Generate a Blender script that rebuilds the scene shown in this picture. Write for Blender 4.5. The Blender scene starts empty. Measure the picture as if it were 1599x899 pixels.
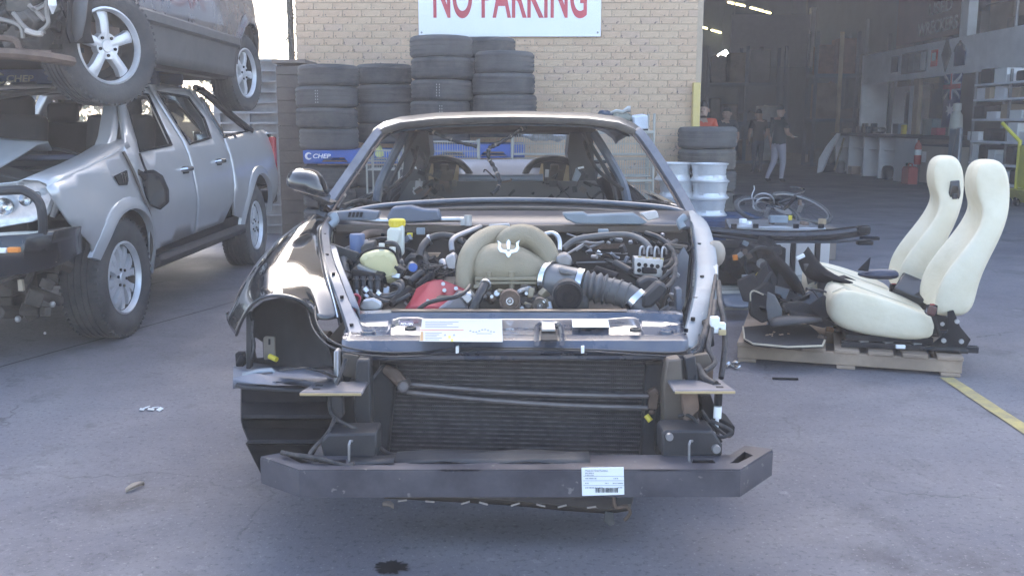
import bpy, bmesh, math, random
from mathutils import Vector, Matrix, Euler
from mathutils.geometry import delaunay_2d_cdt
C = bpy.context
SC = C.scene
COL = SC.collection
R = math.radians
rnd = random.Random(7)

# ---------------------------------------------------------------- camera
H, FPX, PITCH = 1.36, 1500.0, R(9.72)
cam = bpy.data.cameras.new('camera')
cam.sensor_width = 36.0
cam.lens = FPX / 1599 * 36.0
cam.clip_start, cam.clip_end = 0.05, 600
cam_o = bpy.data.objects.new('camera', cam)
cam_o.location = (0, 0, H)
cam_o.rotation_euler = (math.pi / 2 - PITCH, 0, 0)
COL.objects.link(cam_o)
SC.camera = cam_o

# ---------------------------------------------------------------- sky and sun
SUN_EL, SUN_AZ = R(33), R(3.5)          # sun ahead of the camera, a little to the right
W = bpy.data.worlds.new('World'); SC.world = W; W.use_nodes = True
wn = W.node_tree.nodes; wl = W.node_tree.links
wn.clear()
sky = wn.new('ShaderNodeTexSky'); sky.sky_type = 'NISHITA'; sky.sun_disc = False
sky.sun_elevation = SUN_EL; sky.sun_rotation = SUN_AZ
sky.air_density = 1.0; sky.dust_density = 3.0; sky.ozone_density = 1.0
bg = wn.new('ShaderNodeBackground'); bg.inputs[1].default_value = 0.13
wo = wn.new('ShaderNodeOutputWorld')
wl.new(sky.outputs[0], bg.inputs[0]); wl.new(bg.outputs[0], wo.inputs[0])
sun = bpy.data.lights.new('sun', 'SUN'); sun.energy = 3.6; sun.angle = R(0.55); sun.color = (1.0, .93, .82)
sun_o = bpy.data.objects.new('sun', sun); COL.objects.link(sun_o)
sdir = Vector((math.sin(SUN_AZ) * math.cos(SUN_EL), math.cos(SUN_AZ) * math.cos(SUN_EL), math.sin(SUN_EL)))
sun_o.rotation_euler = (-sdir).to_track_quat('-Z', 'Y').to_euler()
sun_o.location = (2, -4, 12)
SC.view_settings.view_transform = 'Standard'; SC.view_settings.look = 'None'
SC.view_settings.exposure = 2.7; SC.view_settings.gamma = 1.0

# ---------------------------------------------------------------- placing helpers (photo pixel + distance -> point in the yard)
def P(px, py, Y):
    x = (px - 799.5) / FPX; u = -(py - 449.5) / FPX
    d = Vector((x, math.cos(PITCH) + u * math.sin(PITCH), -math.sin(PITCH) + u * math.cos(PITCH)))
    t = Y / d.y
    return Vector((d.x * t, Y, H + d.z * t))
def G(px, py, z=0.0):
    x = (px - 799.5) / FPX; u = -(py - 449.5) / FPX
    d = Vector((x, math.cos(PITCH) + u * math.sin(PITCH), -math.sin(PITCH) + u * math.cos(PITCH)))
    t = (z - H) / d.z
    return Vector((d.x * t, d.y * t, z))

# ---------------------------------------------------------------- materials
MATS = {}
def mat(name, col, rough=.5, metal=0.0, var=.12, scale=6.0, bump=0.0, bscale=60.0, coat=0.0, dirt=None, dscale=2.5, damt=.5,
        emit=None, estr=0.0, trans=0.0, spec=.5, dirt_rough=None, ior=1.45, dthr=.5, speck=None):
    if name in MATS: return MATS[name]
    m = bpy.data.materials.new(name); m.use_nodes = True
    nt = m.node_tree; n = nt.nodes; l = nt.links
    b = n['Principled BSDF']
    b.inputs['Roughness'].default_value = rough
    b.inputs['Metallic'].default_value = metal
    b.inputs['Specular IOR Level'].default_value = spec
    b.inputs['IOR'].default_value = ior
    if coat: b.inputs['Coat Weight'].default_value = coat; b.inputs['Coat Roughness'].default_value = .03
    if trans: b.inputs['Transmission Weight'].default_value = trans
    if emit:
        b.inputs['Emission Color'].default_value = (*emit, 1); b.inputs['Emission Strength'].default_value = estr
    tc = n.new('ShaderNodeTexCoord')
    no = n.new('ShaderNodeTexNoise'); no.inputs['Scale'].default_value = scale; no.inputs['Detail'].default_value = 6
    l.new(tc.outputs['Object'], no.inputs['Vector'])
    mx = n.new('ShaderNodeMix'); mx.data_type = 'RGBA'
    mx.inputs[6].default_value = (*[max(0, c * (1 - var)) for c in col], 1)
    mx.inputs[7].default_value = (*[min(1, c * (1 + var)) for c in col], 1)
    mr = n.new('ShaderNodeMapRange'); mr.inputs[1].default_value = .3; mr.inputs[2].default_value = .7
    l.new(no.outputs[0], mr.inputs[0]); l.new(mr.outputs[0], mx.inputs[0])
    out = mx.outputs[2]
    if dirt:
        n2 = n.new('ShaderNodeTexNoise'); n2.inputs['Scale'].default_value = dscale; n2.inputs['Detail'].default_value = 8
        n2.inputs['Roughness'].default_value = .65
        l.new(tc.outputs['Object'], n2.inputs['Vector'])
        m2 = n.new('ShaderNodeMapRange'); m2.inputs[1].default_value = dthr - .12; m2.inputs[2].default_value = dthr + .15
        m2.inputs[4].default_value = damt
        l.new(n2.outputs[0], m2.inputs[0])
        mx2 = n.new('ShaderNodeMix'); mx2.data_type = 'RGBA'
        l.new(m2.outputs[0], mx2.inputs[0]); l.new(out, mx2.inputs[6]); mx2.inputs[7].default_value = (*dirt, 1)
        out = mx2.outputs[2]
        if dirt_rough is not None:
            m3 = n.new('ShaderNodeMapRange'); m3.inputs[1].default_value = 0; m3.inputs[2].default_value = 1
            m3.inputs[3].default_value = rough; m3.inputs[4].default_value = dirt_rough
            l.new(m2.outputs[0], m3.inputs[0]); l.new(m3.outputs[0], b.inputs['Roughness'])
    if speck:
        v = n.new('ShaderNodeTexNoise'); v.inputs['Scale'].default_value = speck[1]; v.inputs['Detail'].default_value = 3
        l.new(tc.outputs['Object'], v.inputs['Vector'])
        m4 = n.new('ShaderNodeMapRange'); m4.inputs[1].default_value = speck[2]; m4.inputs[2].default_value = speck[2] + .05; m4.inputs[4].default_value = speck[3]
        l.new(v.outputs[0], m4.inputs[0])
        mx3 = n.new('ShaderNodeMix'); mx3.data_type = 'RGBA'
        l.new(m4.outputs[0], mx3.inputs[0]); l.new(out, mx3.inputs[6]); mx3.inputs[7].default_value = (*speck[0], 1)
        out = mx3.outputs[2]
    l.new(out, b.inputs['Base Color'])
    if bump:
        n3 = n.new('ShaderNodeTexNoise'); n3.inputs['Scale'].default_value = bscale; n3.inputs['Detail'].default_value = 5
        l.new(tc.outputs['Object'], n3.inputs['Vector'])
        bp = n.new('ShaderNodeBump'); bp.inputs['Strength'].default_value = bump; bp.inputs['Distance'].default_value = .01
        l.new(n3.outputs[0], bp.inputs['Height']); l.new(bp.outputs[0], b.inputs['Normal'])
    MATS[name] = m
    return m

M_black_paint = mat('black_car_paint', (.012, .013, .016), .12, 0, .2, coat=1.0, dirt=(.10, .095, .09), dscale=3, damt=.35, dirt_rough=.5, dthr=.55)
M_slam = mat('dusty_dark_blue_paint', (.045, .058, .09), .2, 0, .2, coat=.8, dirt=(.16, .15, .15), dscale=5, damt=.5, dirt_rough=.6)
M_silver_paint = mat('silver_truck_paint', (.54, .53, .525), .30, .40, .03, coat=.6, dirt=(.47, .455, .43), dscale=1.6, damt=.3, dthr=.55)
M_grey_paint = mat('dark_grey_paint', (.085, .08, .095), .25, .3, .1, coat=.6, dirt=(.15, .14, .14), dscale=2, damt=.4, dirt_rough=.42)
M_clad = mat('grey_cladding_plastic', (.09, .088, .09), .6, 0, .12, dirt=(.16, .15, .14), damt=.5)
M_plastic = mat('black_plastic', (.011, .011, .014), .6, 0, .3, 9, bump=.12, bscale=140, dirt=(.042, .04, .038), dscale=6, damt=.4, spec=.12)
M_plastic2 = mat('faded_black_plastic', (.028, .028, .032), .5, 0, .2, 8, bump=.1, bscale=160, dirt=(.07, .066, .063), damt=.45, spec=.35)
M_gloss = mat('gloss_black_plastic', (.008, .009, .012), .2, 0, .2, coat=.4, dirt=(.05, .05, .05), damt=.3)
M_rubber = mat('tyre_rubber', (.045, .045, .048), .82, 0, .18, 5, bump=.25, bscale=90, dirt=(.13, .12, .108), dscale=4, damt=.6)
M_rubber2 = mat('dusty_tyre_rubber', (.065, .064, .066), .85, 0, .18, 4, bump=.25, bscale=90, dirt=(.14, .132, .12), dscale=3, damt=.55)
M_hose = mat('black_hose_rubber', (.014, .014, .017), .4, 0, .2, dirt=(.07, .063, .058), damt=.4)
M_alloy = mat('silver_alloy', (.74, .74, .75), .34, .45, .06, dirt=(.30, .28, .26), dscale=6, damt=.35, dirt_rough=.6)
M_alloy2 = mat('bare_alloy', (.52, .53, .55), .36, .9, .08, dirt=(.25, .23, .22), dscale=9, damt=.45, dirt_rough=.6)
M_chrome = mat('bright_steel', (.68, .69, .7), .2, 1, .06, dirt=(.3, .28, .26), dscale=8, damt=.3)
M_steel = mat('grey_steel', (.32, .32, .33), .45, .7, .15, dirt=(.2, .15, .11), dscale=8, damt=.4)
M_rust = mat('rusty_steel', (.16, .105, .075), .75, .2, .3, 14, bump=.25, bscale=90, dirt=(.09, .075, .065), damt=.6)
M_brown = mat('grimy_brown_metal', (.12, .095, .075), .6, .2, .3, 10, dirt=(.06, .055, .05), damt=.6)
M_cream = mat('cream_leather', (.77, .685, .51), .5, 0, .04, 3, bump=.22, bscale=38, dirt=(.58, .47, .28), dscale=2.6, damt=.55)
M_wood = mat('pallet_wood', (.36, .265, .19), .8, 0, .25, 5, bump=.3, bscale=40, dirt=(.22, .17, .13), dscale=3, damt=.6)
M_wood_old = mat('weathered_wood', (.22, .18, .15), .85, 0, .25, 5, bump=.3, bscale=40, dirt=(.12, .1, .09), damt=.6)
M_blue = mat('blue_pallet_paint', (.045, .13, .46), .65, 0, .15, 6, bump=.2, bscale=50, dirt=(.10, .12, .22), dscale=5, damt=.5)
M_white = mat('white_card', (.82, .82, .81), .5, 0, .02, 3)
M_label = mat('label_sheet', (.50, .515, .49), .35, 0, .03, 3)
M_ink = mat('grey_ink', (.25, .25, .28), .6, 0, .1)
M_black_ink = mat('black_ink', (.03, .03, .03), .6, 0, .1)
M_red = mat('red_cam_paint', (.42, .025, .04), .4, 0, .15, dirt=(.2, .05, .05), damt=.4)
M_manifold = mat('cast_alloy_dusty', (.30, .255, .175), .55, .15, .14, 14, bump=.3, bscale=220, dirt=(.19, .145, .085), dscale=7, damt=.6)
M_tank = mat('yellowed_tank_plastic', (.62, .56, .30), .35, 0, .08, dirt=(.42, .36, .2), damt=.4)
M_whitepl = mat('white_reservoir_plastic', (.62, .62, .56), .4, 0, .08, dirt=(.4, .38, .3), damt=.4)
M_yellow = mat('yellow_plastic', (.72, .56, .05), .4, 0, .08, dirt=(.4, .32, .06), damt=.3)
M_primer = mat('pale_grey_primer', (.22, .255, .285), .45, .1, .1, dirt=(.16, .175, .19), dscale=7, damt=.5)
M_core = mat('radiator_fin_metal', (.075, .07, .075), .65, .3, .2, 40, bump=.5, bscale=260, dirt=(.14, .125, .12), dscale=9, damt=.5)
M_glass = mat('window_glass', (.75, .82, .8), .03, 0, .02, trans=1.0)
M_tint = mat('tinted_glass', (.10, .12, .115), .05, 0, .02, spec=.8)
M_lens = mat('headlamp_lens', (.80, .84, .88), .08, .25, .25, 22, coat=.8)
M_orange = mat('orange_lens', (.75, .24, .04), .3, 0, .1)
M_redl = mat('red_lens', (.40, .03, .03), .25, 0, .1)
M_wire = mat('dark_loom_tape', (.018, .017, .019), .6, 0, .3, 30, dirt=(.12, .095, .08), dscale=30, damt=.6, dthr=.58)
M_paper = mat('crumpled_paper', (.72, .72, .72), .8, 0, .06)

# ---------------------------------------------------------------- objects
ORG = {}
def T(name, label, cat, loc=(0, 0, 0), group=None, rz=0.0, world=True):
    o = bpy.data.objects.new(name, None); COL.objects.link(o)
    o.empty_display_size = .2
    o.location = loc; o.rotation_euler = (0, 0, rz)
    o['label'] = label; o['category'] = cat
    if group: o['group'] = group
    ORG[o] = Vector(loc) if world else Vector((0, 0, 0))
    return o
def tag(o, label, cat, group=None):
    o['label'] = label; o['category'] = cat
    if group: o['group'] = group
    return o
def link_copy(o, parent=None):
    c = o.copy(); COL.objects.link(c)
    if parent is not None: c.parent = parent
    for ch in list(o.children): link_copy(ch, c)
    return c
def dup(root, loc, rot=None, label=None, group=None, scale=None):
    c = link_copy(root); c.location = loc
    if rot is not None: c.rotation_euler = rot
    if label: c['label'] = label
    if group: c['group'] = group
    if scale: c.scale = scale
    return c

class MB:
    """collects shapes, then links them as ONE mesh object"""
    def __init__(s): s.v = []; s.f = []; s.mi = []; s.m = 0
    def add(s, vs, fs):
        b = len(s.v); s.v += [Vector(v) for v in vs]
        for f in fs: s.f.append([b + i for i in f]); s.mi.append(s.m)
        return s
    def box(s, c, d, rot=None, taper=None):
        x, y, z = [q / 2 for q in d]
        vs = [Vector((sx * x, sy * y, sz * z)) for sz in (-1, 1) for sy in (-1, 1) for sx in (-1, 1)]
        if taper:
            for i in range(4, 8): vs[i].x *= taper; vs[i].y *= taper
        if rot is not None:
            mm = Euler(rot).to_matrix() if not isinstance(rot, Matrix) else rot
            vs = [mm @ v for v in vs]
        c = Vector(c)
        return s.add([v + c for v in vs], [(0, 2, 3, 1), (4, 5, 7, 6), (0, 1, 5, 4), (2, 6, 7, 3), (0, 4, 6, 2), (1, 3, 7, 5)])
    def bz(s, x0, x1, y0, y1, z0, z1):
        return s.box(((x0 + x1) / 2, (y0 + y1) / 2, (z0 + z1) / 2), (abs(x1 - x0), abs(y1 - y0), abs(z1 - z0)))
    def tube(s, pts, r, n=8, closed=False, cap=True, flat=1.0, up=None):
        pts = [Vector(p) for p in pts]; k = len(pts)
        rs = r if isinstance(r, (list, tuple)) else [r] * k
        rings = []; prev = None
        for i, p in enumerate(pts):
            a = pts[i - 1] if (i > 0 or closed) else pts[i]
            b = pts[(i + 1) % k] if (i < k - 1 or closed) else pts[i]
            t = (b - a)
            t = t.normalized() if t.length > 1e-9 else Vector((0, 0, 1))
            if prev is None:
                ref = Vector(up) if up else (Vector((0, 0, 1)) if abs(t.z) < .9 else Vector((1, 0, 0)))
                u = (ref - t * ref.dot(t)).normalized()
            else:
                u = (prev - t * prev.dot(t))
                u = u.normalized() if u.length > 1e-6 else prev
            prev = u; w = t.cross(u)
            rings.append([p + (u * math.cos(2 * math.pi * j / n) * flat + w * math.sin(2 * math.pi * j / n)) * rs[i] for j in range(n)])
        return s.loft(rings, closed, cap)
    def loft(s, rings, closed=False, cap=True, ringclosed=True):
        n = len(rings[0]); k = len(rings)
        vs = [v for r in rings for v in r]; fs = []
        for i in range(k if closed else k - 1):
            i2 = (i + 1) % k
            for j in range(n if ringclosed else n - 1):
                j2 = (j + 1) % n
                fs.append((i * n + j, i * n + j2, i2 * n + j2, i2 * n + j))
        if cap and not closed and ringclosed:
            fs.append(tuple(range(n - 1, -1, -1))); fs.append(tuple((k - 1) * n + j for j in range(n)))
        return s.add(vs, fs)
    def lathe(s, prof, c=(0, 0, 0), axis=(0, 0, 1), n=24, closed=False, cap=False):
        ax = Vector(axis).normalized()
        u = ax.orthogonal().normalized(); w = ax.cross(u); c = Vector(c)
        rings = [[c + ax * h + (u * math.cos(2 * math.pi * j / n) + w * math.sin(2 * math.pi * j / n)) * r for j in range(n)] for r, h in prof]
        return s.loft(rings, closed, cap)
    def cyl(s, a, b, r, n=12, r2=None): return s.tube([a, b], [r, r if r2 is None else r2], n)
    def prism(s, pts, off):
        """polygon pts (3-D) extruded by the vector off"""
        k = len(pts); pts = [Vector(p) for p in pts]; off = Vector(off)
        vs = pts + [p + off for p in pts]
        fs = [tuple(range(k - 1, -1, -1)), tuple(range(k, 2 * k))] + [(i, (i + 1) % k, k + (i + 1) % k, k + i) for i in range(k)]
        return s.add(vs, fs)
    def grid(s, rows):
        return s.loft(rows, False, False, False)
    def sphere(s, c, r, n=12, k=8):
        c = Vector(c); r = Vector(r) if not isinstance(r, (int, float)) else Vector((r, r, r))
        rings = []
        for i in range(1, k):
            a = math.pi * i / k
            rings.append([c + Vector((r.x * math.sin(a) * math.cos(2 * math.pi * j / n), r.y * math.sin(a) * math.sin(2 * math.pi * j / n), -r.z * math.cos(a))) for j in range(n)])
        return s.loft(rings)
    def build(s, name, m, parent=None, smooth=35, bevel=0, seg=2, sub=0, solid=0, kind=None, label=None, jit=0.0):
        o0 = ORG.get(parent, Vector((0, 0, 0))) if parent is not None else Vector((0, 0, 0))
        if jit:
            s.v = [v + Vector((rnd.uniform(-jit, jit), rnd.uniform(-jit, jit), rnd.uniform(-jit, jit))) for v in s.v]
        me = bpy.data.meshes.new(name)
        me.from_pydata([v - o0 for v in s.v], [], s.f)
        ms = m if isinstance(m, (list, tuple)) else [m]
        for q in ms: me.materials.append(q)
        if len(ms) > 1: me.polygons.foreach_set('material_index', s.mi)
        bm = bmesh.new(); bm.from_mesh(me); bmesh.ops.recalc_face_normals(bm, faces=bm.faces); bm.to_mesh(me); bm.free()
        if smooth:
            me.polygons.foreach_set('use_smooth', [True] * len(me.polygons))
            me.set_sharp_from_angle(angle=R(smooth))
        o = bpy.data.objects.new(name, me); COL.objects.link(o)
        if parent is not None: o.parent = parent; ORG[o] = o0
        if sub:
            q = o.modifiers.new('s', 'SUBSURF'); q.levels = q.render_levels = sub; q.boundary_smooth = 'PRESERVE_CORNERS'
        if solid:
            q = o.modifiers.new('t', 'SOLIDIFY'); q.thickness = solid; q.offset = 0
        if bevel:
            q = o.modifiers.new('b', 'BEVEL'); q.width = bevel; q.segments = seg; q.limit_method = 'ANGLE'; q.angle_limit = R(40)
            q.harden_normals = False
        if kind: o['kind'] = kind
        if label: o['label'] = label
        me.update()
        return o

def struct(name, mb, m, **k):
    return mb.build(name, m, None, kind='structure', **k)

def spline(pts, n=6, closed=False):
    """Catmull-Rom through the points"""
    pts = [Vector(p) for p in pts]; out = []; k = len(pts)
    for i in range(k if closed else k - 1):
        p0 = pts[i - 1] if (i > 0 or closed) else pts[i]; p1 = pts[i]; p2 = pts[(i + 1) % k]
        p3 = pts[(i + 2) % k] if (i + 2 < k or closed) else p2
        for j in range(n):
            t = j / n
            out.append(.5 * ((2 * p1) + (p2 - p0) * t + (2 * p0 - 5 * p1 + 4 * p2 - p3) * t * t + (3 * p1 - p0 - 3 * p2 + p3) * t ** 3))
    if not closed: out.append(pts[-1])
    return out

def inpoly(p, poly):
    x, y = p; c = False; k = len(poly)
    for i in range(k):
        x1, y1 = poly[i]; x2, y2 = poly[i - 1]
        if (y1 > y) != (y2 > y) and x < (x2 - x1) * (y - y1) / (y2 - y1) + x1: c = not c
    return c
def panel(outline, holes, step, fn):
    """flat outline with holes (2-D), filled with a grid of points and bent by fn(u, v) -> 3-D; returns MB"""
    vs = []; es = []
    def dens(poly):
        out = []
        for i in range(len(poly)):
            a = Vector(poly[i]); b = Vector(poly[(i + 1) % len(poly)])
            q = max(1, int((b - a).length / step))
            out += [a.lerp(b, j / q) for j in range(q)]
        return out
    polys = [dens(outline)] + [dens(h) for h in holes]
    for pl in polys:
        b = len(vs); vs += pl; es += [(b + i, b + (i + 1) % len(pl)) for i in range(len(pl))]
    xs = [p[0] for p in outline]; ys = [p[1] for p in outline]
    allp = [p for pl in polys for p in pl]
    y = min(ys) + step / 2
    while y < max(ys):
        x = min(xs) + step / 2
        while x < max(xs):
            if inpoly((x, y), outline) and not any(inpoly((x, y), h) for h in holes):
                q = Vector((x, y))
                if all((q - p).length > step * .45 for p in allp): vs.append(q)
            x += step
        y += step
    v, e, f, *_ = delaunay_2d_cdt(vs, es, [], 0, 1e-5)
    mb = MB(); fs = []
    for t in f:
        c = sum((v[i] for i in t), Vector((0, 0))) / len(t)
        if inpoly(c, outline) and not any(inpoly(c, h) for h in holes): fs.append(tuple(t))
    mb.add([fn(q.x, q.y) for q in v], fs)
    return mb
def arc(cx, cy, r, a0, a1, n, ry=None):
    ry = ry or r
    return [(cx + r * math.cos(R(a0 + (a1 - a0) * i / n)), cy + ry * math.sin(R(a0 + (a1 - a0) * i / n))) for i in range(n + 1)]
def text_obj(name, body, m, parent, loc, rot, width, height, depth=.004, bold=.0, italic=0.0):
    cu = bpy.data.curves.new(name, 'FONT'); cu.body = body; cu.size = 1; cu.extrude = .5; cu.offset = bold; cu.shear = italic
    t = bpy.data.objects.new(name + '_tmp', cu); COL.objects.link(t)
    dg = C.evaluated_depsgraph_get(); dg.update()
    me = bpy.data.meshes.new_from_object(t.evaluated_get(dg))
    bpy.data.objects.remove(t); bpy.data.curves.remove(cu)
    xs = [v.co.x for v in me.vertices]; ys = [v.co.y for v in me.vertices]
    x0, x1, y0, y1 = min(xs), max(xs), min(ys), max(ys)
    rm = Euler(rot).to_matrix() if not isinstance(rot, Matrix) else rot
    o0 = ORG.get(parent, Vector((0, 0, 0)))
    for v in me.vertices:
        q = Vector(((v.co.x - x0) / (x1 - x0) * width, (v.co.y - y0) / (y1 - y0) * height, v.co.z * depth))
        v.co = rm @ q + Vector(loc) - o0
    me.materials.clear(); me.materials.append(m)
    o = bpy.data.objects.new(name, me); COL.objects.link(o)
    if parent is not None: o.parent = parent; ORG[o] = o0
    return o
# ================================================================ GROUND
def ground_mat():
    m = bpy.data.materials.new('worn_yard_concrete'); m.use_nodes = True
    nt = m.node_tree; n = nt.nodes; l = nt.links; b = n['Principled BSDF']
    tc = n.new('ShaderNodeTexCoord')
    def noise(sc, det=6, ro=.55):
        q = n.new('ShaderNodeTexNoise'); q.inputs['Scale'].default_value = sc; q.inputs['Detail'].default_value = det; q.inputs['Roughness'].default_value = ro
        l.new(tc.outputs['Object'], q.inputs['Vector']); return q.outputs[0]
    def rng(s, a, b_, c=0, d=1):
        q = n.new('ShaderNodeMapRange'); q.inputs[1].default_value = a; q.inputs[2].default_value = b_; q.inputs[3].default_value = c; q.inputs[4].default_value = d
        l.new(s, q.inputs[0]); return q.outputs[0]
    def mix(f, a, c):
        q = n.new('ShaderNodeMix'); q.data_type = 'RGBA'; l.new(f, q.inputs[0])
        if isinstance(a, tuple): q.inputs[6].default_value = (*a, 1)
        else: l.new(a, q.inputs[6])
        if isinstance(c, tuple): q.inputs[7].default_value = (*c, 1)
        else: l.new(c, q.inputs[7])
        return q.outputs[2]
    base = mix(rng(noise(.55, 8, .6), .35, .68), (.104, .098, .115), (.178, .169, .182))
    base = mix(rng(noise(2.3, 8, .7), .48, .72, 0, .55), base, (.19, .185, .19))       # pale scuffed patches
    base = mix(rng(noise(1.1, 9, .7),   .54, .68, 0, .8), base, (.052, .048, .056))       # old oil stains
    base = mix(rng(noise(42, 4, .7), .54, .66, 0, .6), base, (.045, .044, .048))              # aggregate, dark
    base = mix(rng(noise(62, 3, .7), .60, .68, 0, .6), base, (.27, .26, .26))              # aggregate, pale
    base = mix(rng(noise(5.5, 5, .6), .665, .70, 0, .4), base, (.25, .245, .245))        # small pale scuffs
    vo = n.new('ShaderNodeTexVoronoi'); vo.feature = 'DISTANCE_TO_EDGE'; vo.inputs['Scale'].default_value = .42
    wv = n.new('ShaderNodeVectorMath'); wv.operation = 'MULTIPLY_ADD'; wn2 = n.new('ShaderNodeTexNoise'); wn2.inputs['Scale'].default_value = 1.6; wn2.inputs['Detail'].default_value = 7
    l.new(tc.outputs['Object'], wn2.inputs['Vector']); l.new(wn2.outputs['Color'], wv.inputs[0]); wv.inputs[1].default_value = (.9, .9, .9); l.new(tc.outputs['Object'], wv.inputs[2]); l.new(wv.outputs[0], vo.inputs['Vector'])
    cr = n.new('ShaderNodeMath'); cr.operation = 'MULTIPLY'; l.new(rng(vo.outputs['Distance'], .0, .004, 1, 0), cr.inputs[0]); l.new(rng(noise(.8, 3), .48, .6, 0, .75), cr.inputs[1])
    base = mix(cr.outputs[0], base, (.035, .033, .036))
    base = mix(rng(noise(3.4, 5, .55), .66, .74, 0, .55), base, (.038, .036, .04))
    l.new(base, b.inputs['Base Color'])
    l.new(rng(noise(1.6, 6), .3, .7, .55, .85), b.inputs['Roughness'])
    bp = n.new('ShaderNodeBump'); bp.inputs['Strength'].default_value = .45; bp.inputs['Distance'].default_value = .006
    l.new(noise(70, 6, .7), bp.inputs['Height']); l.new(bp.outputs[0], b.inputs['Normal'])
    return m
gm = MB(); gm.add([(-60, -60, 0), (60, -60, 0), (60, 90, 0), (-60, 90, 0)], [(0, 1, 2, 3)])
struct('ground', gm, ground_mat(), smooth=0)
M_joint = mat('slab_joint_filler', (.05, .048, .05), .9, 0, .3)
jm = MB()
def strip(mb, a, b, w, z, seg=6, wob=.0):
    a = Vector(a); b = Vector(b); t = (b - a).normalized(); nn = Vector((-t.y, t.x, 0)) * w / 2
    rows = []
    for i in range(seg + 1):
        p = a.lerp(b, i / seg); o = nn * rnd.uniform(-wob, wob); 
        rows.append([Vector((p.x + nn.x + o.x, p.y + nn.y + o.y, z)), Vector((p.x - nn.x + o.x, p.y - nn.y + o.y, z))])
    mb.grid(rows)
strip(jm, G(-60, 590), G(330, 482), .016, .004, 24, .25)
strip(jm, G(330, 482), G(470, 440), .012, .004, 12, .3)
strip(jm, G(255, 440), G(-40, 505), .014, .004, 12, .3)
struct('slab_joint', jm, M_joint, smooth=0)
M_line = mat('worn_yellow_line_paint', (.42, .33, .12), .75, 0, .1, dirt=(.2, .18, .13), dscale=14, damt=.75)
lm = MB(); strip(lm, G(1478, 590), G(1650, 704), .075, .005, 10, .06)
struct('painted_line', lm, M_line, smooth=0)
# oil stain, litter
def blob(c, rx, ry, z, n=40, jag=.35, seed=1):
    r = random.Random(seed); mb = MB(); c = Vector(c)
    pts = []
    for i in range(n):
        a = 2 * math.pi * i / n; q = 1 + r.uniform(-jag, jag)
        pts.append(Vector((c.x + rx * q * math.cos(a), c.y + ry * q * math.sin(a), z)))
    return mb.add(pts, [tuple(range(n))])
M_oil = mat('fresh_oil', (.018, .017, .02), .3, 0, .2)
g = G(612, 886)
struct('oil_stain', blob(g, .05, .04, .004, 44, .35, 3), M_oil, smooth=0)
M_leaf = mat('dry_leaf', (.36, .29, .23), .8, 0, .15)
def leaf(name, c, L, w, rz, label, m, cat='leaf'):
    mb = MB(); rows = []
    for i in range(9):
        t = i / 8; ww = w * math.sin(math.pi * min(1, t * .92 + .04)) ** .8
        x = (t - .5) * L; z = .006 + .006 * math.sin(t * 3.0)
        rows.append([Vector((x, -ww / 2, z + .008)), Vector((x, 0, z - .006)), Vector((x, ww / 2, z + .01))])
    mb.grid(rows)
    rot = Matrix.Rotation(rz, 3, 'Z'); mb.v = [rot @ v + Vector(c) for v in mb.v]
    o = mb.build(name, m, None, solid=.0015); tag(o, label, cat); return o
leaf('dry_leaf', G(211, 763), .085, .022, R(62), 'single dry curled leaf on the concrete left of the wrecked black car', M_leaf)
leaf('dry_leaf', G(606, 792), .05, .018, R(-30), 'brown dead leaf lying just below the front beam of the black car', mat('brown_leaf', (.22, .17, .14), .8))
leaf('dry_leaf', G(868, 580), .04, .02, R(10), 'small pale leaf lying under the front of the black car', M_leaf)
pb = MB()
for i in range(5):
    c = G(222 + i * 7, 641 - (i % 2) * 3)
    pb.box(c + Vector((0, 0, .008)), (.028, .02, .004), (rnd.uniform(-.5, .5), rnd.uniform(-.5, .5), rnd.uniform(0, 3)))
tag(pb.build('paper_scrap', M_paper, None), 'torn scrap of white paper on the concrete left of the black car', 'litter')
fb = MB()
for i in range(14):
    c = G(1132 + rnd.uniform(0, 22), 568 + rnd.uniform(0, 9))
    fb.box(c + Vector((0, 0, .012)), (.03, .025, .005), (rnd.uniform(-.7, .7), rnd.uniform(-.7, .7), rnd.uniform(0, 3)))
tag(fb.build('foil_wrapper', M_chrome, None), 'crumpled silver foil wrapper on the ground beside the wooden pallet', 'litter')
sb = MB(); strip(sb, G(1206, 592), G(1246, 593), .02, .006, 3)
tag(sb.build('rubber_strip', M_plastic, None, solid=.008), 'short black rubber strip lying in front of the wooden pallet', 'litter')
for k, (px, py, w) in enumerate([(237, 880, .05), (1427, 716, .05), (655, 890, .03), (1205, 633, .045)]):
    pass

# ================================================================ WORKSHOP BUILDING
YW = 12.4; XL, XR = -2.71, 2.40; ZT = 7.3
bld = T('workshop_building', 'brick workshop with a wide dark roller door opening on its right', 'building', (0, YW, 0))
M_mortar = mat('pale_mortar', (.47, .36, .255), .9, 0, .1, bump=.3)
BR = [mat('salmon_brick', (.58, .40, .262), .85, 0, .10, 9, bump=.35, bscale=60, speck=((.16, .12, .11), 28, .62, .75)),
      mat('tan_brick', (.59, .42, .275), .85, 0, .10, 9, bump=.35, bscale=60, speck=((.2, .15, .13), 30, .64, .7)),
      mat('grey_pink_brick', (.56, .395, .275), .85, 0, .12, 9, bump=.35, bscale=60, speck=((.13, .1, .1), 24, .6, .8))]
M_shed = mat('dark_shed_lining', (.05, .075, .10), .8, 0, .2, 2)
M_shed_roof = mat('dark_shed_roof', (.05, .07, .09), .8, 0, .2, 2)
wb = MB(); wb.bz(XL + .008, XR - .008, YW + .008, YW + .23, 0, ZT)
wb.bz(XL + .008, XL + .23, YW + .23, 46, 0, ZT)
wb.build('wall', M_mortar, bld, smooth=0)
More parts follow.
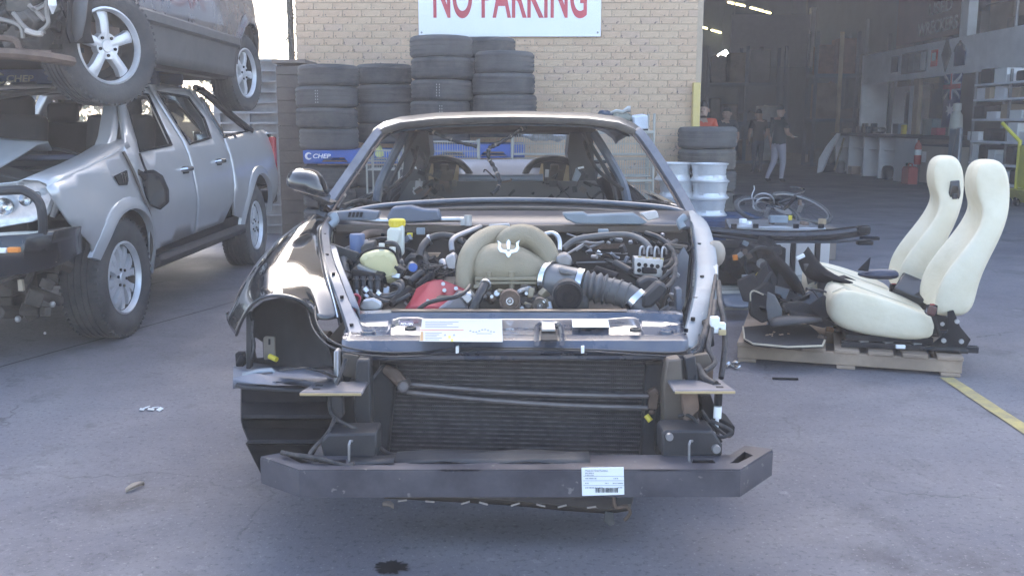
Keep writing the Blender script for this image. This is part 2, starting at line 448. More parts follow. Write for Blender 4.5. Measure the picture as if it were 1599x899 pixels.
wb = MB(); wb.bz(XR - .23, XR - .008, YW + .231, 46, 0, ZT); wb.bz(XR - .22, 13.2, 46, 46.2, 0, ZT); wb.bz(13.0, 13.2, YW, 45.99, 0, ZT)
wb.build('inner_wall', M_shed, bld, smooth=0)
wb = MB(); wb.bz(XR, 12.98, YW + .01, YW + .25, 6.4, ZT); wb.bz(12.2, 12.98, YW + .01, YW + .25, 0, 6.39)
wb.build('lintel', M_mortar, bld, smooth=0)
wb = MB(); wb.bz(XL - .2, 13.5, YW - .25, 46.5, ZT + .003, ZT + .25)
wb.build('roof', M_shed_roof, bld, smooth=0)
pb_ = MB()
for k in range(6): pb_.bz(XR, 12.98, 16 + k * 5, 16.2 + k * 5, 6.6, 6.95)
pb_.build('roof_beam', mat('roof_beam_steel', (.12, .14, .15), .6), bld, smooth=0)
# bricks
def brick_mesh(m, L=.23):
    mb = MB(); mb.bz(-L / 2, L / 2, 0, .05, 0, .076)
    o = mb.build('brick', m, None, smooth=0, bevel=0); me = o.data; bpy.data.objects.remove(o); return me
BM = [brick_mesh(m) for m in BR]; BH = [brick_mesh(m, .11) for m in BR]
rest = MB(); nb = 0
for c in range(84):
    z = .005 + c * .086
    off = 0 if c % 2 == 0 else .12
    x = XL
    row = []
    if off: row.append((XL + .055, True)); x = XL + .12
    while x + .23 <= XR + .02: row.append((x + .115, False)); x += .24
    if x + .11 <= XR + .02: row.append((x + .055, True))
    for bx, half in row:
        pxx = 800 + bx * 1500 / YW; pyy = 193 + (H - z) * 1500 / YW
        vis = z < 3.0 and z > 1.0 and not (655 < pxx < 937 and pyy < 57) and not (475 < pxx < 835 and pyy > 105) and not (640 < pxx < 835 and pyy > 60) and pyy < 330 and not (820 < pxx < 960 and pyy > 180)
        k = rnd.choice([0, 0, 1, 1, 2]); jy = rnd.uniform(-.004, .003)
        if vis and nb < 300:
            nb += 1
            o = bpy.data.objects.new('brick', (BH if half else BM)[k]); COL.objects.link(o); o.parent = bld; o.location = (bx, jy, z)
        else:
            rest.m = k; L = .11 if half else .23
            rest.bz(bx - L / 2, bx + L / 2, YW + jy, YW + .05 + jy, z, z + .076)
rest.build('brickwork', BR, bld, smooth=0, kind='stuff')
# yellow guard post at the corner
yg = T('corner_guard', 'yellow steel corner guard at the right end of the brick wall', 'guard post', (2.33, YW - .1, 0))
m_ = MB(); m_.bz(2.275, 2.365, YW - .115, YW - .012, 0, 1.86); m_.build('post', mat('yellow_guard_paint', (.70, .52, .16), .5, 0, .08, dirt=(.45, .36, .2), damt=.4), yg, bevel=.008)
m_ = MB(); m_.bz(2.24, 2.40, YW - .15, YW - .01, 0, .012); m_.build('base_plate', M_steel, yg)

# NO PARKING sign
sg = T('parking_sign', 'large white sign board reading NO PARKING in red on the brick wall', 'sign', (0, YW - .03, 2.47))
m_ = MB(); zs = P(800, 58, YW).z; m_.bz(P(654, 40, YW).x, P(938, 40, YW).x, YW - .03, YW - .005, zs, zs + 1.15); m_.build('board', mat('white_sign_board', (.84, .84, .84), .45, 0, .01), sg, bevel=.004)
text_obj('lettering', 'NO PARKING', mat('faded_red_lettering', (.55, .07, .09), .55, 0, .18, 1.6), sg, (P(677, 28, YW).x, YW - .031, P(677, 29.5, YW).z), (math.pi / 2, 0, 0), P(916, 28, YW).x - P(677, 28, YW).x, .52, .004, .018)
m_ = MB()
for q in ((-1.13, zs + .05), (1.07, zs + .05), (-1.13, zs + 1.1), (1.07, zs + 1.1)): m_.cyl((q[0], YW - .034, q[1]), (q[0], YW - .03, q[1]), .012)
m_.build('screw', M_steel, sg)

# ================================================================ TYRES AND RIMS
def tyre_mb(Ro, w, ri, n=44):
    pr = []
    h = w / 2
    side = [(ri, -.36), (ri + .012, -.42), (ri + (Ro - ri) * .25, -.47), (ri + (Ro - ri) * .5, -.5), (ri + (Ro - ri) * .72, -.485), (ri + (Ro - ri) * .88, -.44), (Ro - .008, -.385), (Ro - .001, -.34)]
    pr += [(r, q * w) for r, q in side]
    g = .009
    for c in (-.2, 0, .2):
        pr += [(Ro, (c - .035) * w), (Ro - g, (c - .03) * w), (Ro - g, (c + .03) * w), (Ro, (c + .035) * w)]
    pr += [(r, -q * w) for r, q in reversed(side)]
    pr += [(ri - .003, .3 * w), (ri + .02, .27 * w), (Ro - .03, .25 * w), (Ro - .03, -.25 * w), (ri + .02, -.27 * w), (ri - .003, -.3 * w)]
    mb = MB(); mb.lathe(pr, (0, 0, h), (0, 0, 1), n, closed=True); return mb
TY = {}
def tyre_mesh(key, Ro, w, ri, m):
    o = tyre_mb(Ro, w, ri).build('tyre', m, None, smooth=28); TY[key] = (o.data, w); bpy.data.objects.remove(o)
tyre_mesh('a', .355, .246, .225, M_rubber2); tyre_mesh('b', .345, .238, .215, M_rubber); tyre_mesh('c', .33, .235, .21, M_rubber2)
M_rubber3 = mat('brown_dust_tyre_rubber', (.075, .07, .064), .88, 0, .2, 5, bump=.35, bscale=60, dirt=(.19, .165, .135), dscale=2.2, damt=.7)
tyre_mesh('a2', .35, .246, .22, M_rubber3); tyre_mesh('a3', .362, .246, .23, M_rubber); tyre_mesh('b2', .35, .238, .215, M_rubber2); tyre_mesh('c2', .335, .235, .21, M_rubber)
TV = {'a': ('a', 'a', 'a2', 'a3'), 'b': ('b', 'b', 'b2'), 'c': ('c', 'c2')}
M_chalk = mat('white_chalk', (.5, .5, .5), .9)
def tyre(key, x, y, z, label, group, chalk=None, rz=0, tilt=0.0):
    me, w = TY[rnd.choice(TV[key])]
    o = bpy.data.objects.new('stacked_tyre', me); COL.objects.link(o)
    o.location = (x, y, z); o.rotation_euler = (tilt, rnd.uniform(-.022, .022), rz or rnd.uniform(0, 6))
    q = rnd.uniform(.955, 1.03); o.scale = (q, q, rnd.uniform(.95, 1.0))
    tag(o, label, 'tyre', group)
    if chalk is not None:
        mb = MB(); Ro = max(v.co.x for v in me.vertices)
        for j, a in enumerate(chalk):
            for k in range(5):
                aa = math.radians(-90 + a) - o.rotation_euler[2]
                r_ = Ro + .001
                c = Vector((r_ * math.cos(aa), r_ * math.sin(aa), w * (.22 + .13 * k)))
                mb.box(c, (.003, .006, .013), (0, 0, aa))
        q = mb.build('chalk_mark', M_chalk, None, smooth=0); q.parent = o
    return w
def stack(key, px, Y, tops_py, lab, group, chalks={}):
    x = (px - 800) * Y / 1500
    return x
def pxz(py, Y): return P(800, py, Y).z
TG = 'used tyres stacked against the brick wall'
ordn = ['topmost', 'second', 'third', 'fourth', 'fifth']
def pile(key, px, Y, ztop, n, where, chalks={}, jig=.02, step=None):
    w = TY[key][1]; step = step or w * .93
    for i in range(n):
        z = ztop - w - i * step
        tyre(key, (px - 800) * Y / 1500 + rnd.uniform(-jig, jig), Y + rnd.uniform(-jig, jig), z,
             '%s tyre down in %s' % (ordn[i], where) if i else 'topmost tyre of %s' % where, TG, chalks.get(i))
    return ztop - n * step
pile('a', 518, 11.25, pxz(100, 11.0), 4, 'the leftmost stack at the brick wall corner', {1: (-10, -6)}, .018, .233)
pile('b', 606, 11.75, pxz(99, 11.5), 4, 'the second stack from the left against the brick wall', {}, .015, .229)
pile('a', 692, 11.25, pxz(54, 11.0), 5, 'the tallest stack left of centre under the parking sign', {2: (-6, -1), 3: (3, 7)}, .02, .238)
pile('a', 788, 11.25, pxz(79, 11.0), 4, 'the right hand stack below the parking sign', {}, .012, .236)
pile('c', 762, 11.95, pxz(57, 11.7), 5, 'the half hidden stack right behind the tallest one', {}, .01, .236)
# the lower tyres the blue pallets stand on
for px, wh in ((520, 'left end'), (600, 'middle left')):
    for i in range(3):
        tyre('b', (px - 800) * 11.25 / 1500, 11.3, .155 + i * .238, 'dark tyre %s under the left blue pallet, %s' % (('lowest', 'middle', 'upper')[i], wh), 'tyres under the blue pallets')
for px, wh in ((690, 'left'), (785, 'right')):
    for i in range(3):
        tyre('b', (px - 800) * 11.25 / 1500, 11.35, .155 + i * .238, 'dark tyre %s under the right blue pallet, %s column' % (('lowest', 'middle', 'upper')[i], wh), 'tyres under the blue pallets')

def pallet(name, x, y, z, rz, m, label, group=None, L=1.165, D=1.165, h=.15, nb_=7, text=None, tm=None, cat='pallet'):
    """deck boards along local x, bearers along local y"""
    t = T(name, label, cat, (x, y, z), group, rz, world=False)
    bw = D / (nb_ + .35 * (nb_ - 1))
    for i in range(nb_):
        mb = MB(); yy = -D / 2 + bw / 2 + i * (D - bw) / (nb_ - 1); dz = rnd.uniform(-.002, .002)
        mb.bz(-L / 2, L / 2, yy - bw / 2, yy + bw / 2, h - .022 + dz, h + dz); mb.build('deck_board', m, t, bevel=.003, seg=1, smooth=0)
    for i in range(3):
        mb = MB(); xx = (-L / 2 + .03, 0, L / 2 - .03)[i]
        mb.bz(xx - .022, xx + .022, -D / 2 + .004, D / 2 - .004, .02, h - .0225); mb.build('bearer', m, t, bevel=.003, seg=1, smooth=0)
    for i in range(3):
        mb = MB(); yy = (-D / 2 + .06, 0, D / 2 - .06)[i]
        mb.bz(-L / 2, L / 2, yy - .05, yy + .05, 0, .0195); mb.build('base_board', m, t, bevel=.003, seg=1, smooth=0)
    return t
def chep_pallet(x, y, z, rz, label, group=None, rx=0.0, mark=True, markx=.02, faded=False):
    m = M_blue if not faded else mat('faded_blue_pallet_paint', (.035, .07, .16), .8, 0, .2, 6, bump=.2, dirt=(.06, .07, .09), damt=.6)
    t = T('blue_pallet', label, 'pallet', (x, y, z), group, rz, world=False); t.rotation_euler = (rx, 0, rz)
    L = D = 1.165; h = .15
    for i in range(7):
        mb = MB(); yy = -D / 2 + .065 + i * (D - .13) / 6
        mb.bz(-L / 2, L / 2, yy - .06, yy + .06, h - .02, h + rnd.uniform(-.002, .002)); mb.build('deck_board', m, t, smooth=0)
    for yy in (-D / 2 + .02, 0, D / 2 - .02):
        # bearer with two fork notches
        pts = [(-L / 2, 0), (-L / 2 + .2, 0), (-L / 2 + .24, .05), (-L / 2 + .46, .05), (-L / 2 + .5, 0), (L / 2 - .5, 0), (L / 2 - .46, .05), (L / 2 - .24, .05), (L / 2 - .2, 0), (L / 2, 0), (L / 2, h - .021), (-L / 2, h - .021)]
        mb = MB(); mb.prism([(a, yy - .018, b + .02 if b < .1 else b) for a, b in pts], (0, .036, 0)); mb.build('bearer', m, t, smooth=0)
    for yy in (-D / 2 + .09, D / 2 - .09):
        mb = MB(); mb.bz(-L / 2, L / 2, yy - .05, yy + .05, 0, .019); mb.build('base_board', m, t, smooth=0)
    if mark:
        mw = M_white if not faded else mat('faded_white_stencil', (.35, .36, .3), .8, 0, .3, 20)
        ORG[t] = Vector((0, 0, 0))
        x0 = -L / 2 + markx
        text_obj('lettering', 'CHEP', mw, t, (x0 + .09, -D / 2 + .0006, .062), (math.pi / 2, 0, 0), .2, .05, .003, .02, .2)
        mb = MB(); pts = []
        rings = []
        for i in range(15):
            a = R(40 + i * 280 / 14); wd = .004 + .009 * math.sin(math.pi * i / 14)
            c = Vector((x0 + .045 + .033 * math.cos(a), -D / 2 + .0012, .087 + .033 * math.sin(a))); nn = Vector((math.cos(a), 0, math.sin(a)))
            rings.append([c - nn * wd, c + nn * wd])
        mb.grid(rings); mb.build('emblem', mw, t, solid=.003)
    return t
BG = 'blue pallets among the tyre stacks'
ztopA = pxz(100, 11.0) - 3 * .233 - .246 - .006
chep_pallet(-1.76, 11.45, ztopA - .152, 0, 'blue pallet with white lettering between the left tyre stacks', BG)
ztopC = pxz(54, 11.0) - 4 * .238 - .246
chep_pallet(-.44, 11.5, ztopC - .16, 0, 'blue pallet under the tallest tyre stack, seen through the car windows', BG, mark=False)
wp = mat('dark_pallet_wood', (.09, .075, .065), .85, 0, .2, dirt=(.06, .055, .05))
pallet('ground_pallet', -1.75, 11.45, 0, 0, wp, 'dark wooden pallet on the ground under the left tyres', 'dark pallets under the tyre stacks')
pallet('ground_pallet', -.44, 11.5, 0, 0, wp, 'dark wooden pallet on the ground under the middle tyres', 'dark pallets under the tyre stacks')

# right hand tyre stack and the rims in front
xr_ = (1104 - 800) * 11.9 / 1500
tz = pxz(198, 11.6)
for i in range(4):
    tyre('a', xr_ + rnd.uniform(-.012, .012), 11.95, tz - .262 - i * .262 if i < 4 else 0, ('topmost', 'second', 'third', 'lowest')[i] + ' wide tyre of the stack right of the brick wall behind the rims', 'tyres stacked beside the workshop door')
bpy_last = tz - .262 * 4
for o in list(COL.objects):
    if o.get('group') == 'tyres stacked beside the workshop door': o.scale = (1.01, 1.01, 1.06)
pallet('ground_pallet', xr_ - .25, 11.85, max(0.0, bpy_last - .155), 0, wp, 'dark pallet under the tyre stack by the workshop door', None, L=1.35)
M_rim = mat('stacked_rim_alloy', (.78, .78, .79), .32, .45, .05, dirt=(.5, .48, .46), dscale=5, damt=.4, dirt_rough=.6)
def rim_mb(Ro, w, n=36):
    pr = [(Ro, 0), (Ro, .012), (Ro - .016, .018), (Ro - .02, .03), (Ro - .034, .05), (Ro - .036, w * .35), (Ro - .028, w * .45), (Ro - .03, w * .62), (Ro - .022, w - .05), (Ro - .018, w - .022), (Ro - .001, w - .012), (Ro, w - .002), (Ro - .006, w),
          (Ro - .02, w - .01), (Ro - .028, w - .03), (Ro - .044, w * .6), (Ro - .05, w * .35), (Ro - .04, .03), (Ro - .02, 0)]
    mb = MB(); mb.lathe(pr, (0, 0, 0), (0, 0, 1), n, closed=True)
    for k in range(5):
        a = 2 * math.pi * k / 5
        mb.box((math.cos(a) * Ro * .45, math.sin(a) * Ro * .45, .05), (Ro * .85, .06, .03), (0, 0, a))
    mb.cyl((0, 0, .035), (0, 0, .07), .07, 16); return mb
ro = rim_mb(.222, .2).build('rim', M_rim, None, smooth=40); rim_me = ro.data; bpy.data.objects.remove(ro)
def rim(px, Y, z, label):
    o = bpy.data.objects.new('alloy_rim', rim_me); COL.objects.link(o)
    o.location = ((px - 800) * Y / 1500, Y, z); o.rotation_euler = (0, 0, rnd.uniform(0, 6)); tag(o, label, 'wheel rim', 'bare alloy rims stacked beside the car')
for i in range(3):
    rim(1106 + (i == 1) * 2, 11.2, .305 + i * .2, ('lowest', 'middle', 'top')[i] + ' silver rim of the right rim stack on the blue pallet')
    rim(1056 - (i == 2) * 6, 11.35, .305 + i * .2, ('lowest', 'middle', 'top')[i] + ' silver rim of the left rim stack, partly behind the car pillar')
for i in range(2):
    chep_pallet(2.25, 11.0 + .05 * i, .151 * i + .001, 0, ('lower', 'upper')[i] + ' blue pallet of the pair under the silver rims', BG, mark=False, faded=True)

# ================================================================ BROWN CRATE, GREY PALLETS, POLE left of the wall
gs = T('pallet_stack', 'stack of grey weathered pallets behind the tail of the silver ute', 'pallet stack', (-3.0, 12.6, 0))
M_greyw = mat('grey_weathered_slats', (.33, .34, .36), .8, 0, .2, 7, bump=.2, dirt=(.2, .2, .2), damt=.5)
ng = 0
for i in range(17):
    z = .0 + i * .125
    for k in range(3):
        mb = MB(); mb.bz(-3.6 + k * .36, -3.56 + k * .36, 11.9, 12.9, z, z + .1); mb.build('bearer', M_greyw, gs, smooth=0)
    mb = MB(); x1 = -2.83 + rnd.uniform(-.012, .012); mb.bz(-3.65, x1, 11.86, 11.96, z + .101, z + .122); mb.build('deck_board', M_greyw, gs, smooth=0)
    mb = MB(); mb.bz(-3.65, x1, 12.2, 12.9, z + .101, z + .122); mb.build('deck_board', M_greyw, gs, smooth=0)
    mb = MB(); mb.bz(x1 - .045, x1, 11.97, 12.19, z + .012, z + .1); mb.build('block', M_greyw, gs, smooth=0)
mb = MB(); mb.bz(-3.66, -2.86, 11.97, 12.88, 0, 2.1); mb.build('filling', M_greyw, gs, smooth=0)
bc = T('timber_crate', 'tall dark brown timber crate between grey pallets and tyre stacks', 'crate', (-2.55, 11.9, 0))
M_crate = mat('dark_brown_boards', (.105, .085, .072), .8, 0, .25, 6, bump=.3, bscale=40, dirt=(.16, .14, .12), damt=.4)
for i in range(14):
    z = i * .148
    top = .146 if i < 13 else .1
    mb = MB(); mb.bz(-2.79, -2.46, 11.62 + rnd.uniform(-.008, .008), 11.66, z + .002, z + top); mb.build('board', M_crate, bc, smooth=0, bevel=.003, seg=1)
    mb = MB(); mb.bz(-2.80, -2.775, 11.67, 12.3, z + .002, z + top); mb.build('board', M_crate, bc, smooth=0)
mb = MB(); mb.bz(-2.77, -2.47, 11.67, 12.3, 0, 2.02); mb.build('filling', M_crate, bc, smooth=0)
mb = MB(); mb.bz(-2.83, -2.44, 11.6, 12.33, 2.06, 2.1); mb.build('lid', M_wood_old, bc, smooth=0)
pp = T('power_pole', 'thin dark pole with ivy wrapped around it at the left wall corner', 'pole', (-3.0, 13.6, 0))
mb = MB(); mb.tube([(-3.03, 13.6, 0), (-3.04, 13.6, 3.0), (-3.12, 13.6, 7)], .045, 10); mb.build('post', mat('dark_pole_wood', (.07, .065, .055), .8), pp)
mb = MB()
for i in range(420):
    z = rnd.uniform(1.6, 6.5); a = rnd.uniform(0, 6.28); r_ = .05 + rnd.random() ** 2 * .05
    c = Vector((-3.035 - max(0, z - 3) * .02 + r_ * math.cos(a), 13.6 + r_ * math.sin(a), z)); e = rnd.uniform(.012, .03)
    m3 = Euler((rnd.uniform(0, 6), rnd.uniform(0, 6), rnd.uniform(0, 6))).to_matrix()
    mb.add([c + m3 @ Vector(q) for q in ((-e, 0, 0), (0, -e * .6, 0), (e, 0, 0), (0, e * .6, 0))], [(0, 1, 2, 3)])
mb.build('ivy', mat('dark_ivy', (.055, .06, .04), .7, 0, .3), pp, kind='stuff', smooth=0)

# trees behind the ute
def tree(name, x, y, h, cr, label, seed, col):
    r = random.Random(seed)
    t = T(name, label, 'tree', (x, y, 0), 'trees beyond the yard on the left')
    mb = MB(); mb.tube([(x, y, 0), (x + .1, y, h * .3), (x - .05, y + .1, h * .6), (x, y, h * .9)], [.16, .13, .09, .03], 8)
    for i in range(9):
        a = r.uniform(0, 6.28); z0 = h * r.uniform(.25, .7); q = cr * r.uniform(.6, .95)
        mb.tube([(x, y, z0), (x + q * .5 * math.cos(a), y + q * .5 * math.sin(a), z0 + .4 * q), (x + q * math.cos(a), y + q * math.sin(a), z0 + .6 * q)], [.06, .04, .01], 5)
    mb.build('trunk', mat('tree_bark', (.11, .09, .07), .9, 0, .2, bump=.4), t)
    mb = MB()
    clumps = [(x + cr * r.gauss(0, .45), y + cr * r.gauss(0, .45), h * r.uniform(.12, 1.0), cr * r.uniform(.18, .42)) for _ in range(46)]
    for cx, cy, cz, s in clumps:
        mb.m = r.randrange(2)
        for i in range(60):
            c = Vector((cx + s * r.gauss(0, .5), cy + s * r.gauss(0, .5), max(.1, cz + s * r.gauss(0, .45)))); e = r.uniform(.05, .12)
            m3 = Euler((r.uniform(0, 6), r.uniform(0, 6), r.uniform(0, 6))).to_matrix()
            mb.add([c + m3 @ Vector(q) for q in ((-e, 0, 0), (0, -e * .5, 0), (e, 0, 0), (0, e * .5, 0))], [(0, 1, 2, 3)])
    mb.build('crown', [mat('leaf_green_' + 'ab'[0], (.06, .085, .035), .6, 0, .3), mat('leaf_olive', (.085, .095, .045), .6, 0, .3)], t, smooth=0)
tree('leafy_tree', -7.6, 19, 2.6, 1.5, 'bushy low green tree behind the cab of the silver ute, nearer the wall', 3, None)
tree('leafy_tree', -10.2, 20, 3.0, 1.8, 'bushy dark green tree far left behind the silver ute', 5, None)
tree('leafy_tree', -13.5, 22, 3.2, 2.0, 'bushy green tree at the left edge beyond the ute', 8, None)
fn = T('paling_fence', 'pale timber paling fence along the yard behind the ute', 'fence', (-9, 17.6, 0))
for i in range(60):
    mb = MB(); mb.bz(-15 + i * .19, -15 + i * .19 + .17, 17.6, 17.62, .05, 1.35 + rnd.uniform(-.02, .02)); mb.build('paling', mat('pale_paling', (.28, .25, .21), .85, 0, .2), fn, smooth=0)
mb = MB(); mb.bz(-15, -3.4, 17.621, 17.66, .3, .38); mb.bz(-15, -3.4, 17.621, 17.66, 1.05, 1.13); mb.build('rail', M_wood_old, fn, smooth=0)
# ================================================================ WHEELS
def wheel(parent, c, Ro, w, rr, style, yaw=0.0, m_rim=None, spin=0.0, outdir=1):
    """wheel whose outer face looks along +x (outdir 1); parts tyre, rim (> lug_nut)"""
    c = Vector(c); rot = Matrix.Rotation(yaw, 3, 'Z')
    def put(mb):
        mb.v = [rot @ Vector((v.x * outdir, v.y, v.z)) + c for v in mb.v]; return mb
    h = w / 2
    pr = []
    side = [(rr - .004, -.30), (rr, -.40), (rr + .012, -.44), (rr + (Ro - rr) * .3, -.485), (rr + (Ro - rr) * .55, -.5), (rr + (Ro - rr) * .75, -.48), (rr + (Ro - rr) * .9, -.43), (Ro - .006, -.38), (Ro, -.34)]
    pr += [(r, q * w) for r, q in side]
    for cc in (-.22, -.08, .08, .22):
        pr += [(Ro, (cc - .03) * w), (Ro - .009, (cc - .022) * w), (Ro - .009, (cc + .022) * w), (Ro, (cc + .03) * w)]
    pr += [(r, -q * w) for r, q in reversed(side)]
    mb = MB(); mb.lathe(pr, (0, 0, 0), (1, 0, 0), 56, closed=True)
    for k in range(56):               # shoulder lugs
        a = 2 * math.pi * (k + .5) / 56
        for sx in (-1, 1):
            mb.box((sx * w * .375, (Ro - (.0105 if style == 'split' else .013)) * math.cos(a), (Ro - (.0105 if style == 'split' else .013)) * math.sin(a)), (w * .13, .022, .018), (a, 0, 0))
    put(mb).build('tyre', M_rubber, parent, smooth=30)
    mr = m_rim or M_alloy
    mb = MB()
    mb.lathe([(rr + .004, h - .028), (rr + .003, h - .018), (rr - .008, h - .014), (rr - .016, h - .03), (rr - .020, h - .05), (rr - .012, h - .05)], (0, 0, 0), (1, 0, 0), 44, closed=True)
    bar_ = MB(); bar_.lathe([(rr - .012, h - .051), (rr - .022, h - .051), (rr - .036, -h + .06), (rr - .012, -h + .03), (rr - .006, -h + .03), (rr - .026, -h + .07)], (0, 0, 0), (1, 0, 0), 40, closed=True)
    bar_.lathe([(0, -.03), (rr - .03, -.03), (rr - .03, -.04), (0, -.04)], (0, 0, 0), (1, 0, 0), 32)
    put(bar_).build('rim_barrel', mat('shaded_gap_barrel', (.05, .046, .043), .7, .3, .2), parent, smooth=40)  # near-black colour paints in the shade seen between the spokes
    xf = h - .045
    if style == 'five':
        for k in range(5):
            a = spin + 2 * math.pi * k / 5; rings = []
            for r_, wd, x_, th in ((.03, .05, xf, .05), (rr * .35, .048, xf + .006, .05), (rr * .65, .052, xf + .006, .045), (rr - .012, .07, xf - .01, .04)):
                y_ = Vector((0, math.cos(a), math.sin(a))); t_ = Vector((0, -math.sin(a), math.cos(a)))
                p = y_ * r_ + Vector((x_, 0, 0))
                rings.append([p + t_ * wd * .62 + Vector((-th, 0, 0)), p + t_ * wd * .58 + Vector((-.008, 0, 0)), p + t_ * wd * .3, p - t_ * wd * .3, p - t_ * wd * .58 + Vector((-.008, 0, 0)), p - t_ * wd * .62 + Vector((-th, 0, 0))])
            mb.loft(rings)
        mb.lathe([(0, xf + .006), (.035, xf + .006), (.04, xf), (.078, xf + .004), (.082, xf - .04), (0, xf - .04)], (0, 0, 0), (1, 0, 0), 24)
    else:
        for k in range(6):
            for sgn in (-1, 1):
                a0 = spin + 2 * math.pi * k / 6 + sgn * .10; a1 = spin + 2 * math.pi * k / 6 + sgn * .27; rings = []
                for t, wd, dx in ((0, .026, 0), (.35, .023, .006), (.7, .027, .004), (1, .036, -.012)):
                    a = a0 + (a1 - a0) * t; r_ = .045 + (rr - .06) * t
                    y_ = Vector((0, math.cos(a), math.sin(a))); t_ = Vector((0, -math.sin(a), math.cos(a))); p = y_ * r_ + Vector((xf + dx, 0, 0))
                    rings.append([p + t_ * wd + Vector((-.035, 0, 0)), p + t_ * wd * .8, p - t_ * wd * .8, p - t_ * wd + Vector((-.035, 0, 0))])
                mb.loft(rings)
        mb.lathe([(0, xf + .012), (.03, xf + .012), (.034, xf + .004), (.066, xf + .002), (.07, xf - .035), (0, xf - .035)], (0, 0, 0), (1, 0, 0), 24)
    rim_o = put(mb).build('rim', mr, parent, smooth=38)
    for k in range(5 if style == 'five' else 6):
        a = spin + (.6 if style == 'five' else .52) + 2 * math.pi * k / (5 if style == 'five' else 6)
        mb = MB(); r_ = .056
        mb.cyl((xf - .01, r_ * math.cos(a), r_ * math.sin(a)), (xf + .012, r_ * math.cos(a), r_ * math.sin(a)), .0095, 6)
        put(mb).build('lug_nut', M_plastic, rim_o)
    mb = MB(); mb.lathe([(0, -.02), (.14, -.02), (.145, -.035), (0, -.035)], (0, 0, 0), (1, 0, 0), 28); mb.box((-.01, .10, .06), (.07, .08, .12))
    put(mb).build('brake_disc', M_rust, parent)

# ================================================================ SILVER UTE
ute = T('silver_ute', 'crash damaged silver dual cab ute with bull bar and a vehicle on its roof', 'ute', (-3.4, 7.7, 0))
def usx(z):
    if z < .62: return -2.50 + (z - .40) * .22
    if z < .95: return -2.452 + .02 * math.sin((z - .62) / .33 * math.pi)
    if z < 1.2: return -2.452 - .055 * ((z - .95) / .25) ** 1.6
    return -2.507 - (z - 1.2) * .58
def uflank(side):
    def fn(y, z):
        x = usx(z)
        if y < 6.2: x -= .10 * ((6.2 - y) / 1.0) ** 2
        if side == 0 and y < 6.45: x += .012 * math.sin(y * 7 + z * 4) * math.sin(z * 8 + y * 2) * min(1, (6.45 - y) * 2.5)
        if y > 9.6: x -= .05 * ((y - 9.6) / .6) ** 2
        return Vector((x if side == 0 else -6.8 - x, y, z))
    return fn
archF = arc(6.09, .39, .435, 158, -6, 16); archR = arc(9.29, .41, .475, 176, 8, 16)
U_FENDER = [(5.66, .56), (5.60, .66), (5.40, .80), (5.30, .95), (5.27, 1.02), (5.6, 1.09), (5.95, 1.15), (6.20, 1.19), (6.26, 1.05), (6.40, .75), (6.50, .5), (6.53, .345)] + [p for p in reversed(archF)][0:17]
U_FDOOR = [(6.22, 1.18), (6.275, 1.05), (6.415, .75), (6.515, .5), (7.405, .52), (7.405, 1.62), (7.1, 1.63), (6.66, 1.50), (6.32, 1.24)]
U_FWIN = [(6.47, 1.175), (7.12, 1.205), (7.29, 1.57), (7.06, 1.58), (6.74, 1.475)]
U_RDOOR = [(7.413, .52), (8.16, .53), (8.38, .70), (8.455, .95), (8.46, 1.22), (8.44, 1.45), (8.32, 1.65), (7.413, 1.645)]
U_RWIN = [(7.50, 1.20), (8.12, 1.24), (8.27, 1.40), (8.20, 1.575), (7.52, 1.595)]
U_TRAY = [(8.475, .56), (8.80, .50)] + archR + [(9.78, .52), (10.24, .64), (10.24, 1.0), (10.18, 1.29), (9.4, 1.275), (8.47, 1.225), (8.468, .95), (8.40, .70)]
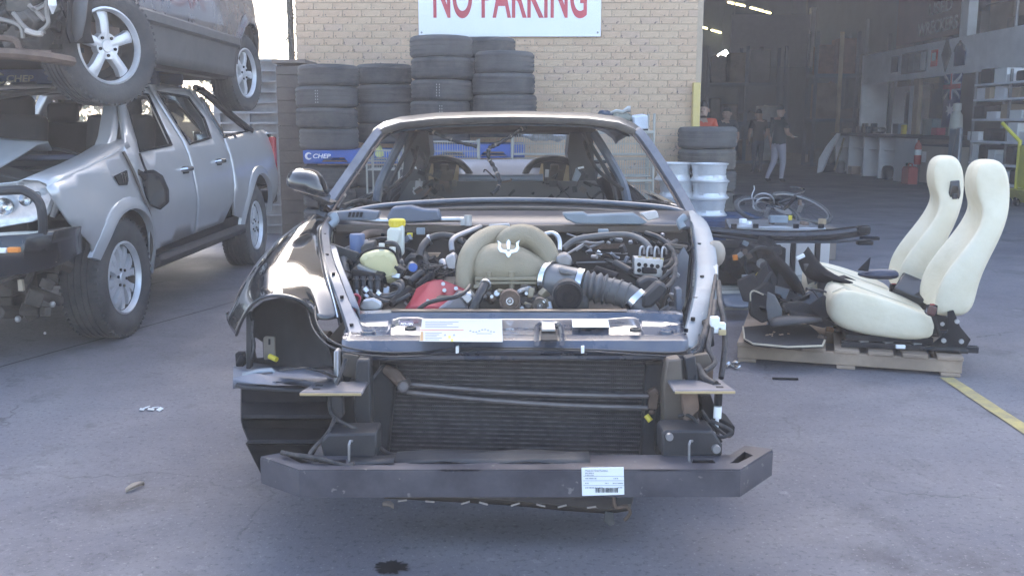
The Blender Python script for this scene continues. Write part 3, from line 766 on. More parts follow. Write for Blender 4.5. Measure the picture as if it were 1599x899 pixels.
for side in (0, 1):
    fn = uflank(side)
    panel(U_FENDER, [], .075, fn).build('front_fender', M_silver_paint, ute, smooth=40, solid=.012)
    d1 = panel(U_FDOOR, [U_FWIN], .1, fn).build('door', M_silver_paint, ute, smooth=40, solid=.022)
    d2 = panel(U_RDOOR, [U_RWIN], .1, fn).build('door', M_silver_paint, ute, smooth=40, solid=.022)
    panel(U_TRAY, [], .09, fn).build('tray_side', M_silver_paint, ute, smooth=40, solid=.02)
    sgn = 1 if side == 0 else -1
    for d, hy, hz in ((d1, 7.25, 1.02), (d2, 8.1, 1.045)):
        c = fn(hy, hz); mb = MB()
        mb.tube([c + Vector((0, -.09, 0)), c + Vector((.035 * sgn, -.06, .004)), c + Vector((.04 * sgn, .05, .004)), c + Vector((0, .085, 0))], [.014, .02, .02, .015], 8)
        mb.build('handle', M_chrome, d)
        mb = MB(); mb.box(c + Vector((.012 * sgn, 0, -.005)), (.01, .13, .055)); mb.build('handle_recess', M_plastic, d, bevel=.004)
    panel([(a * .985 + .1, z) for a, z in U_RWIN] if 0 else U_RWIN, [], .2, lambda y, z: fn(y, z) - Vector((.008 * sgn, 0, 0))).build('window_pane', M_tint if side else M_glass, d2, solid=.004)
    # window seals and wheel arch lips
    for d, wn_ in ((d1, U_FWIN), (d2, U_RWIN)):
        mb = MB(); mb.tube([fn(y, z) + Vector((.012 * sgn, 0, 0)) for y, z in wn_], .011, 6, closed=True); mb.build('window_seal', M_plastic, d)
    for nm, a_ in (('wheel_arch_lip', archF), ('wheel_arch_lip', archR)):
        rings = []
        for y, z in a_:
            c = fn(y, z); cy = 6.09 if nm and y < 7.5 else 9.29
            o_ = Vector((0, y - cy, z - .4)).normalized()
            rings.append([c + Vector((-.01 * sgn, 0, 0)) - o_ * .004, c + Vector((.034 * sgn, 0, 0)) + o_ * .002, c + Vector((.036 * sgn, 0, 0)) + o_ * .03, c + Vector((.012 * sgn, 0, 0)) + o_ * .075, c + Vector((-.012 * sgn, 0, 0)) + o_ * .08])
        MB().loft(rings).build(nm, M_silver_paint, ute, smooth=50)
    mb = MB(); x = -2.45 if side == 0 else -4.35
    rings = []
    for y in (6.56, 6.62, 8.6, 8.7):
        e = .6 if y in (6.56, 8.7) else 1
        rings.append([Vector((x + .03 * sgn * e, y, .40)), Vector((x + .045 * sgn * e, y, .43)), Vector((x + .02 * sgn, y, .455)), Vector((x - .11 * sgn, y, .45)), Vector((x - .11 * sgn, y, .37)), Vector((x - .02 * sgn, y, .365))])
    mb.loft(rings).build('side_step', M_plastic2, ute, smooth=50)
    mb = MB(); mb.bz(x - .13 * sgn, x - .045 * sgn, 6.56, 8.72, .42, .54); mb.build('sill', M_plastic, ute, smooth=0)
# fender top ledge, cowl, bonnet
mb = MB(); rows = []
for y in (5.28, 5.45, 5.7, 5.95, 6.2, 6.35):
    zt = 1.02 + (y - 5.27) * .19; f = uflank(0)(y, min(zt, 1.19)); f.z = zt
    rows.append([f + Vector((.004, 0, -.02)), f + Vector((-.006, 0, .012)), f + Vector((-.05, .0, .03)), f + Vector((-.13, .01, .035)), f + Vector((-.17, .01, .02)), f + Vector((-.175, .01, -.05))])
mb.grid(rows).build('fender_top', M_silver_paint, ute, smooth=60, solid=.006)
mb = MB(); rows = []
xs = [-2.95, -3.1, -3.4, -3.75, -4.0, -4.18]
for i, (y, z) in enumerate([(5.30, .95), (5.42, 1.05), (5.7, 1.14), (5.92, 1.235), (6.04, 1.27), (6.12, 1.22)]):
    rows.append([Vector((x + rnd.uniform(-.02, .02) + (i * .012 if x > -3 else 0), y + .12 * (x + 2.95) * (1 if i > 2 else -.4), z + .03 * math.sin((x + 3) * 5 + i))) for x in xs])
mb.grid(rows).build('bonnet', mat('bonnet_silver', (.50, .52, .54), .3, .3, .05, coat=.7, dirt=(.35, .35, .34), damt=.4), ute, smooth=50, solid=.012)
mb = MB(); mb.tube(spline([P(-60, 226, 6.3), P(62, 231, 6.3), P(105, 236, 6.36), P(142, 248, 6.42)], 5), .03, 6, flat=.4); mb.build('cowl_panel', M_plastic2, ute)
mb = MB(); mb.tube(spline([P(-60, 240, 6.15), P(40, 247, 6.12), P(110, 246, 6.2), P(130, 250, 6.25)], 5), .018, 6); mb.build('wiring_conduit', mat('blue_grey_conduit', (.07, .085, .13), .5), ute)
# windscreen frame + pillars + roof
for side in (0, 1):
    def mx(v): return Vector((v.x if side == 0 else -6.8 - v.x, v.y, v.z))
    a = [Vector((-2.60, 6.18, 1.17)), Vector((-2.62, 6.32, 1.26)), Vector((-2.73, 6.7, 1.46)), Vector((-2.83, 7.08, 1.575))]
    rings = [[mx(p + Vector((.045, .02, .0))), mx(p + Vector((.03, -.04, .02))), mx(p + Vector((-.05, -.06, .02))), mx(p + Vector((-.055, .02, -.01)))] for p in a]
    MB().loft(rings).build('windscreen_pillar', M_silver_paint, ute, smooth=50, bevel=.008)
mb = MB(); mb.tube(spline([Vector((-2.80, 7.06, 1.56)), Vector((-3.0, 6.98, 1.585)), Vector((-3.4, 6.92, 1.575)), Vector((-3.75, 6.96, 1.53)), Vector((-4.0, 7.06, 1.50))], 5), .034, 8, flat=.7); mb.build('windscreen_header', M_clad, ute)
rows = []
for i, y in enumerate((7.0, 7.2, 7.5, 7.9, 8.3, 8.46)):
    z0 = (1.575, 1.60, 1.635, 1.66, 1.67, 1.63)[i]
    rows.append([Vector((-3.4 + dx, y - .05 * abs(dx) * 0, z0 + .035 * (1 - (dx / .66) ** 2) - (.03 if abs(dx) > .6 else 0))) for dx in (.66, .62, .4, .15, -.15, -.4, -.62, -.66)])
MB().grid(rows).build('roof', M_silver_paint, ute, smooth=50, solid=.02)
panel([(-2.52, .75), (-4.28, .75), (-4.28, 1.2), (-4.06, 1.64), (-2.74, 1.64), (-2.52, 1.2)], [[(-2.70, 1.22), (-4.10, 1.22), (-3.98, 1.56), (-2.82, 1.56)]], .2, lambda x, z: Vector((x, 8.47, z))).build('cab_rear_wall', M_silver_paint, ute, solid=.02)
# cabin interior
mb = MB()
mb.bz(-4.2, -2.6, 6.3, 8.4, .5, .56); mb.build('cabin_floor', M_plastic, ute)
mb = MB(); mb.loft([[Vector((x, 6.42, .75)), Vector((x, 6.40, 1.08)), Vector((x, 6.6, 1.15)), Vector((x, 6.78, 1.1)), Vector((x, 6.8, .8))] for x in (-4.2, -3.9, -3.4, -2.9, -2.62)]).build('dashboard', M_plastic2, ute, smooth=50)
for sx in (-2.98, -3.80):
    mb = MB()
    for (y0, z0, d, sz, rx) in ((7.1, .82, (.5, .5, .16), 0, 0), (7.38, 1.12, (.5, .14, .62), 0, -.22), (7.49, 1.47, (.28, .1, .2), 0, -.2)):
        mb.box((sx, y0, z0), d, (rx, 0, 0))
    mb.build('front_seat', mat('charcoal_seat_cloth', (.045, .043, .043), .9, 0, .15), ute, bevel=.05, seg=3)
mb = MB(); mb.box((-3.4, 8.1, .85), (1.4, .5, .18)); mb.box((-3.4, 8.33, 1.12), (1.4, .14, .5), (-.15, 0, 0))
for sx in (-2.95, -3.85): mb.box((sx, 8.38, 1.45), (.27, .09, .17), (-.1, 0, 0))
mb.build('rear_seat', MATS['charcoal_seat_cloth'], ute, bevel=.05, seg=3)
mb = MB(); ring = [Vector((-3.85, 6.95, 1.08)) + Matrix.Rotation(.45, 3, 'X') @ Vector((.18 * math.cos(a), 0, .18 * math.sin(a))) for a in [2 * math.pi * i / 20 for i in range(20)]]
mb.tube(ring, .014, 6, closed=True); mb.cyl((-3.85, 6.95, 1.08), (-3.85, 6.75, .98), .05); mb.build('steering_wheel', M_plastic, ute)
# tray
mb = MB(); mb.bz(-4.25, -2.56, 8.52, 10.15, .70, .73); mb.bz(-4.28, -2.53, 10.16, 10.2, .7, 1.25); mb.bz(-4.25, -2.56, 8.5, 8.53, .7, 1.2)
mb.build('tray_bed', M_plastic, ute)
mb = MB(); mb.bz(-4.26, -2.56, 10.205, 10.245, .68, 1.27); mb.build('tailgate', M_silver_paint, ute, bevel=.015)
for sx in (-2.515, -4.285):
    mb = MB(); mb.box((sx, 10.2, 1.0), (.06, .11, .44)); mb.build('tail_lamp', M_redl, ute, bevel=.015)
mb = MB(); mb.bz(-4.3, -2.52, 10.25, 10.36, .52, .66); mb.build('rear_bumper', M_plastic2, ute, bevel=.03)
for side in (0, 1):
    def mx(v): return Vector((v.x if side == 0 else -6.8 - v.x, v.y, v.z))
    mb = MB(); mb.tube(spline([mx(Vector((-2.74, 8.5, 1.66))), mx(Vector((-2.72, 8.7, 1.62))), mx(Vector((-2.62, 9.15, 1.42))), mx(Vector((-2.55, 9.5, 1.285)))], 4), .034, 8); mb.build('sports_bar', M_gloss, ute)
    mb = MB(); mb.tube([mx(Vector((-2.73, 8.55, 1.58))), mx(Vector((-2.55, 8.56, 1.24)))], .03, 8); mb.tube([mx(Vector((-2.56, 8.56, 1.25))), mx(Vector((-2.56, 9.5, 1.275)))], .016, 8); mb.build('sports_bar_foot', M_gloss, ute)
# chassis
mb = MB(); mb.bz(-4.0, -2.9, 5.7, 10.0, .45, .58); mb.bz(-3.1, -2.9, 5.45, 10.1, .36, .5); mb.bz(-3.9, -3.7, 5.45, 10.1, .36, .5)
mb.cyl((-4.2, 9.29, .39), (-2.6, 9.29, .39), .05); mb.sphere((-3.5, 9.29, .39), .15); mb.cyl((-4.2, 6.09, .37), (-2.6, 6.09, .37), .04)
for (y0, y1, z0) in ((5.68, 6.52, .8), (8.83, 9.78, .9)):
    mb.bz(-2.95, -2.78, y0, y1, .5, z0); mb.bz(-2.78, -2.50, y0 + .05, y1 - .05, z0 - .01, z0 + .02)
mb.build('chassis', mat('underbody_black', (.022, .021, .021), .8, 0, .3), ute)
# engine bay clutter
mb = MB(); r_ = random.Random(4)
mb.bz(-4.1, -2.78, 5.5, 6.35, .55, .85)
for i in range(26): mb.box((r_.uniform(-3.7, -2.8), r_.uniform(5.5, 6.3), r_.uniform(.85, 1.06)), (r_.uniform(.05, .25), r_.uniform(.05, .25), r_.uniform(.05, .2)), (r_.uniform(-.4, .4), r_.uniform(-.4, .4), r_.uniform(0, 3)))
mb.build('engine', mat('dark_greasy_engine', (.05, .045, .038), .6, .2, .4, 8), ute, bevel=.008, seg=1)
# headlamp
hp = [P(-60, 292, 5.28), P(20, 284, 5.30), P(60, 278, 5.36), P(82, 290, 5.42), P(84, 312, 5.42), P(76, 336, 5.38), P(50, 347, 5.32), P(-60, 366, 5.24)]
hl = MB().prism(hp, (-.03, .16, .0)).build('headlamp', M_lens, ute, bevel=.02, seg=3)
for px, py, r_ in ((8, 322, .05), (40, 312, .035), (58, 305, .022)):
    mb = MB(); c = P(px, py, 5.27); mb.lathe([(r_, .0), (r_ * .96, -.012), (r_ * .5, .02), (0, .028)], c, (0, 1, 0), 20); mb.build('lamp_reflector', M_chrome, hl)
mb = MB(); rows = [[P(62, 272, 5.42), P(80, 270, 5.5), P(92, 282, 5.5)], [P(84, 290, 5.43), P(92, 292, 5.46), P(98, 300, 5.5)], [P(86, 312, 5.43), P(94, 316, 5.45), P(97, 322, 5.5)], [P(78, 338, 5.4), P(84, 340, 5.42), P(88, 335, 5.47)]]
mb.grid(rows).build('headlamp_surround', M_silver_paint, ute, solid=.008)
# bull bar and bumper
bars = MB(); bars.tube(spline([P(-80, 305, 5.0), P(20, 297, 5.0), P(44, 301, 5.0), P(60, 314, 5.0), P(66, 335, 5.0), P(67, 372, 5.02)], 5), .024, 10)
bars.build('bull_bar_hoop', M_plastic2, ute)
def sect(px, yt, yb, Y, d): 
    a = P(px, yt, Y); b = P(px, yb, Y); return [a, a.lerp(b, .3) + Vector((0, -.03, 0)), a.lerp(b, .7) + Vector((0, -.03, 0)), b, b + Vector((-.03, d, .02)), a + Vector((-.03, d, 0))]
MB().loft([sect(-260, 378, 445, 4.9, .2), sect(-60, 372, 440, 4.88, .2), sect(40, 366, 428, 4.92, .2), sect(85, 360, 418, 5.05, .2), sect(118, 356, 402, 5.35, .15), sect(133, 360, 392, 5.6, .08)]).build('bumper_bar', M_gloss, ute, smooth=45, bevel=.008)
mb = MB(); c = P(22, 390, 4.87); mb.box(c, (.06, .03, .028)); ind = mb.build('indicator', M_orange, ute, bevel=.006)
mb = MB(); c = P(-2, 391, 4.865); mb.box(c, (.085, .03, .026)); mb.build('clear_lens', M_white, ind, bevel=.006)
mb = MB(); mb.tube([P(-30, 452, 5.05), P(40, 425, 5.05), P(88, 408, 5.08)], [.02, .022, .012], 6, flat=.4); mb.build('bumper_trim', M_brown, ute)
mb = MB(); r_ = random.Random(9)
mb.bz(-3.9, -2.80, 5.3, 5.6, .40, .50); mb.bz(-3.9, -2.86, 5.4, 5.66, .28, .38); mb.cyl(P(10, 440, 5.2), P(95, 470, 5.5), .03)
for i in range(16): mb.box(P(r_.uniform(-10, 105), r_.uniform(410, 490), r_.uniform(5.2, 5.6)), (r_.uniform(.03, .14), r_.uniform(.03, .14), r_.uniform(.03, .1)), (r_.uniform(-.5, .5), r_.uniform(-.5, .5), r_.uniform(0, 3)))
mb.build('front_underbody', mat('dusty_underbody', (.075, .062, .05), .8, .1, .35, 9), ute, bevel=.006, seg=1)
mb = MB(); mb.box(P(33, 445, 5.0), (.025, .02, .06)); mb.build('tow_tab', mat('pale_bracket', (.35, .28, .2), .6), ute)
for px, py in ((28, 498), (82, 475), (70, 520)):
    mb = MB(); mb.sphere(P(px, py, 5.3 if py < 515 else 5.45), .018 if py < 515 else .008, 8, 6); mb.build('chassis_bolt', mat('pale_bolt_zinc', (.4, .38, .36), .4, .6), ute)
# fender damage strip + vent + hanging mirror
mb = MB(); c = uflank(0)(6.02, 1.01)
mb.prism([c + Vector((.006, y, z)) for y, z in ((-.09, .03), (.10, .055), (.11, .0), (.09, -.035), (-.03, -.03))], (.01, 0, 0)); vt = mb.build('fender_vent', M_plastic, ute)
mb = MB()
for k in range(3): mb.box(c + Vector((.022, .0 + k * .035, .012)), (.008, .014, .055), (.3, 0, 0))
mb.build('vent_fin', M_chrome, vt, kind='stuff')
mir = MB(); cc = P(240, 297, 6.38); rings = []
for dy, s in ((-.0, .9), (.012, 1), (.06, .92), (.10, .6), (.115, .2)):
    rr_ = [(-.062, .13), (.0, .135), (.05, .1), (.088, .0), (.085, -.09), (.03, -.135), (-.03, -.11), (-.075, -.02), (-.08, .08)]
    rings.append([cc + Vector((a * s, dy, b * s)) for a, b in rr_])
mo = mir.loft(rings).build('hanging_mirror', M_plastic, ute, bevel=.006)
mb = MB(); mb.prism([cc + Vector((a * .82, -.004, b * .82)) for a, b in rr_], (0, .003, 0)); mb.build('mirror_glass', M_gloss, mo)
mb = MB(); mb.tube(spline([P(207, 255, 6.42), P(214, 268, 6.36), P(222, 272, 6.36), P(228, 282, 6.4)], 4), [.02] * 13, 6); mb.tube(spline([P(218, 240, 6.42), P(226, 262, 6.38), P(236, 280, 6.4)], 4), .008, 5); mb.build('mirror_arm', M_plastic, mo)
mb = MB(); mb.tube([uflank(0)(y, z) + Vector((.014, 0, 0)) for y, z in ((6.21, 1.18), (6.27, 1.05), (6.41, .75), (6.515, .5), (6.54, .4))], .012, 5); mb.build('torn_door_seal', mat('torn_edge_metal', (.16, .13, .11), .6, .3), ute)
wheel(ute, (-2.595, 6.09, .385), .385, .27, .232, 'split', R(-3), spin=.3)
wheel(ute, (-2.595, 9.29, .385), .385, .27, .232, 'split', 0, spin=.1)
wheel(ute, (-4.205, 6.09, .385), .385, .27, .232, 'split', R(-3), outdir=-1)
wheel(ute, (-4.205, 9.29, .385), .385, .27, .232, 'split', 0, outdir=-1)

# ================================================================ PALLET ON THE UTE ROOF
chep_pallet(-3.38, 7.78, 1.628, 0, 'faded blue pallet lying on the crushed roof of the silver ute', 'blue pallets among the tyre stacks', rx=R(3.2), faded=True, markx=.17)

# ================================================================ DARK GREY SUV ON TOP
suv = T('grey_suv', 'dark grey four wheel drive wreck stacked on top of the silver ute', 'car', (-3.35, 7.6, 1.77))
def ssx(y, z):
    x = -2.43
    if z < 2.0: x = -2.43 - (2.0 - z) * .10
    elif z < 2.5: x = -2.43 + .02 * math.sin((z - 2.0) / .5 * math.pi)
    else: x = -2.43 - (z - 2.5) * .30
    if y > 9.2: x -= .30 * ((y - 9.2) / .75) ** 2
    if y < 5.9: x -= .12 * ((5.9 - y) / .7) ** 2
    return x
def sfl(side, pr=0.0):
    def fn(y, z):
        x = ssx(y, z) + pr
        return Vector((x if side == 0 else -6.7 - x, y, z))
    return fn
aF = arc(5.97, 1.84, .425, 172, 0, 14); aR = arc(9.08, 1.84, .42, 176, 4, 14)
S_BODY = [(6.40, 1.80), (6.42, 1.78), (8.62, 1.78)] + aR + [(9.52, 1.78), (9.82, 1.80), (9.88, 2.2), (9.84, 2.6), (9.66, 2.8), (9.45, 3.4), (7.4, 3.46), (6.55, 2.86), (5.4, 2.68), (5.28, 2.35), (5.50, 1.95)] + aF
S_BODY = [(8.62, 1.80)] + aR + [(9.52, 1.78), (9.82, 1.80), (9.88, 2.2), (9.84, 2.6), (9.66, 2.8), (9.45, 3.4), (7.4, 3.46), (6.55, 2.86), (5.4, 2.68), (5.28, 2.35), (5.50, 1.95)] + aF + [(6.42, 1.80)]
S_W1 = [(6.85, 2.84), (7.9, 2.86), (7.9, 3.36), (7.5, 3.38)]; S_W2 = [(8.0, 2.86), (8.9, 2.86), (8.85, 3.34), (8.0, 3.36)]
for side in (0, 1):
    sgn = 1 if side == 0 else -1
    panel(S_BODY, [S_W1, S_W2], .12, sfl(side)).build('body_side', M_grey_paint, suv, smooth=40, solid=.02)
    for wn_ in (S_W1, S_W2): panel(wn_, [], .3, sfl(side, -.012)).build('window', M_tint, suv, solid=.005)
    panel([(6.43, 1.76), (8.60, 1.76), (8.62, 1.9), (8.66, 2.0), (8.66, 2.08), (6.36, 2.08), (6.40, 1.95)], [], .15, sfl(side, .022)).build('cladding', M_clad, suv, smooth=40, solid=.018)
    mb = MB(); rings = []
    for y in (6.37, 6.42, 8.60, 8.65):
        e = .3 if y in (6.37, 8.65) else 1
        c = sfl(side, .03)(y, 2.06); rings.append([c + Vector((0, 0, -.05)), c + Vector((.03 * e * sgn, 0, -.035)), c + Vector((.03 * e * sgn, 0, .02)), c + Vector((0, 0, .04))])
    mb.loft(rings).build('rub_strip', M_clad, suv, smooth=30)
    for y in (7.38, 8.42):
        mb = MB(); mb.tube([sfl(side, .006)(y, z) for z in (1.8, 2.1, 2.5, 2.8)], .008, 5); mb.build('door_gap', M_plastic, suv)
    mb = MB(); mb.bz(-2.62 if side == 0 else -4.2, -2.5 if side == 0 else -4.08, 6.4, 8.65, 1.74, 1.80); mb.build('sill', M_plastic2, suv)
    for a_, cy in ((aF, 5.97), (aR, 9.08)):
        rings = []
        for y, z in a_:
            c = sfl(side)(y, z); o_ = Vector((0, y - cy, z - 1.84)).normalized()
            rings.append([c - Vector((.02 * sgn, 0, 0)), c + Vector((.03 * sgn, 0, 0)), c + Vector((.03 * sgn, 0, 0)) + o_ * .04, c + Vector((.012 * sgn, 0, 0)) + o_ * .09])
        MB().loft(rings).build('wheel_arch_flare', M_grey_paint, suv, smooth=50)
mb = MB(); mb.bz(-4.15, -2.55, 5.6, 9.7, 1.772, 1.80); mb.bz(-3.9, -3.7, 5.3, 9.7, 1.70, 1.771) if 0 else None
mb.cyl((-4.0, 9.08, 1.82), (-2.6, 9.08, 1.82), .05); mb.cyl((-4.0, 5.97, 1.82), (-2.6, 5.97, 1.82), .045)
for (y0, y1) in ((5.56, 6.39), (8.67, 9.49)):
    mb.bz(-2.86, -2.74, y0, y1, 1.80, 2.30); mb.bz(-2.74, -2.46, y0 + .03, y1 - .03, 2.27, 2.31)
    mb.bz(-3.96, -3.84, y0, y1, 1.80, 2.30); mb.bz(-4.24, -3.97, y0 + .03, y1 - .03, 2.27, 2.31)
mb.build('underbody', MATS['underbody_black'], suv)
MB().grid([[Vector((x, y, z + .03 * (1 - ((x + 3.35) / .7) ** 2))) for x in (-2.70, -3.0, -3.35, -3.7, -4.0)] for y, z in ((7.35, 3.44), (8, 3.5), (8.9, 3.48), (9.45, 3.38))]).build('roof', M_grey_paint, suv, solid=.02)
MB().grid([[Vector((x, y, z + .04 * (1 - ((x + 3.35) / .8) ** 2))) for x in (-2.58, -3.0, -3.35, -3.7, -4.12)] for y, z in ((5.35, 2.66), (5.8, 2.78), (6.5, 2.86))]).build('bonnet', M_grey_paint, suv, solid=.02)
MB().grid([[Vector((x, y, z)) for x in (-2.72, -3.35, -3.98)] for y, z in ((6.52, 2.87), (7.36, 3.44))]).build('windscreen', M_tint, suv, solid=.006)
MB().loft([[Vector((x, 9.80 - dx, 1.79)), Vector((x, 9.93 - dx, 1.84)), Vector((x, 9.95 - dx, 2.15)), Vector((x, 9.82 - dx, 2.22))] for x, dx in ((-2.60, .1), (-2.75, .02), (-3.35, -.04), (-3.95, .02), (-4.10, .1))]).build('rear_bumper', M_clad, suv, smooth=40)
MB().grid([[Vector((x, y, z)) for x in (-2.66, -3.35, -4.04)] for y, z in ((9.86, 2.2), (9.84, 2.6), (9.66, 2.85), (9.45, 3.38))]).build('tailgate', M_grey_paint, suv, solid=.02)
# crumpled front end
r_ = random.Random(21); M_wreck = mat('grimy_wrecked_metal', (.12, .10, .085), .7, .25, .4, 9, bump=.3, dirt=(.06, .07, .065), damt=.6)
mb = MB()
for i in range(34):
    mb.box(P(r_.uniform(-60, 75), r_.uniform(0, 75), r_.uniform(5.3, 5.7)), (r_.uniform(.05, .25), r_.uniform(.04, .15), r_.uniform(.03, .14)), (r_.uniform(-.7, .7), r_.uniform(-.7, .7), r_.uniform(0, 3)))
mb.bz(-3.9, -2.87, 5.7, 5.85, 1.80, 2.45); mb.build('crushed_front', M_wreck, suv, bevel=.01, seg=1)
mb = MB(); mb.tube(spline([P(-80, 92, 5.2), P(0, 84, 5.2), P(60, 88, 5.2), P(110, 96, 5.35)], 5), .05, 8, flat=.6); mb.tube(spline([P(-40, 58, 5.18), P(20, 62, 5.2), P(35, 80, 5.2), P(80, 84, 5.25)], 5), .018, 6); mb.build('front_crossmember', M_rust, suv)
mb = MB()
for a_ in ([(72, -10), (73, 20), (75, 38), (62, 50)], [(45, 8), (56, 16), (72, 8)], [(52, 12), (62, 24), (70, 32)], [(20, 20), (40, 44), (58, 52), (70, 50)], [(0, 30), (30, 40), (36, 60)]):
    mb.tube(spline([P(x, y, 5.22) for x, y in a_], 4), .012, 6)
mb.build('bent_pipe', mat('dull_bent_pipe', (.22, .2, .18), .5, .5), suv, kind='stuff')
mb = MB(); mb.tube([P(81, -5, 5.2), P(82, 8, 5.2), P(82, 22, 5.22)], [.02, .022, .004], 8); mb.build('broken_lamp', M_white, suv)
mb = MB(); mb.tube(spline([P(40, 48, 5.18), P(55, 53, 5.18), P(66, 53, 5.18)], 3), .014, 6); mb.build('plastic_shard', mat('pale_shard', (.42, .37, .32), .6), suv)
rows = [[P(x + d, y, 5.35 + q * .12) for q, d in enumerate((0, 10, 22, 36))] for x, y in ((108, -20), (106, 20), (104, 50), (110, 68))]
MB().grid(rows).build('torn_arch_liner', M_plastic, suv, smooth=50, solid=.012)
MB().grid([[P(x, y, 5.42) for x, y in r__] for r__ in ([(112, -10), (126, -10), (138, -8)], [(110, 30), (122, 34), (134, 30)], [(110, 66), (118, 66), (128, 58)])]).build('hanging_fender', M_clad, suv, smooth=50, solid=.01)
wheel(suv, (-2.49, 5.95, 1.815), .352, .235, .224, 'five', R(-28), M_alloy, spin=1.62)
wheel(suv, (-2.545, 9.08, 1.815), .345, .235, .222, 'five', R(-8), M_alloy, spin=1.2)
wheel(suv, (-4.155, 5.97, 1.815), .345, .235, .222, 'five', R(4), M_alloy, outdir=-1)
wheel(suv, (-4.155, 9.08, 1.815), .345, .235, .222, 'five', 0, M_alloy, outdir=-1)
# ================================================================ STRIPPED BLACK COUPE
car = T('stripped_black_coupe', 'half dismantled black coupe with bonnet, front bumper and windscreen removed and engine exposed', 'car', (0, 4.2, 0))
def V(*a): return Vector(a)
def pp_(pts): return [P(*q) for q in pts]
def trace(outline, Yf, step=6.0, holes=()):
    f = Yf if callable(Yf) else (lambda a, b: Yf)
    return panel(outline, list(holes), step, lambda a, b: P(a, b, f(a, b)))
def slab(name, outline, Y, d, m, parent=car, **k):
    pts = [P(a, b, Y) for a, b in outline]
    return MB().prism(pts, (0, d, 0)).build(name, m, parent, **{**dict(smooth=30, bevel=.003, seg=1), **k})
def hose(name, pts, r, m=M_hose, parent=car, n=8, k=5, **kw):
    return MB().tube(spline(pp_(pts), k), r, n).build(name, m, parent, smooth=60, **kw)

# --- roof, pillars
sil = [(578, 214), (585, 202), (600, 192), (625, 184), (680, 178), (740, 176), (800, 175), (860, 176), (920, 178), (966, 184), (988, 193), (1003, 204), (1010, 215)]
r1 = [P(a, b, 5.30) for a, b in sil]
def rw(dy, dz, sx, drop=0): return [V(p.x * sx, p.y + dy, p.z + dz - drop * abs(p.x) ** 3) for p in r1]
r0 = [P(a + (4 if a < 790 else -4 if a > 810 else 0), b + (17 if 590 < a < 1000 else 8), 5.24) for a, b in sil]
r0b = [P(a, b + 8, 5.235) for a, b in sil]
MB().grid([r0, r0b, r1, rw(.08, .001, 1.01), rw(.45, .003, 1.02), rw(.9, -.004, 1.0), rw(1.2, -.04, .97), rw(1.26, -.06, .96)]).build('roof', mat('dusty_grey_roof', (.06, .056, .054), .3, 0, .15, coat=.6, dirt=(.20, .175, .15), damt=.65, dthr=.44), car, smooth=60, solid=.012)
mb = MB(); mb.grid([[p + V(0, .02, -.012) for p in r0[2:-2]], [p + V(0, .10, .0) for p in r0[2:-2]], [p + V(0, .12, .02) for p in r0[2:-2]]])
mb.build('roof_header', mat('bare_header_metal', (.06, .08, .11), .4, .3, .3, 20, dirt=(.10, .085, .07), damt=.6), car, smooth=60, solid=.006)
M_pill = mat('dusty_pillar_paint', (.07, .085, .11), .38, .1, .2, coat=.3, dirt=(.16, .165, .18), dscale=8, damt=.6)
for nm, pts in (('l', [(497, 338, 4.62), (520, 303, 4.78), (548, 263, 4.97), (575, 224, 5.16), (592, 203, 5.28)]), ('r', [(1088, 345, 4.58), (1066, 303, 4.78), (1040, 262, 4.97), (1013, 222, 5.16), (996, 203, 5.28)])):
    rings = []
    sg = -1 if nm == 'l' else 1
    for p in spline(pp_(pts), 4):
        rings.append([p + V(sg * .012, 0, .0), p + V(sg * .004, -.035, .018), p + V(-sg * .030, -.03, .0), p + V(-sg * .042, .03, -.012), p + V(-sg * .03, .06, -.01), p + V(sg * .005, .05, .01)])
    MB().loft(rings).build('windscreen_pillar', M_pill, car, smooth=50)
    # edge pinch weld flange, rough
    mb = MB(); mb.tube([p + V(-sg * .047, .0, -.006) for p in spline(pp_(pts), 4)], .006, 5); mb.build('pillar_flange', M_rust, car)
# rear of the cabin
M_trim = mat('dark_bare_cabin_metal', (.03, .03, .032), .5, .1, .3, 8, dirt=(.085, .08, .075), damt=.5)
for out in ([(632, 206), (668, 206), (672, 240), (664, 270), (668, 306), (624, 310), (630, 260)], [(926, 206), (890, 206), (886, 240), (892, 270), (886, 306), (935, 310), (928, 260)]):
    slab('rear_pillar', out, 6.45, .35, M_trim)
for pts in ([(633, 208, 5.9), (612, 248, 5.85), (594, 285, 5.8), (588, 316, 5.75)], [(927, 208, 5.9), (950, 245, 5.85), (972, 285, 5.8), (980, 316, 5.75)]):
    sp = spline(pp_(pts), 4)
    mb = MB(); mb.tube(sp, .028, 8); mb.build('door_pillar', M_pill, car)
    s_ = -1 if sp[0].x < 0 else 1
    mb = MB(); mb.tube([p + V(-s_ * .055, .1, .0) for p in sp], .014, 6); mb.build('door_seal', M_rubber, car)
mb = MB(); mb.tube(spline(pp_([(632, 206, 6.5), (700, 203, 6.52), (800, 202, 6.54), (870, 203, 6.52), (930, 206, 6.5)]), 4), .03, 8); mb.build('rear_header', M_brown, car)
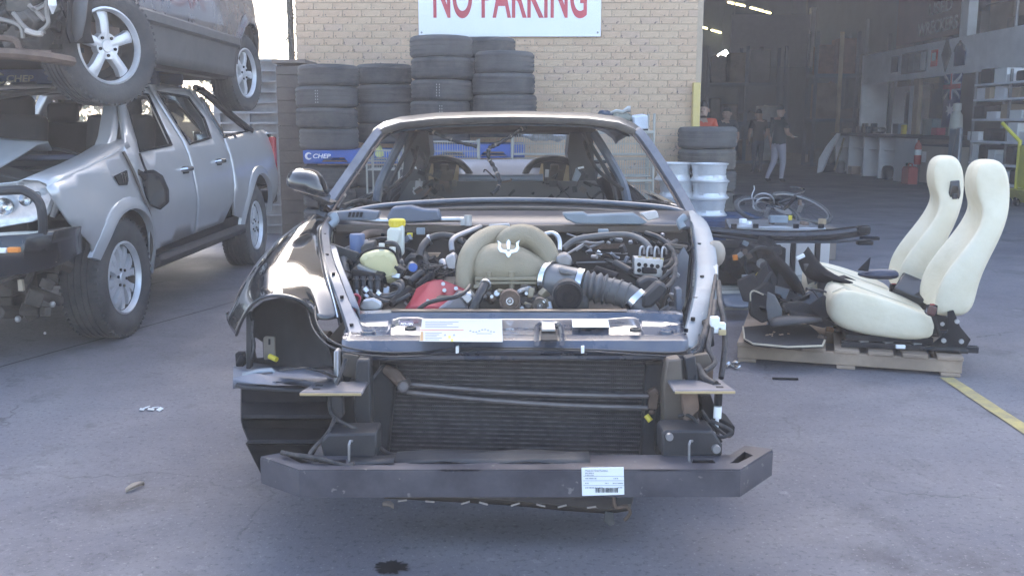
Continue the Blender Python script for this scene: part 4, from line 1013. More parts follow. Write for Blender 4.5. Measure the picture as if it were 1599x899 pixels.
# bulkhead with two arched openings and the pale shelf between
slab('rear_bulkhead', [(640, 283), (930, 283), (960, 330), (610, 330)], 6.40, .03, mat('bare_grey_bulkhead', (.085, .082, .08), .55, .1, .12, 6, dirt=(.06, .06, .06), damt=.5))
shelf = [[P(x, y, Y) for x in (716, 740, 770, 800, 828, 848)] for y, Y in ((283, 6.42), (274, 6.44), (254, 6.98), (250, 7.0))]
MB().grid(shelf).build('parcel_shelf', mat('grey_shelf_metal', (.17, .20, .25), .4, .3, .1, dirt=(.14, .15, .17), damt=.4), car, solid=.01)
for cx, s_ in ((690, 1), (862, 1)):
    pts = [(cx - 46, 284), (cx - 38, 264), (cx - 24, 252), (cx, 247), (cx + 24, 252), (cx + 40, 266), (cx + 50, 284)]
    mb = MB(); mb.tube(spline([P(a, b, 6.5) for a, b in pts], 4), .022, 8); mb.build('bulkhead_arch', M_trim, car)
    MB().prism([P(a, b, 6.72) for a, b in pts], (0, .02, 0)).build('arch_back', M_trim, car)
    for dx in (-16, 24):
        mb = MB(); a = P(cx + dx - 4, 283, 6.46); b = P(cx + dx, 256, 6.5)
        mb.loft([[a + V(-.012, 0, 0), a + V(.03, 0, 0), a + V(.03, .02, 0), a + V(-.012, .02, 0)], [b + V(-.004, 0, 0), b + V(.01, 0, 0), b + V(.01, .02, 0), b + V(-.004, .02, 0)]]); mb.build('support_gusset', mat('tan_gusset', (.34, .25, .15), .6, 0, .1), car)
    mb = MB(); mb.box(P(cx + 5, 276, 6.6), (.13, .05, .09)); mb.box(P(cx + 4, 262, 6.6), (.06, .04, .05)); mb.build('seat_belt_reel', M_brown, car, bevel=.01)
mb = MB(); mb.box(P(651, 263, 6.3), (.05, .02, .012), (0, .4, 0)); mb.box(P(907, 262, 6.3), (.04, .02, .012), (0, -.2, 0)); mb.build('bright_tab', M_white, car, kind='stuff')
slab('hanging_trim', [(641, 232), (662, 238), (668, 262), (652, 266), (646, 250)], 6.2, .04, M_gloss)
slab('hanging_trim', [(893, 282), (900, 262), (908, 272), (902, 284)], 6.1, .03, M_primer)
mb = MB(); mb.bz(-.82, .82, 4.6, 6.4, .25, .29); mb.loft([[V(x, y, z) for x, z in ((-.14, .29), (-.12, .48), (.12, .48), (.14, .29))] for y in (4.5, 6.39)]); mb.build('floor_pan', M_trim, car)
# body sides and tail (doors, rear quarters) with rear wheels
for s_ in (-1, 1):
    rows = []
    for y, w_ in ((4.95, .93), (5.4, .945), (5.9, .95), (6.3, .945)):
        rows.append([V(s_ * w_ * k, y, z) for k, z in ((.90, .24), (.97, .30), (1, .5), (1.01, .66), (.99, .82), (.945, .92), (.90, .925))])
    d = MB().grid(rows).build('door', M_black_paint, car, smooth=60, solid=.02)
    mb = MB(); c = V(s_ * .95, 6.1, .78); mb.tube([c + V(0, -.08, 0), c + V(s_ * .025, -.05, 0), c + V(s_ * .025, .05, 0), c + V(0, .08, 0)], .011, 6); mb.build('handle', M_black_paint, d)
    def qf(y, z):
        w_ = .945 + .03 * math.exp(-((y - 6.95) / .5) ** 2) - .25 * max(0, (y - 7.3) / .7) ** 2
        k = .97 + .03 * math.sin((z - .25) / .75 * math.pi)
        return V(s_ * w_ * k * (1 if z < .8 else 1 - .25 * (z - .8) / .25), y, z)
    ar = arc(6.98, .36, .36, 172, 8, 12)
    panel([(6.31, .24), (6.62, .30)] + ar + [(7.36, .32), (7.75, .36), (7.95, .55), (7.9, .9), (7.3, 1.03), (6.7, 1.0), (6.31, .93)], [], .1, qf).build('rear_quarter', M_black_paint, car, smooth=50, solid=.015)
    wheel(car, (s_ * .84, 6.98, .345), .345, .26, .25, 'split', 0, M_alloy2, outdir=s_)
MB().grid([[V(x, y, z) for x in (-.70, -.3, 0, .3, .70)] for y, z in ((7.0, 1.09), (7.4, 1.06), (7.85, .98), (7.95, .9), (7.98, .45))]).build('boot_lid', M_black_paint, car, smooth=60, solid=.015)
r_ = random.Random(63)
for i in range(46):
    side = r_.random()
    px = r_.uniform(642, 715) if side < .45 else r_.uniform(850, 930) if side < .9 else r_.uniform(715, 850)
    py = r_.uniform(268, 312); mb = MB(); c = P(px, py, r_.uniform(6.15, 6.38))
    if r_.random() < .55: mb.box(c, (r_.uniform(.01, .06), .02, r_.uniform(.01, .05)), (0, r_.uniform(-.8, .8), 0))
    else: mb.tube(spline([c, P(px + r_.uniform(-16, 16), py + r_.uniform(-12, 12), 6.2), P(px + r_.uniform(-20, 20), py + r_.uniform(-4, 22), 6.2)], 4), r_.uniform(.004, .009), 5)
    mb.build('cabin_wiring' if len(mb.v) > 8 else 'cabin_bracket', r_.choice([M_plastic, M_plastic2, M_brown, M_wire, M_steel, M_rust]), car, smooth=50)
for pts in ([(600, 300, 5.6), (640, 270, 5.8), (652, 230, 6.0)], [(972, 296, 5.6), (930, 262, 5.8), (912, 222, 6.0)], [(586, 318, 5.3), (560, 314, 5.1), (536, 322, 4.9)], [(985, 318, 5.3), (1020, 315, 5.1), (1052, 324, 4.9)]):
    hose('body_loom', pts, .012, M_wire)
# --- windscreen base, cowl
bar = spline(pp_([(548, 330, 4.66), (600, 321, 4.74), (700, 314, 4.84), (800, 312, 4.88), (920, 315, 4.84), (1030, 323, 4.74), (1068, 331, 4.66)]), 5)
mb = MB(); mb.tube(bar, .013, 8); mb.build('windscreen_base', M_pill, car)
mb = MB(); mb.tube([p + V(0, -.07, -.035) for p in bar], .010, 6); mb.build('windscreen_flange', M_brown, car)
MB().grid([[p + V(0, .02, -.01) for p in bar], [p + V(0, -.09, -.055) for p in bar]]).build('scuttle_panel', M_trim, car, solid=.006)
MB().grid([[P(x, y, Y) for x in (520, 600, 700, 800, 900, 1000, 1078)] for y, Y in ((330, 4.62), (338, 4.55), (346, 4.45), (354, 4.42), (358, 4.42))]).build('cowl_tray', mat('grimy_blue_cowl', (.03, .04, .062), .35, 0, .25, dirt=(.055, .048, .045), dscale=6, damt=.7), car, smooth=50, solid=.006)
mb = MB(); mb.box(P(795, 357, 4.38), (1.58, .04, .035)); mb.build('firewall_lip', mat('brown_stained_lip', (.085, .06, .042), .5, .1, .3, 8, dirt=(.08, .07, .065), damt=.6), car, bevel=.006)
slab('firewall', [(520, 360), (1075, 360), (1060, 520), (540, 520)], 4.42, .03, mat('grimy_firewall', (.022, .02, .02), .6, .1, .3, 6, dirt=(.06, .038, .024), damt=.6))
hose('wiper_linkage', [(530, 337, 4.4), (570, 343, 4.38), (620, 345, 4.36), (690, 343, 4.36), (735, 343, 4.36)], .012, M_alloy2, n=8)
mo_ = slab('wiper_motor', [(603, 341), (612, 324), (640, 322), (660, 327), (684, 328), (690, 345), (650, 348), (610, 347)], 4.33, .09, mat('blue_grey_motor', (.10, .12, .16), .4, .2, .15), bevel=.01, seg=2)
mb = MB(); mb.cyl(P(731, 336, 4.33), P(731, 352, 4.33), .018, 10); mb.box(P(728, 346, 4.34), (.05, .04, .03)); mb.build('wiper_spindle', M_alloy2, car)
slab('cowl_grille', [(510, 333), (560, 328), (592, 331), (588, 345), (530, 345), (512, 340)], 4.36, .08, mat('dusty_cowl_plastic', (.12, .135, .165), .45, 0, .2), bevel=.006)
for k in range(4): slab('grille_slot', [(545 + k * 6, 331), (549 + k * 6, 331), (547 + k * 6, 339), (543 + k * 6, 339)], 4.355, .004, M_plastic, bevel=0)
slab('cowl_cover', [(878, 333), (912, 332), (918, 336), (990, 333), (1012, 347), (1003, 351), (900, 350), (884, 343)], 4.34, .07, M_primer, bevel=.006)
slab('cowl_bracket', [(1000, 333), (1025, 329), (1030, 340), (1012, 345)], 4.34, .05, M_alloy2)
for pts in ([(520, 334, 4.32), (524, 345, 4.31), (516, 352, 4.3)], [(1070, 338, 4.32), (1062, 346, 4.31), (1066, 356, 4.3)]):
    hose('hinge_bracket', pts, .018, M_primer, k=3)
# --- wing mirror
mr_ = []
cc = P(480, 288, 4.45)
for dy, s in ((0, .93), (.02, 1), (.07, .97), (.11, .8), (.135, .45), (.14, .1)):
    mr_.append([cc + V(a * s, dy, b * s) for a, b in ((-.105, .0), (-.10, .045), (-.075, .07), (-.03, .076), (.03, .07), (.065, .045), (.082, .0), (.098, -.05), (.08, -.068), (.03, -.055), (-.04, -.03), (-.09, -.02))])
for i in range(len(mr_)): mr_[i] = [V(p.x, 2 * cc.y + .07 - p.y, p.z) for p in mr_[i]]
mirr = MB().loft(mr_).build('wing_mirror', M_black_paint, car, smooth=60, sub=1)
mb = MB(); mb.loft([[cc + V(-.08, .05, -.028), cc + V(.04, .04, -.062), cc + V(.1, .05, -.09), cc + V(.06, .07, -.10), cc + V(-.04, .08, -.055)], [cc + V(-.08, .11, -.028), cc + V(.04, .12, -.055), cc + V(.12, .13, -.09), cc + V(.08, .13, -.11), cc + V(-.04, .11, -.055)]]); mb.build('mirror_base', M_gloss, mirr, bevel=.006)
mb = MB(); mb.tube([cc + V(.06, .09, -.06), P(503, 322, 4.6), P(512, 333, 4.7)], [.03, .022, .03], 8); mb.build('mirror_arm', M_black_paint, mirr)

# --- left front fender
FR = [
 [(527, 496, 3.50), (512, 499, 3.46), (496, 499, 3.42), (489, 487, 3.40), (472, 471, 3.38), (445, 463, 3.37), (420, 463, 3.38), (401, 469, 3.40), (387, 484, 3.42), (376, 504, 3.45), (369, 523, 3.5)],
 [(521, 470, 3.60), (508, 471, 3.58), (492, 466, 3.56), (480, 458, 3.55), (462, 449, 3.54), (438, 445, 3.53), (414, 448, 3.54), (394, 458, 3.56), (378, 474, 3.58), (365, 494, 3.60), (359, 510, 3.62)],
 [(510, 430, 3.85), (499, 424, 3.84), (486, 418, 3.83), (470, 411, 3.82), (450, 407, 3.82), (428, 407, 3.82), (408, 413, 3.83), (390, 428, 3.84), (374, 450, 3.85), (360, 478, 3.85), (352, 490, 3.86)],
 [(502, 392, 4.15), (494, 386, 4.15), (484, 381, 4.15), (470, 377, 4.15), (454, 376, 4.15), (437, 379, 4.15), (420, 388, 4.15), (404, 402, 4.15), (390, 424, 4.15), (380, 450, 4.15), (376, 470, 4.15)],
 [(499, 362, 4.45), (493, 357, 4.45), (485, 354, 4.45), (475, 353, 4.45), (464, 355, 4.45), (453, 359, 4.45), (442, 366, 4.45), (430, 379, 4.45), (420, 396, 4.45), (412, 420, 4.45), (408, 440, 4.45)],
 [(510, 340, 4.75), (504, 338, 4.75), (497, 337, 4.75), (489, 337, 4.75), (481, 340, 4.75), (473, 345, 4.75), (466, 352, 4.75), (459, 362, 4.75), (452, 378, 4.75), (447, 400, 4.75), (445, 420, 4.75)],
 [(516, 332, 4.92), (511, 331, 4.92), (506, 331, 4.92), (500, 332, 4.92), (494, 334, 4.92), (489, 339, 4.92), (484, 346, 4.92), (479, 356, 4.92), (474, 371, 4.92), (470, 390, 4.92), (468, 408, 4.92)]]
def comp(Y):
    ks = [(3.3, 3.3), (3.4, 3.4), (3.6, 3.53), (3.85, 3.68), (4.15, 3.94), (4.45, 4.25), (4.75, 4.62), (4.92, 4.9), (5.2, 5.2)]
    for (a, b), (c, d) in zip(ks, ks[1:]):
        if Y <= c: return b + (d - b) * (Y - a) / (c - a)
    return Y
FR = [[(a, b, comp(Y)) for a, b, Y in r_] for r_ in FR]
fen = MB().grid([pp_(r_) for r_ in FR]).build('front_fender', M_black_paint, car, smooth=80, solid=.006, sub=2)
mb = MB(); mb.tube(spline(pp_([FR[0][i] for i in range(2, 11)]), 3), .006, 6); mb.build('fender_edge', M_plastic2, fen)
mb = MB(); mb.tube(spline(pp_([(r_[0][0] + 1, r_[0][1], r_[0][2] - .004) for r_ in FR]), 4), .005, 6); mb.build('edge_seal', M_chrome, fen)
slab('fender_tail', [(352, 488), (360, 500), (368, 522), (362, 516), (354, 500)], 3.8, .05, M_black_paint, fen)
# scratches on the fender
# --- left bonnet rail and inner wing
def strip3(name, left, right, m, th=.008, parent=car, **k):
    a = spline(pp_(left), 4); b = spline(pp_(right), 4)
    n = min(len(a), len(b))
    return MB().grid([[a[i], a[i].lerp(b[i], .12) + V(0, 0, .008), a[i].lerp(b[i], .88) + V(0, 0, .006), b[i], b[i] + V(.0, 0, -.03)] for i in range(n)]).build(name, m, parent, smooth=40, solid=th, **k)
M_rail = mat('dusty_blue_rail', (.09, .105, .135), .35, .1, .12, coat=.4, dirt=(.17, .17, .18), dscale=7, damt=.6)
strip3('bonnet_rail', [(512, 342, comp(4.6)), (502, 362, comp(4.4)), (505, 395, comp(4.1)), (514, 432, comp(3.8)), (527, 470, comp(3.58)), (540, 510, comp(3.38)), (546, 535, comp(3.27))], [(520, 345, comp(4.6)), (514, 365, comp(4.4)), (518, 398, comp(4.1)), (530, 435, comp(3.8)), (545, 472, comp(3.58)), (562, 505, comp(3.38)), (572, 530, comp(3.27))], M_rail)
strip3('inner_wing', [(516, 385, comp(4.2)), (522, 410, comp(4.0)), (533, 440, comp(3.8)), (544, 470, comp(3.6)), (548, 482, comp(3.54))], [(525, 388, comp(4.15)), (532, 412, comp(3.97)), (544, 442, comp(3.77)), (557, 474, comp(3.56)), (560, 486, comp(3.5))], M_rail)
for px, py, Y in ((507, 370, 4.35), (511, 402, 4.05), (521, 432, 3.8), (534, 468, 3.58), (549, 512, 3.36)):
    mb = MB(); mb.cyl(P(px, py, comp(Y)) + V(0, 0, .006), P(px, py, comp(Y)) + V(0, 0, .016), .007, 8); mb.build('rail_clip', M_plastic, car)
slab('side_wall', [(515, 380), (560, 395), (575, 500), (545, 500)], 4.0, .02, M_trim)
# --- right bonnet rail (outer fender gone, pale and dusty)
strip3('bonnet_rail', [(1066, 338, 4.6), (1079, 352, 4.45), (1084, 375, 4.28), (1086, 405, 4.05), (1086, 435, 3.82), (1082, 465, 3.62), (1074, 500, 3.42), (1064, 530, 3.28), (1058, 542, 3.22)],
       [(1082, 330, 4.62), (1102, 347, 4.46), (1112, 372, 4.28), (1118, 402, 4.05), (1119, 432, 3.82), (1116, 465, 3.62), (1103, 505, 3.42), (1089, 534, 3.28), (1082, 546, 3.22)], M_primer)
strip3('rail_flange', [(1113, 420, 3.92), (1111, 445, 3.76), (1103, 475, 3.58), (1096, 495, 3.46)], [(1120, 415, 3.92), (1119, 445, 3.76), (1112, 478, 3.58), (1104, 498, 3.46)], mat('clean_grey_flange', (.42, .43, .43), .5, .1, .08))
slab('inner_wing', [(1058, 400), (1068, 385), (1076, 400), (1070, 470), (1052, 520), (1040, 520), (1044, 470)], 4.0, .015, M_rail)
for px, py, Y in ((1092, 385, 4.2), (1090, 414, 4.0), (1096, 436, 3.8), (1086, 470, 3.6), (1082, 502, 3.4), (1071, 520, 3.3)):
    mb = MB(); mb.cyl(P(px, py, Y) + V(0, 0, .004), P(px, py, Y) + V(0, 0, .016), .008, 8); mb.build('rail_clip', M_plastic, car)
mb = MB(); mb.sphere(P(1117, 396, 4.2), (.045, .05, .06)); mb.build('strut_boot', mat('pale_brown_boot', (.30, .25, .2), .6), car)
# --- slam panel
cols = [528, 540, 552, 562, 596, 604, 606, 616, 646, 656, 662, 700, 760, 812, 840, 880, 930, 950, 956, 988, 1000, 1008, 1014, 1048, 1060, 1070, 1082]
prof = [(3.60, .625), (3.565, .655), (3.54, .668), (3.505, .664), (3.49, .640), (3.455, .636), (3.45, .634), (3.42, .634), (3.36, .634), (3.315, .634), (3.31, .634), (3.27, .630), (3.255, .629), (3.23, .640), (3.205, .641), (3.17, .634), (3.15, .605), (3.16, .59)]
def bump_(cpx, Y):
    c = cpx if cpx < 806 else 1612 - cpx
    if 3.30 < Y < 3.457:
        if 604 <= c <= 606 or 656 <= c: return .014 if (Y > 3.39 or c < 662) and Y > 3.34 else (.004 if c > 662 else .012)
        if 606 < c < 656: return .020
        if 552 < c < 604: return -.008
    return 0
rows = []
for i, (Y, z) in enumerate(prof):
    row = []
    for cpx in cols:
        x = (cpx - 800) * (3.2 + (Y - 3.2) * .55) / 1500
        e = abs(x - .01) / .58
        row.append(V(x, Y + (.06 * max(0, e - .75) if Y < 3.3 else -.05 * max(0, e - .8)), z + bump_(cpx, Y) - .012 * max(0, e - .7)))
    rows.append(row)
slam = MB().grid(rows).build('slam_panel', M_slam, car, smooth=28, solid=.008)
stain = MB().grid([[V((a - 800) * 3.38 / 1500, Y, z) for a in range(600, 1016, 26)] for Y, z in ((3.538, .6745), (3.507, .671))]); stain.build('stained_ridge', mat('brown_stain', (.20, .135, .085), .35, 0, .3, 7, coat=.5), slam, solid=.002)
def onslam(px, py, z=.653): return G(px, py, z)
def lbl(name, quad, z, m, parent):
    return MB().prism([onslam(a, b, z) for a, b in quad], (0, 0, .0012)).build(name, m, parent, smooth=0)
big = lbl('service_label', [(655, 533), (785, 534), (784, 498), (659, 499)], .658, M_label, slam)
def lm(quad, m, nm='print'): return lbl(nm, quad, .6595, m, big)
mb = MB()
def addq(q, z=.6595): mb.prism([onslam(a, b, z) for a, b in q], (0, 0, .0006))
addq([(657, 515.6), (724, 515.6), (724, 514.8), (657, 514.8)]); mb.build('red_rule', mat('faint_red_ink', (.5, .12, .1), .5), big, smooth=0)
mb = MB(); addq([(656, 532), (661, 532), (661, 518), (657, 518)]); mb.build('brown_block', mat('brown_ink', (.35, .22, .1), .5), big, smooth=0)
mb = MB(); addq([(700, 528), (704, 528), (704, 524), (700, 524)]); addq([(704, 533), (708, 533), (708, 529), (704, 529)]); mb.build('yellow_mark', mat('olive_ink', (.5, .48, .08), .5), big, smooth=0, kind='stuff')
mb = MB()
for a, b in ((695, 524), (709, 524)): addq([(a - 2, b), (a + 2, b), (a, b - 3)])
for k in range(9): addq([(733 + k * 4.6, 517 + 2 * math.sin(k)), (736 + k * 4.6, 517 + 2 * math.sin(k)), (736 + k * 4.6, 515.4 + 2 * math.sin(k)), (733 + k * 4.6, 515.6 + 2 * math.sin(k))])
addq([(744, 521), (768, 521), (768, 520.4), (744, 520.4)])
for k in range(5): addq([(664, 520 + k * 2.6), (690 - k % 3 * 4, 520 + k * 2.6), (690 - k % 3 * 4, 519.4 + k * 2.6), (664, 519.4 + k * 2.6)])
for k in range(4): addq([(664, 503 + k * 2.6), (716 - k % 3 * 9, 503 + k * 2.6), (716 - k % 3 * 9, 502.4 + k * 2.6), (664, 502.4 + k * 2.6)])
mb.build('fine_print', mat('pale_blue_ink', (.2, .26, .36), .5), big, smooth=0, kind='stuff')
lbl('white_label', [(894, 511), (952, 511), (949, 498.5), (893, 498.5)], .658, M_white, slam)
cl = lbl('code_label', [(622, 509), (646, 509), (646, 500), (623, 500)], .6565, M_white, slam)
lbl('code_field', [(623.5, 508), (645, 508), (645, 501), (624, 501)], .658, mat('dark_blue_ink', (.04, .05, .12), .5), cl)
q0 = onslam(625, 507.4, .6597); q1 = onslam(644, 507.4, .6597)
text_obj('lettering', 'MO-12N', M_white, cl, q0, (0, 0, 0), (q1 - q0).length, .036, .001, .01)
for px, py, rr_ in ((575, 521, .028), (641, 515, .02), (992, 517, .02), (1040, 520, .028)):
    c = onslam(px, py, .632 if rr_ > .025 else .657); mb = MB()
    mb.lathe([(rr_, 0), (rr_ * .95, .010), (rr_ * .7, .011), (rr_ * .55, .003), (rr_ * .4, .001), (.001, .001)], c, (0, 0, 1), 20); mb.build('buffer_seat', M_plastic2 if rr_ < .025 else M_slam, slam)
mb = MB(); lc = [(838, 536), (838, 514), (844, 505), (868, 505), (876, 514), (878, 536)]
mb.tube(spline([onslam(a, b, .655) for a, b in lc], 4), .009, 6); latch = mb.build('bonnet_latch', M_slam, car)
mb = MB(); mb.prism([onslam(a, b, .652) for a, b in ((844, 532), (871, 532), (869, 514), (846, 514))], (0, 0, .003)); mb.build('latch_opening', MATS['underbody_black'], latch)
mb = MB(); mb.prism([onslam(a, b, .662) for a, b in ((846, 517), (867, 517), (866, 505), (846, 505))], (0, 0, .006)); mb.build('latch_plate', M_alloy2, latch)
# release cables along the front lip
hose('release_cable', [(492, 478, 3.4), (494, 502, 3.3), (512, 528, 3.2), (545, 543, 3.14), (600, 550, 3.12), (660, 549, 3.12), (714, 544, 3.12), (800, 543, 3.12), (910, 545, 3.12), (1000, 549, 3.12), (1060, 550, 3.13), (1088, 540, 3.16), (1092, 522, 3.2)], .0034)
hose('release_cable', [(480, 480, 3.42), (490, 515, 3.28), (520, 543, 3.16), (580, 555, 3.10), (650, 556, 3.10), (714, 548, 3.11), (800, 546, 3.11), (910, 548, 3.11), (1000, 554, 3.11), (1065, 556, 3.12), (1092, 546, 3.15), (1098, 528, 3.18)], .0034)
for px in (714, 910): slab('cable_clip', [(px - 2.5, 541), (px + 2.5, 540), (px + 2.5, 551), (px - 2.5, 552)], 3.095, .012, M_white, bevel=.001)
slab('slam_lower_beam', [(530, 548), (1085, 548), (1075, 562), (580, 563)], 3.19, .05, M_slam, bevel=.006)

# --- radiator pack
tilt = .032
def rp(x, y, Y): return P(x, y + (x - 600) * tilt, Y)
slab('condenser_core', [(592, 556), (1030, 556), (1030, 722), (592, 715)], 3.275, .03, M_core)
mb = MB()
for i in range(24):
    y = 556 + i * 6.9
    for dy, r_ in ((0, .0042),):
        a = rp(596, y - 8, 3.270); b = rp(1026, y - 8 - 4, 3.270)
        mb.box((a + b) / 2, ((b - a).length, .012, .0032), (0, -math.atan2((b - a).z, (b - a).x), 0))
mb.build('cooling_tubes', mat('dusty_tube_alloy', (.15, .14, .145), .6, .3, .4, 30), car, kind='stuff', smooth=0)
mb = MB()
for i in range(150):
    x = 597 + i * 2.86
    a = P(x, 560, 3.268); b = P(x - 3, 716, 3.268)
    mb.box((a + b) / 2, (.0015, .008, (a - b).length))
mb.build('cooling_fins', M_core, car, kind='stuff', smooth=0)
slab('end_tank', [(575, 598), (596, 570), (620, 575), (616, 610), (606, 716), (578, 716)], 3.22, .05, M_plastic2, bevel=.008)
slab('end_tank', [(1008, 568), (1040, 566), (1042, 716), (1000, 716)], 3.24, .05, M_plastic2, bevel=.008)
M_pipe = mat('dusty_cooler_pipe', (.15, .13, .13), .55, .4, .2, 20, dirt=(.22, .19, .17), damt=.6)
for a, b in (((634, 599), (1018, 618)), ((636, 612), (1012, 636))):
    pts = [P(a[0] + (b[0] - a[0]) * t, a[1] + (b[1] - a[1]) * t + 5 * math.sin(t * 3.1), 3.215) for t in [i / 8 for i in range(9)]]
    mb = MB(); mb.tube(pts, .0085, 8); mb.build('cooler_pipe', M_pipe, car)
mb = MB(); mb.lathe([(0, 0), (.018, 0), (.021, -.004), (.021, .05), (0, .05)], P(630, 603, 3.17), (0, 1, 0), 18); mb.cyl(P(630, 603, 3.166), P(630, 603, 3.172), .012); mb.build('pipe_flange', M_pipe, car)
mb = MB(); mb.tube(pp_([(603, 576, 3.22), (615, 584, 3.2), (628, 598, 3.19)]), [.017, .024, .022], 10); mb.build('inlet_stub', M_rust, car)
mb = MB(); mb.box(P(1020, 625, 3.2), (.03, .03, .055), (0, .1, 0)); mb.box(P(1019, 611, 3.2), (.034, .03, .022), (0, -.5, 0)); mb.cyl(P(1017, 640, 3.19), P(1018, 646, 3.19), .01); mb.build('pipe_fitting', M_rust, car, bevel=.004)
mb = MB(); mb.tube(pp_([(1009, 648, 3.19), (1016, 657, 3.18)]), .010, 8); mb.build('yellow_plug', M_yellow, car)
# --- front legs, brackets, crush cans
slab('front_leg', [(556, 562), (577, 562), (581, 700), (566, 704), (552, 640)], 3.06, .07, M_plastic2, bevel=.006)
slab('front_leg', [(1042, 562), (1064, 560), (1070, 640), (1068, 704), (1036, 704), (1036, 600)], 3.06, .07, M_brown, bevel=.006)
slab('lamp_bracket', [(521, 548), (528, 548), (528, 606), (552, 603), (558, 610), (556, 616), (521, 616)], 3.04, .05, M_steel, bevel=.004)
slab('lamp_bracket', [(534, 552), (560, 556), (558, 590), (536, 588)], 3.12, .02, M_brown, bevel=.004)
slab('lamp_bracket', [(1070, 560), (1086, 556), (1090, 600), (1074, 600)], 3.06, .05, M_plastic2, bevel=.004)
slab('inner_rail', [(522, 620), (552, 616), (558, 700), (526, 690)], 3.15, .2, M_plastic2, bevel=.006)
slab('inner_rail', [(1070, 618), (1094, 612), (1090, 655), (1068, 684)], 3.1, .2, M_brown, bevel=.006)
for sgn, x0, x1, y0 in ((-1, 466, 566, 607), (1, 1052, 1150, 604)):
    z = P(800, y0 + 5, 2.93).z
    xa = P(x0, y0, 2.93).x; xb = P(x1, y0, 2.93).x
    mb = MB(); mb.prism([V(xa, 2.93, z), V(xb, 2.93, z), V(xb - (.02 if sgn > 0 else 0), 3.06, z), V(xa + (.03 if sgn < 0 else 0), 3.06, z)], (0, 0, -.011))
    pl_ = mb.build('tow_plate', mat('blue_grey_plate', (.13, .13, .15), .45, .4, .2, dirt=(.10, .09, .08), damt=.5), car, bevel=.006, seg=2)
    mb = MB(); mb.bz(xa + .004, xb - .004, 2.926, 2.9295, z - .0105, z - .003); mb.build('bare_edge', mat('brassy_bare_edge', (.42, .33, .18), .45, .5, .2), pl_)
    for k in range(2):
        mb = MB(); cx_ = (xb - .045 if sgn > 0 else xa + .05) ; cy_ = 2.965 + k * .04
        mb.box((cx_, cy_, z + .001), (.022, .012, .002)); mb.build('bolt_hole', MATS['underbody_black'], pl_)
    slab('tow_bracket', [(516, 618), (534, 618), (536, 650), (520, 668)] if sgn < 0 else [(1064, 614), (1090, 612), (1092, 640), (1070, 664)], 2.98, .04, M_rust if sgn > 0 else M_plastic2, bevel=.004)
slab('crush_can', [(500, 690), (512, 678), (588, 676), (588, 716), (505, 716)], 2.87, .12, M_plastic2, bevel=.006)
slab('crush_can', [(1034, 676), (1042, 672), (1114, 673), (1128, 694), (1128, 712), (1034, 714)], 2.87, .12, M_plastic2, bevel=.006)
mb = MB(); mb.lathe([(0, 0), (.011, 0), (.012, .004), (.012, .02)], P(1046, 683, 2.855), (0, 1, 0), 16); mb.lathe([(0, 0), (.012, 0), (.014, .004), (.014, .02)], P(1119, 702, 2.855), (0, 1, 0), 16); mb.build('can_bolt', M_steel, car, kind='stuff')
for px in (545, 1076):
    mb = MB(); mb.tube(pp_([(px, 720, 2.82), (px, 694, 2.82), (px + 2, 688, 2.83), (px + 5, 688, 2.85)]), .004, 6); mb.build('wire_hook', M_steel, car)
# --- crash beam with cut outs
zt = P(800, 734, 2.75).z; zb = P(800, 775.5, 2.75).z
front = [G(407, 713.5, zt), G(467, 734, zt), G(1156, 733.5, zt), G(1206, 702, zt)]
back = [G(1163, 696.5, zt), G(1140, 711, zt), G(500, 712, zt), G(448, 706, zt)]
poly = [(p.x, p.y) for p in front + back]
holes = [[(q.x, q.y) for q in (G(a, b, zt) for a, b in h)] for h in ([(1079, 724), (1118, 724), (1113, 717.5), (1082, 717.5)], [(1140, 724), (1152, 724), (1176, 712), (1162, 706)], [(498, 724), (540, 725), (540, 718), (500, 718)], [(470, 724), (490, 724), (462, 710), (444, 711)])]
M_beam = mat('black_beam_paint', (.045, .042, .052), .42, .1, .15, 5, coat=.15, dirt=(.11, .10, .11), dscale=7, damt=.6, dirt_rough=.7, speck=((.22, .2, .19), 30, .68, .6))
mb = panel(poly, holes, .06, lambda x, y: V(x, y, zt)); mb.v = list(mb.v); bm_ = mb.build('crash_beam', M_beam, car, smooth=0, solid=.006)
mb = MB()
ft = [V(p.x, p.y, zt - .003) for p in front]; fb = [V(p.x, p.y, zb) for p in front]
mb.grid([ft, fb]); mb.build('beam_face', M_beam, bm_, smooth=0, solid=.005)
mb = MB(); bt_ = [V(p.x, p.y, zt - .003) for p in back]; bb_ = [V(p.x, p.y, zb) for p in back]; mb.grid([bt_, bb_])
mb.grid([[ft[3], bt_[0]], [fb[3], bb_[0]]]); mb.grid([[ft[0], bt_[3]], [fb[0], bb_[3]]])
mb.build('beam_back', M_beam, bm_, smooth=0, solid=.005)
panel([(p.x * .995, p.y + (.004 if i < 4 else -.004)) for i, p in enumerate(front + back)], [], .08, lambda x, y: V(x, y, zb + .004)).build('beam_floor', M_beam, bm_, smooth=0, solid=.004)
# plastic duct scraps lying along the beam top
MB().grid([[V(x, y, zt + .006 + .006 * math.sin(x * 23) * math.sin(y * 70) + dz * .45) for x in (-.36, -.2, -.08, .05, .18, .24)] for y, dz in ((2.80, -.004), (2.83, .004), (2.86, .012), (2.885, .02))]).build('torn_air_deflector', M_plastic2, car, smooth=60, solid=.003)
MB().grid([[V(x, y, zt + .005 + .004 * math.sin(x * 30)) for x in (-.5, -.42, -.36)] for y in (2.79, 2.86)]).build('torn_air_deflector', M_plastic2, car, smooth=60, solid=.003)
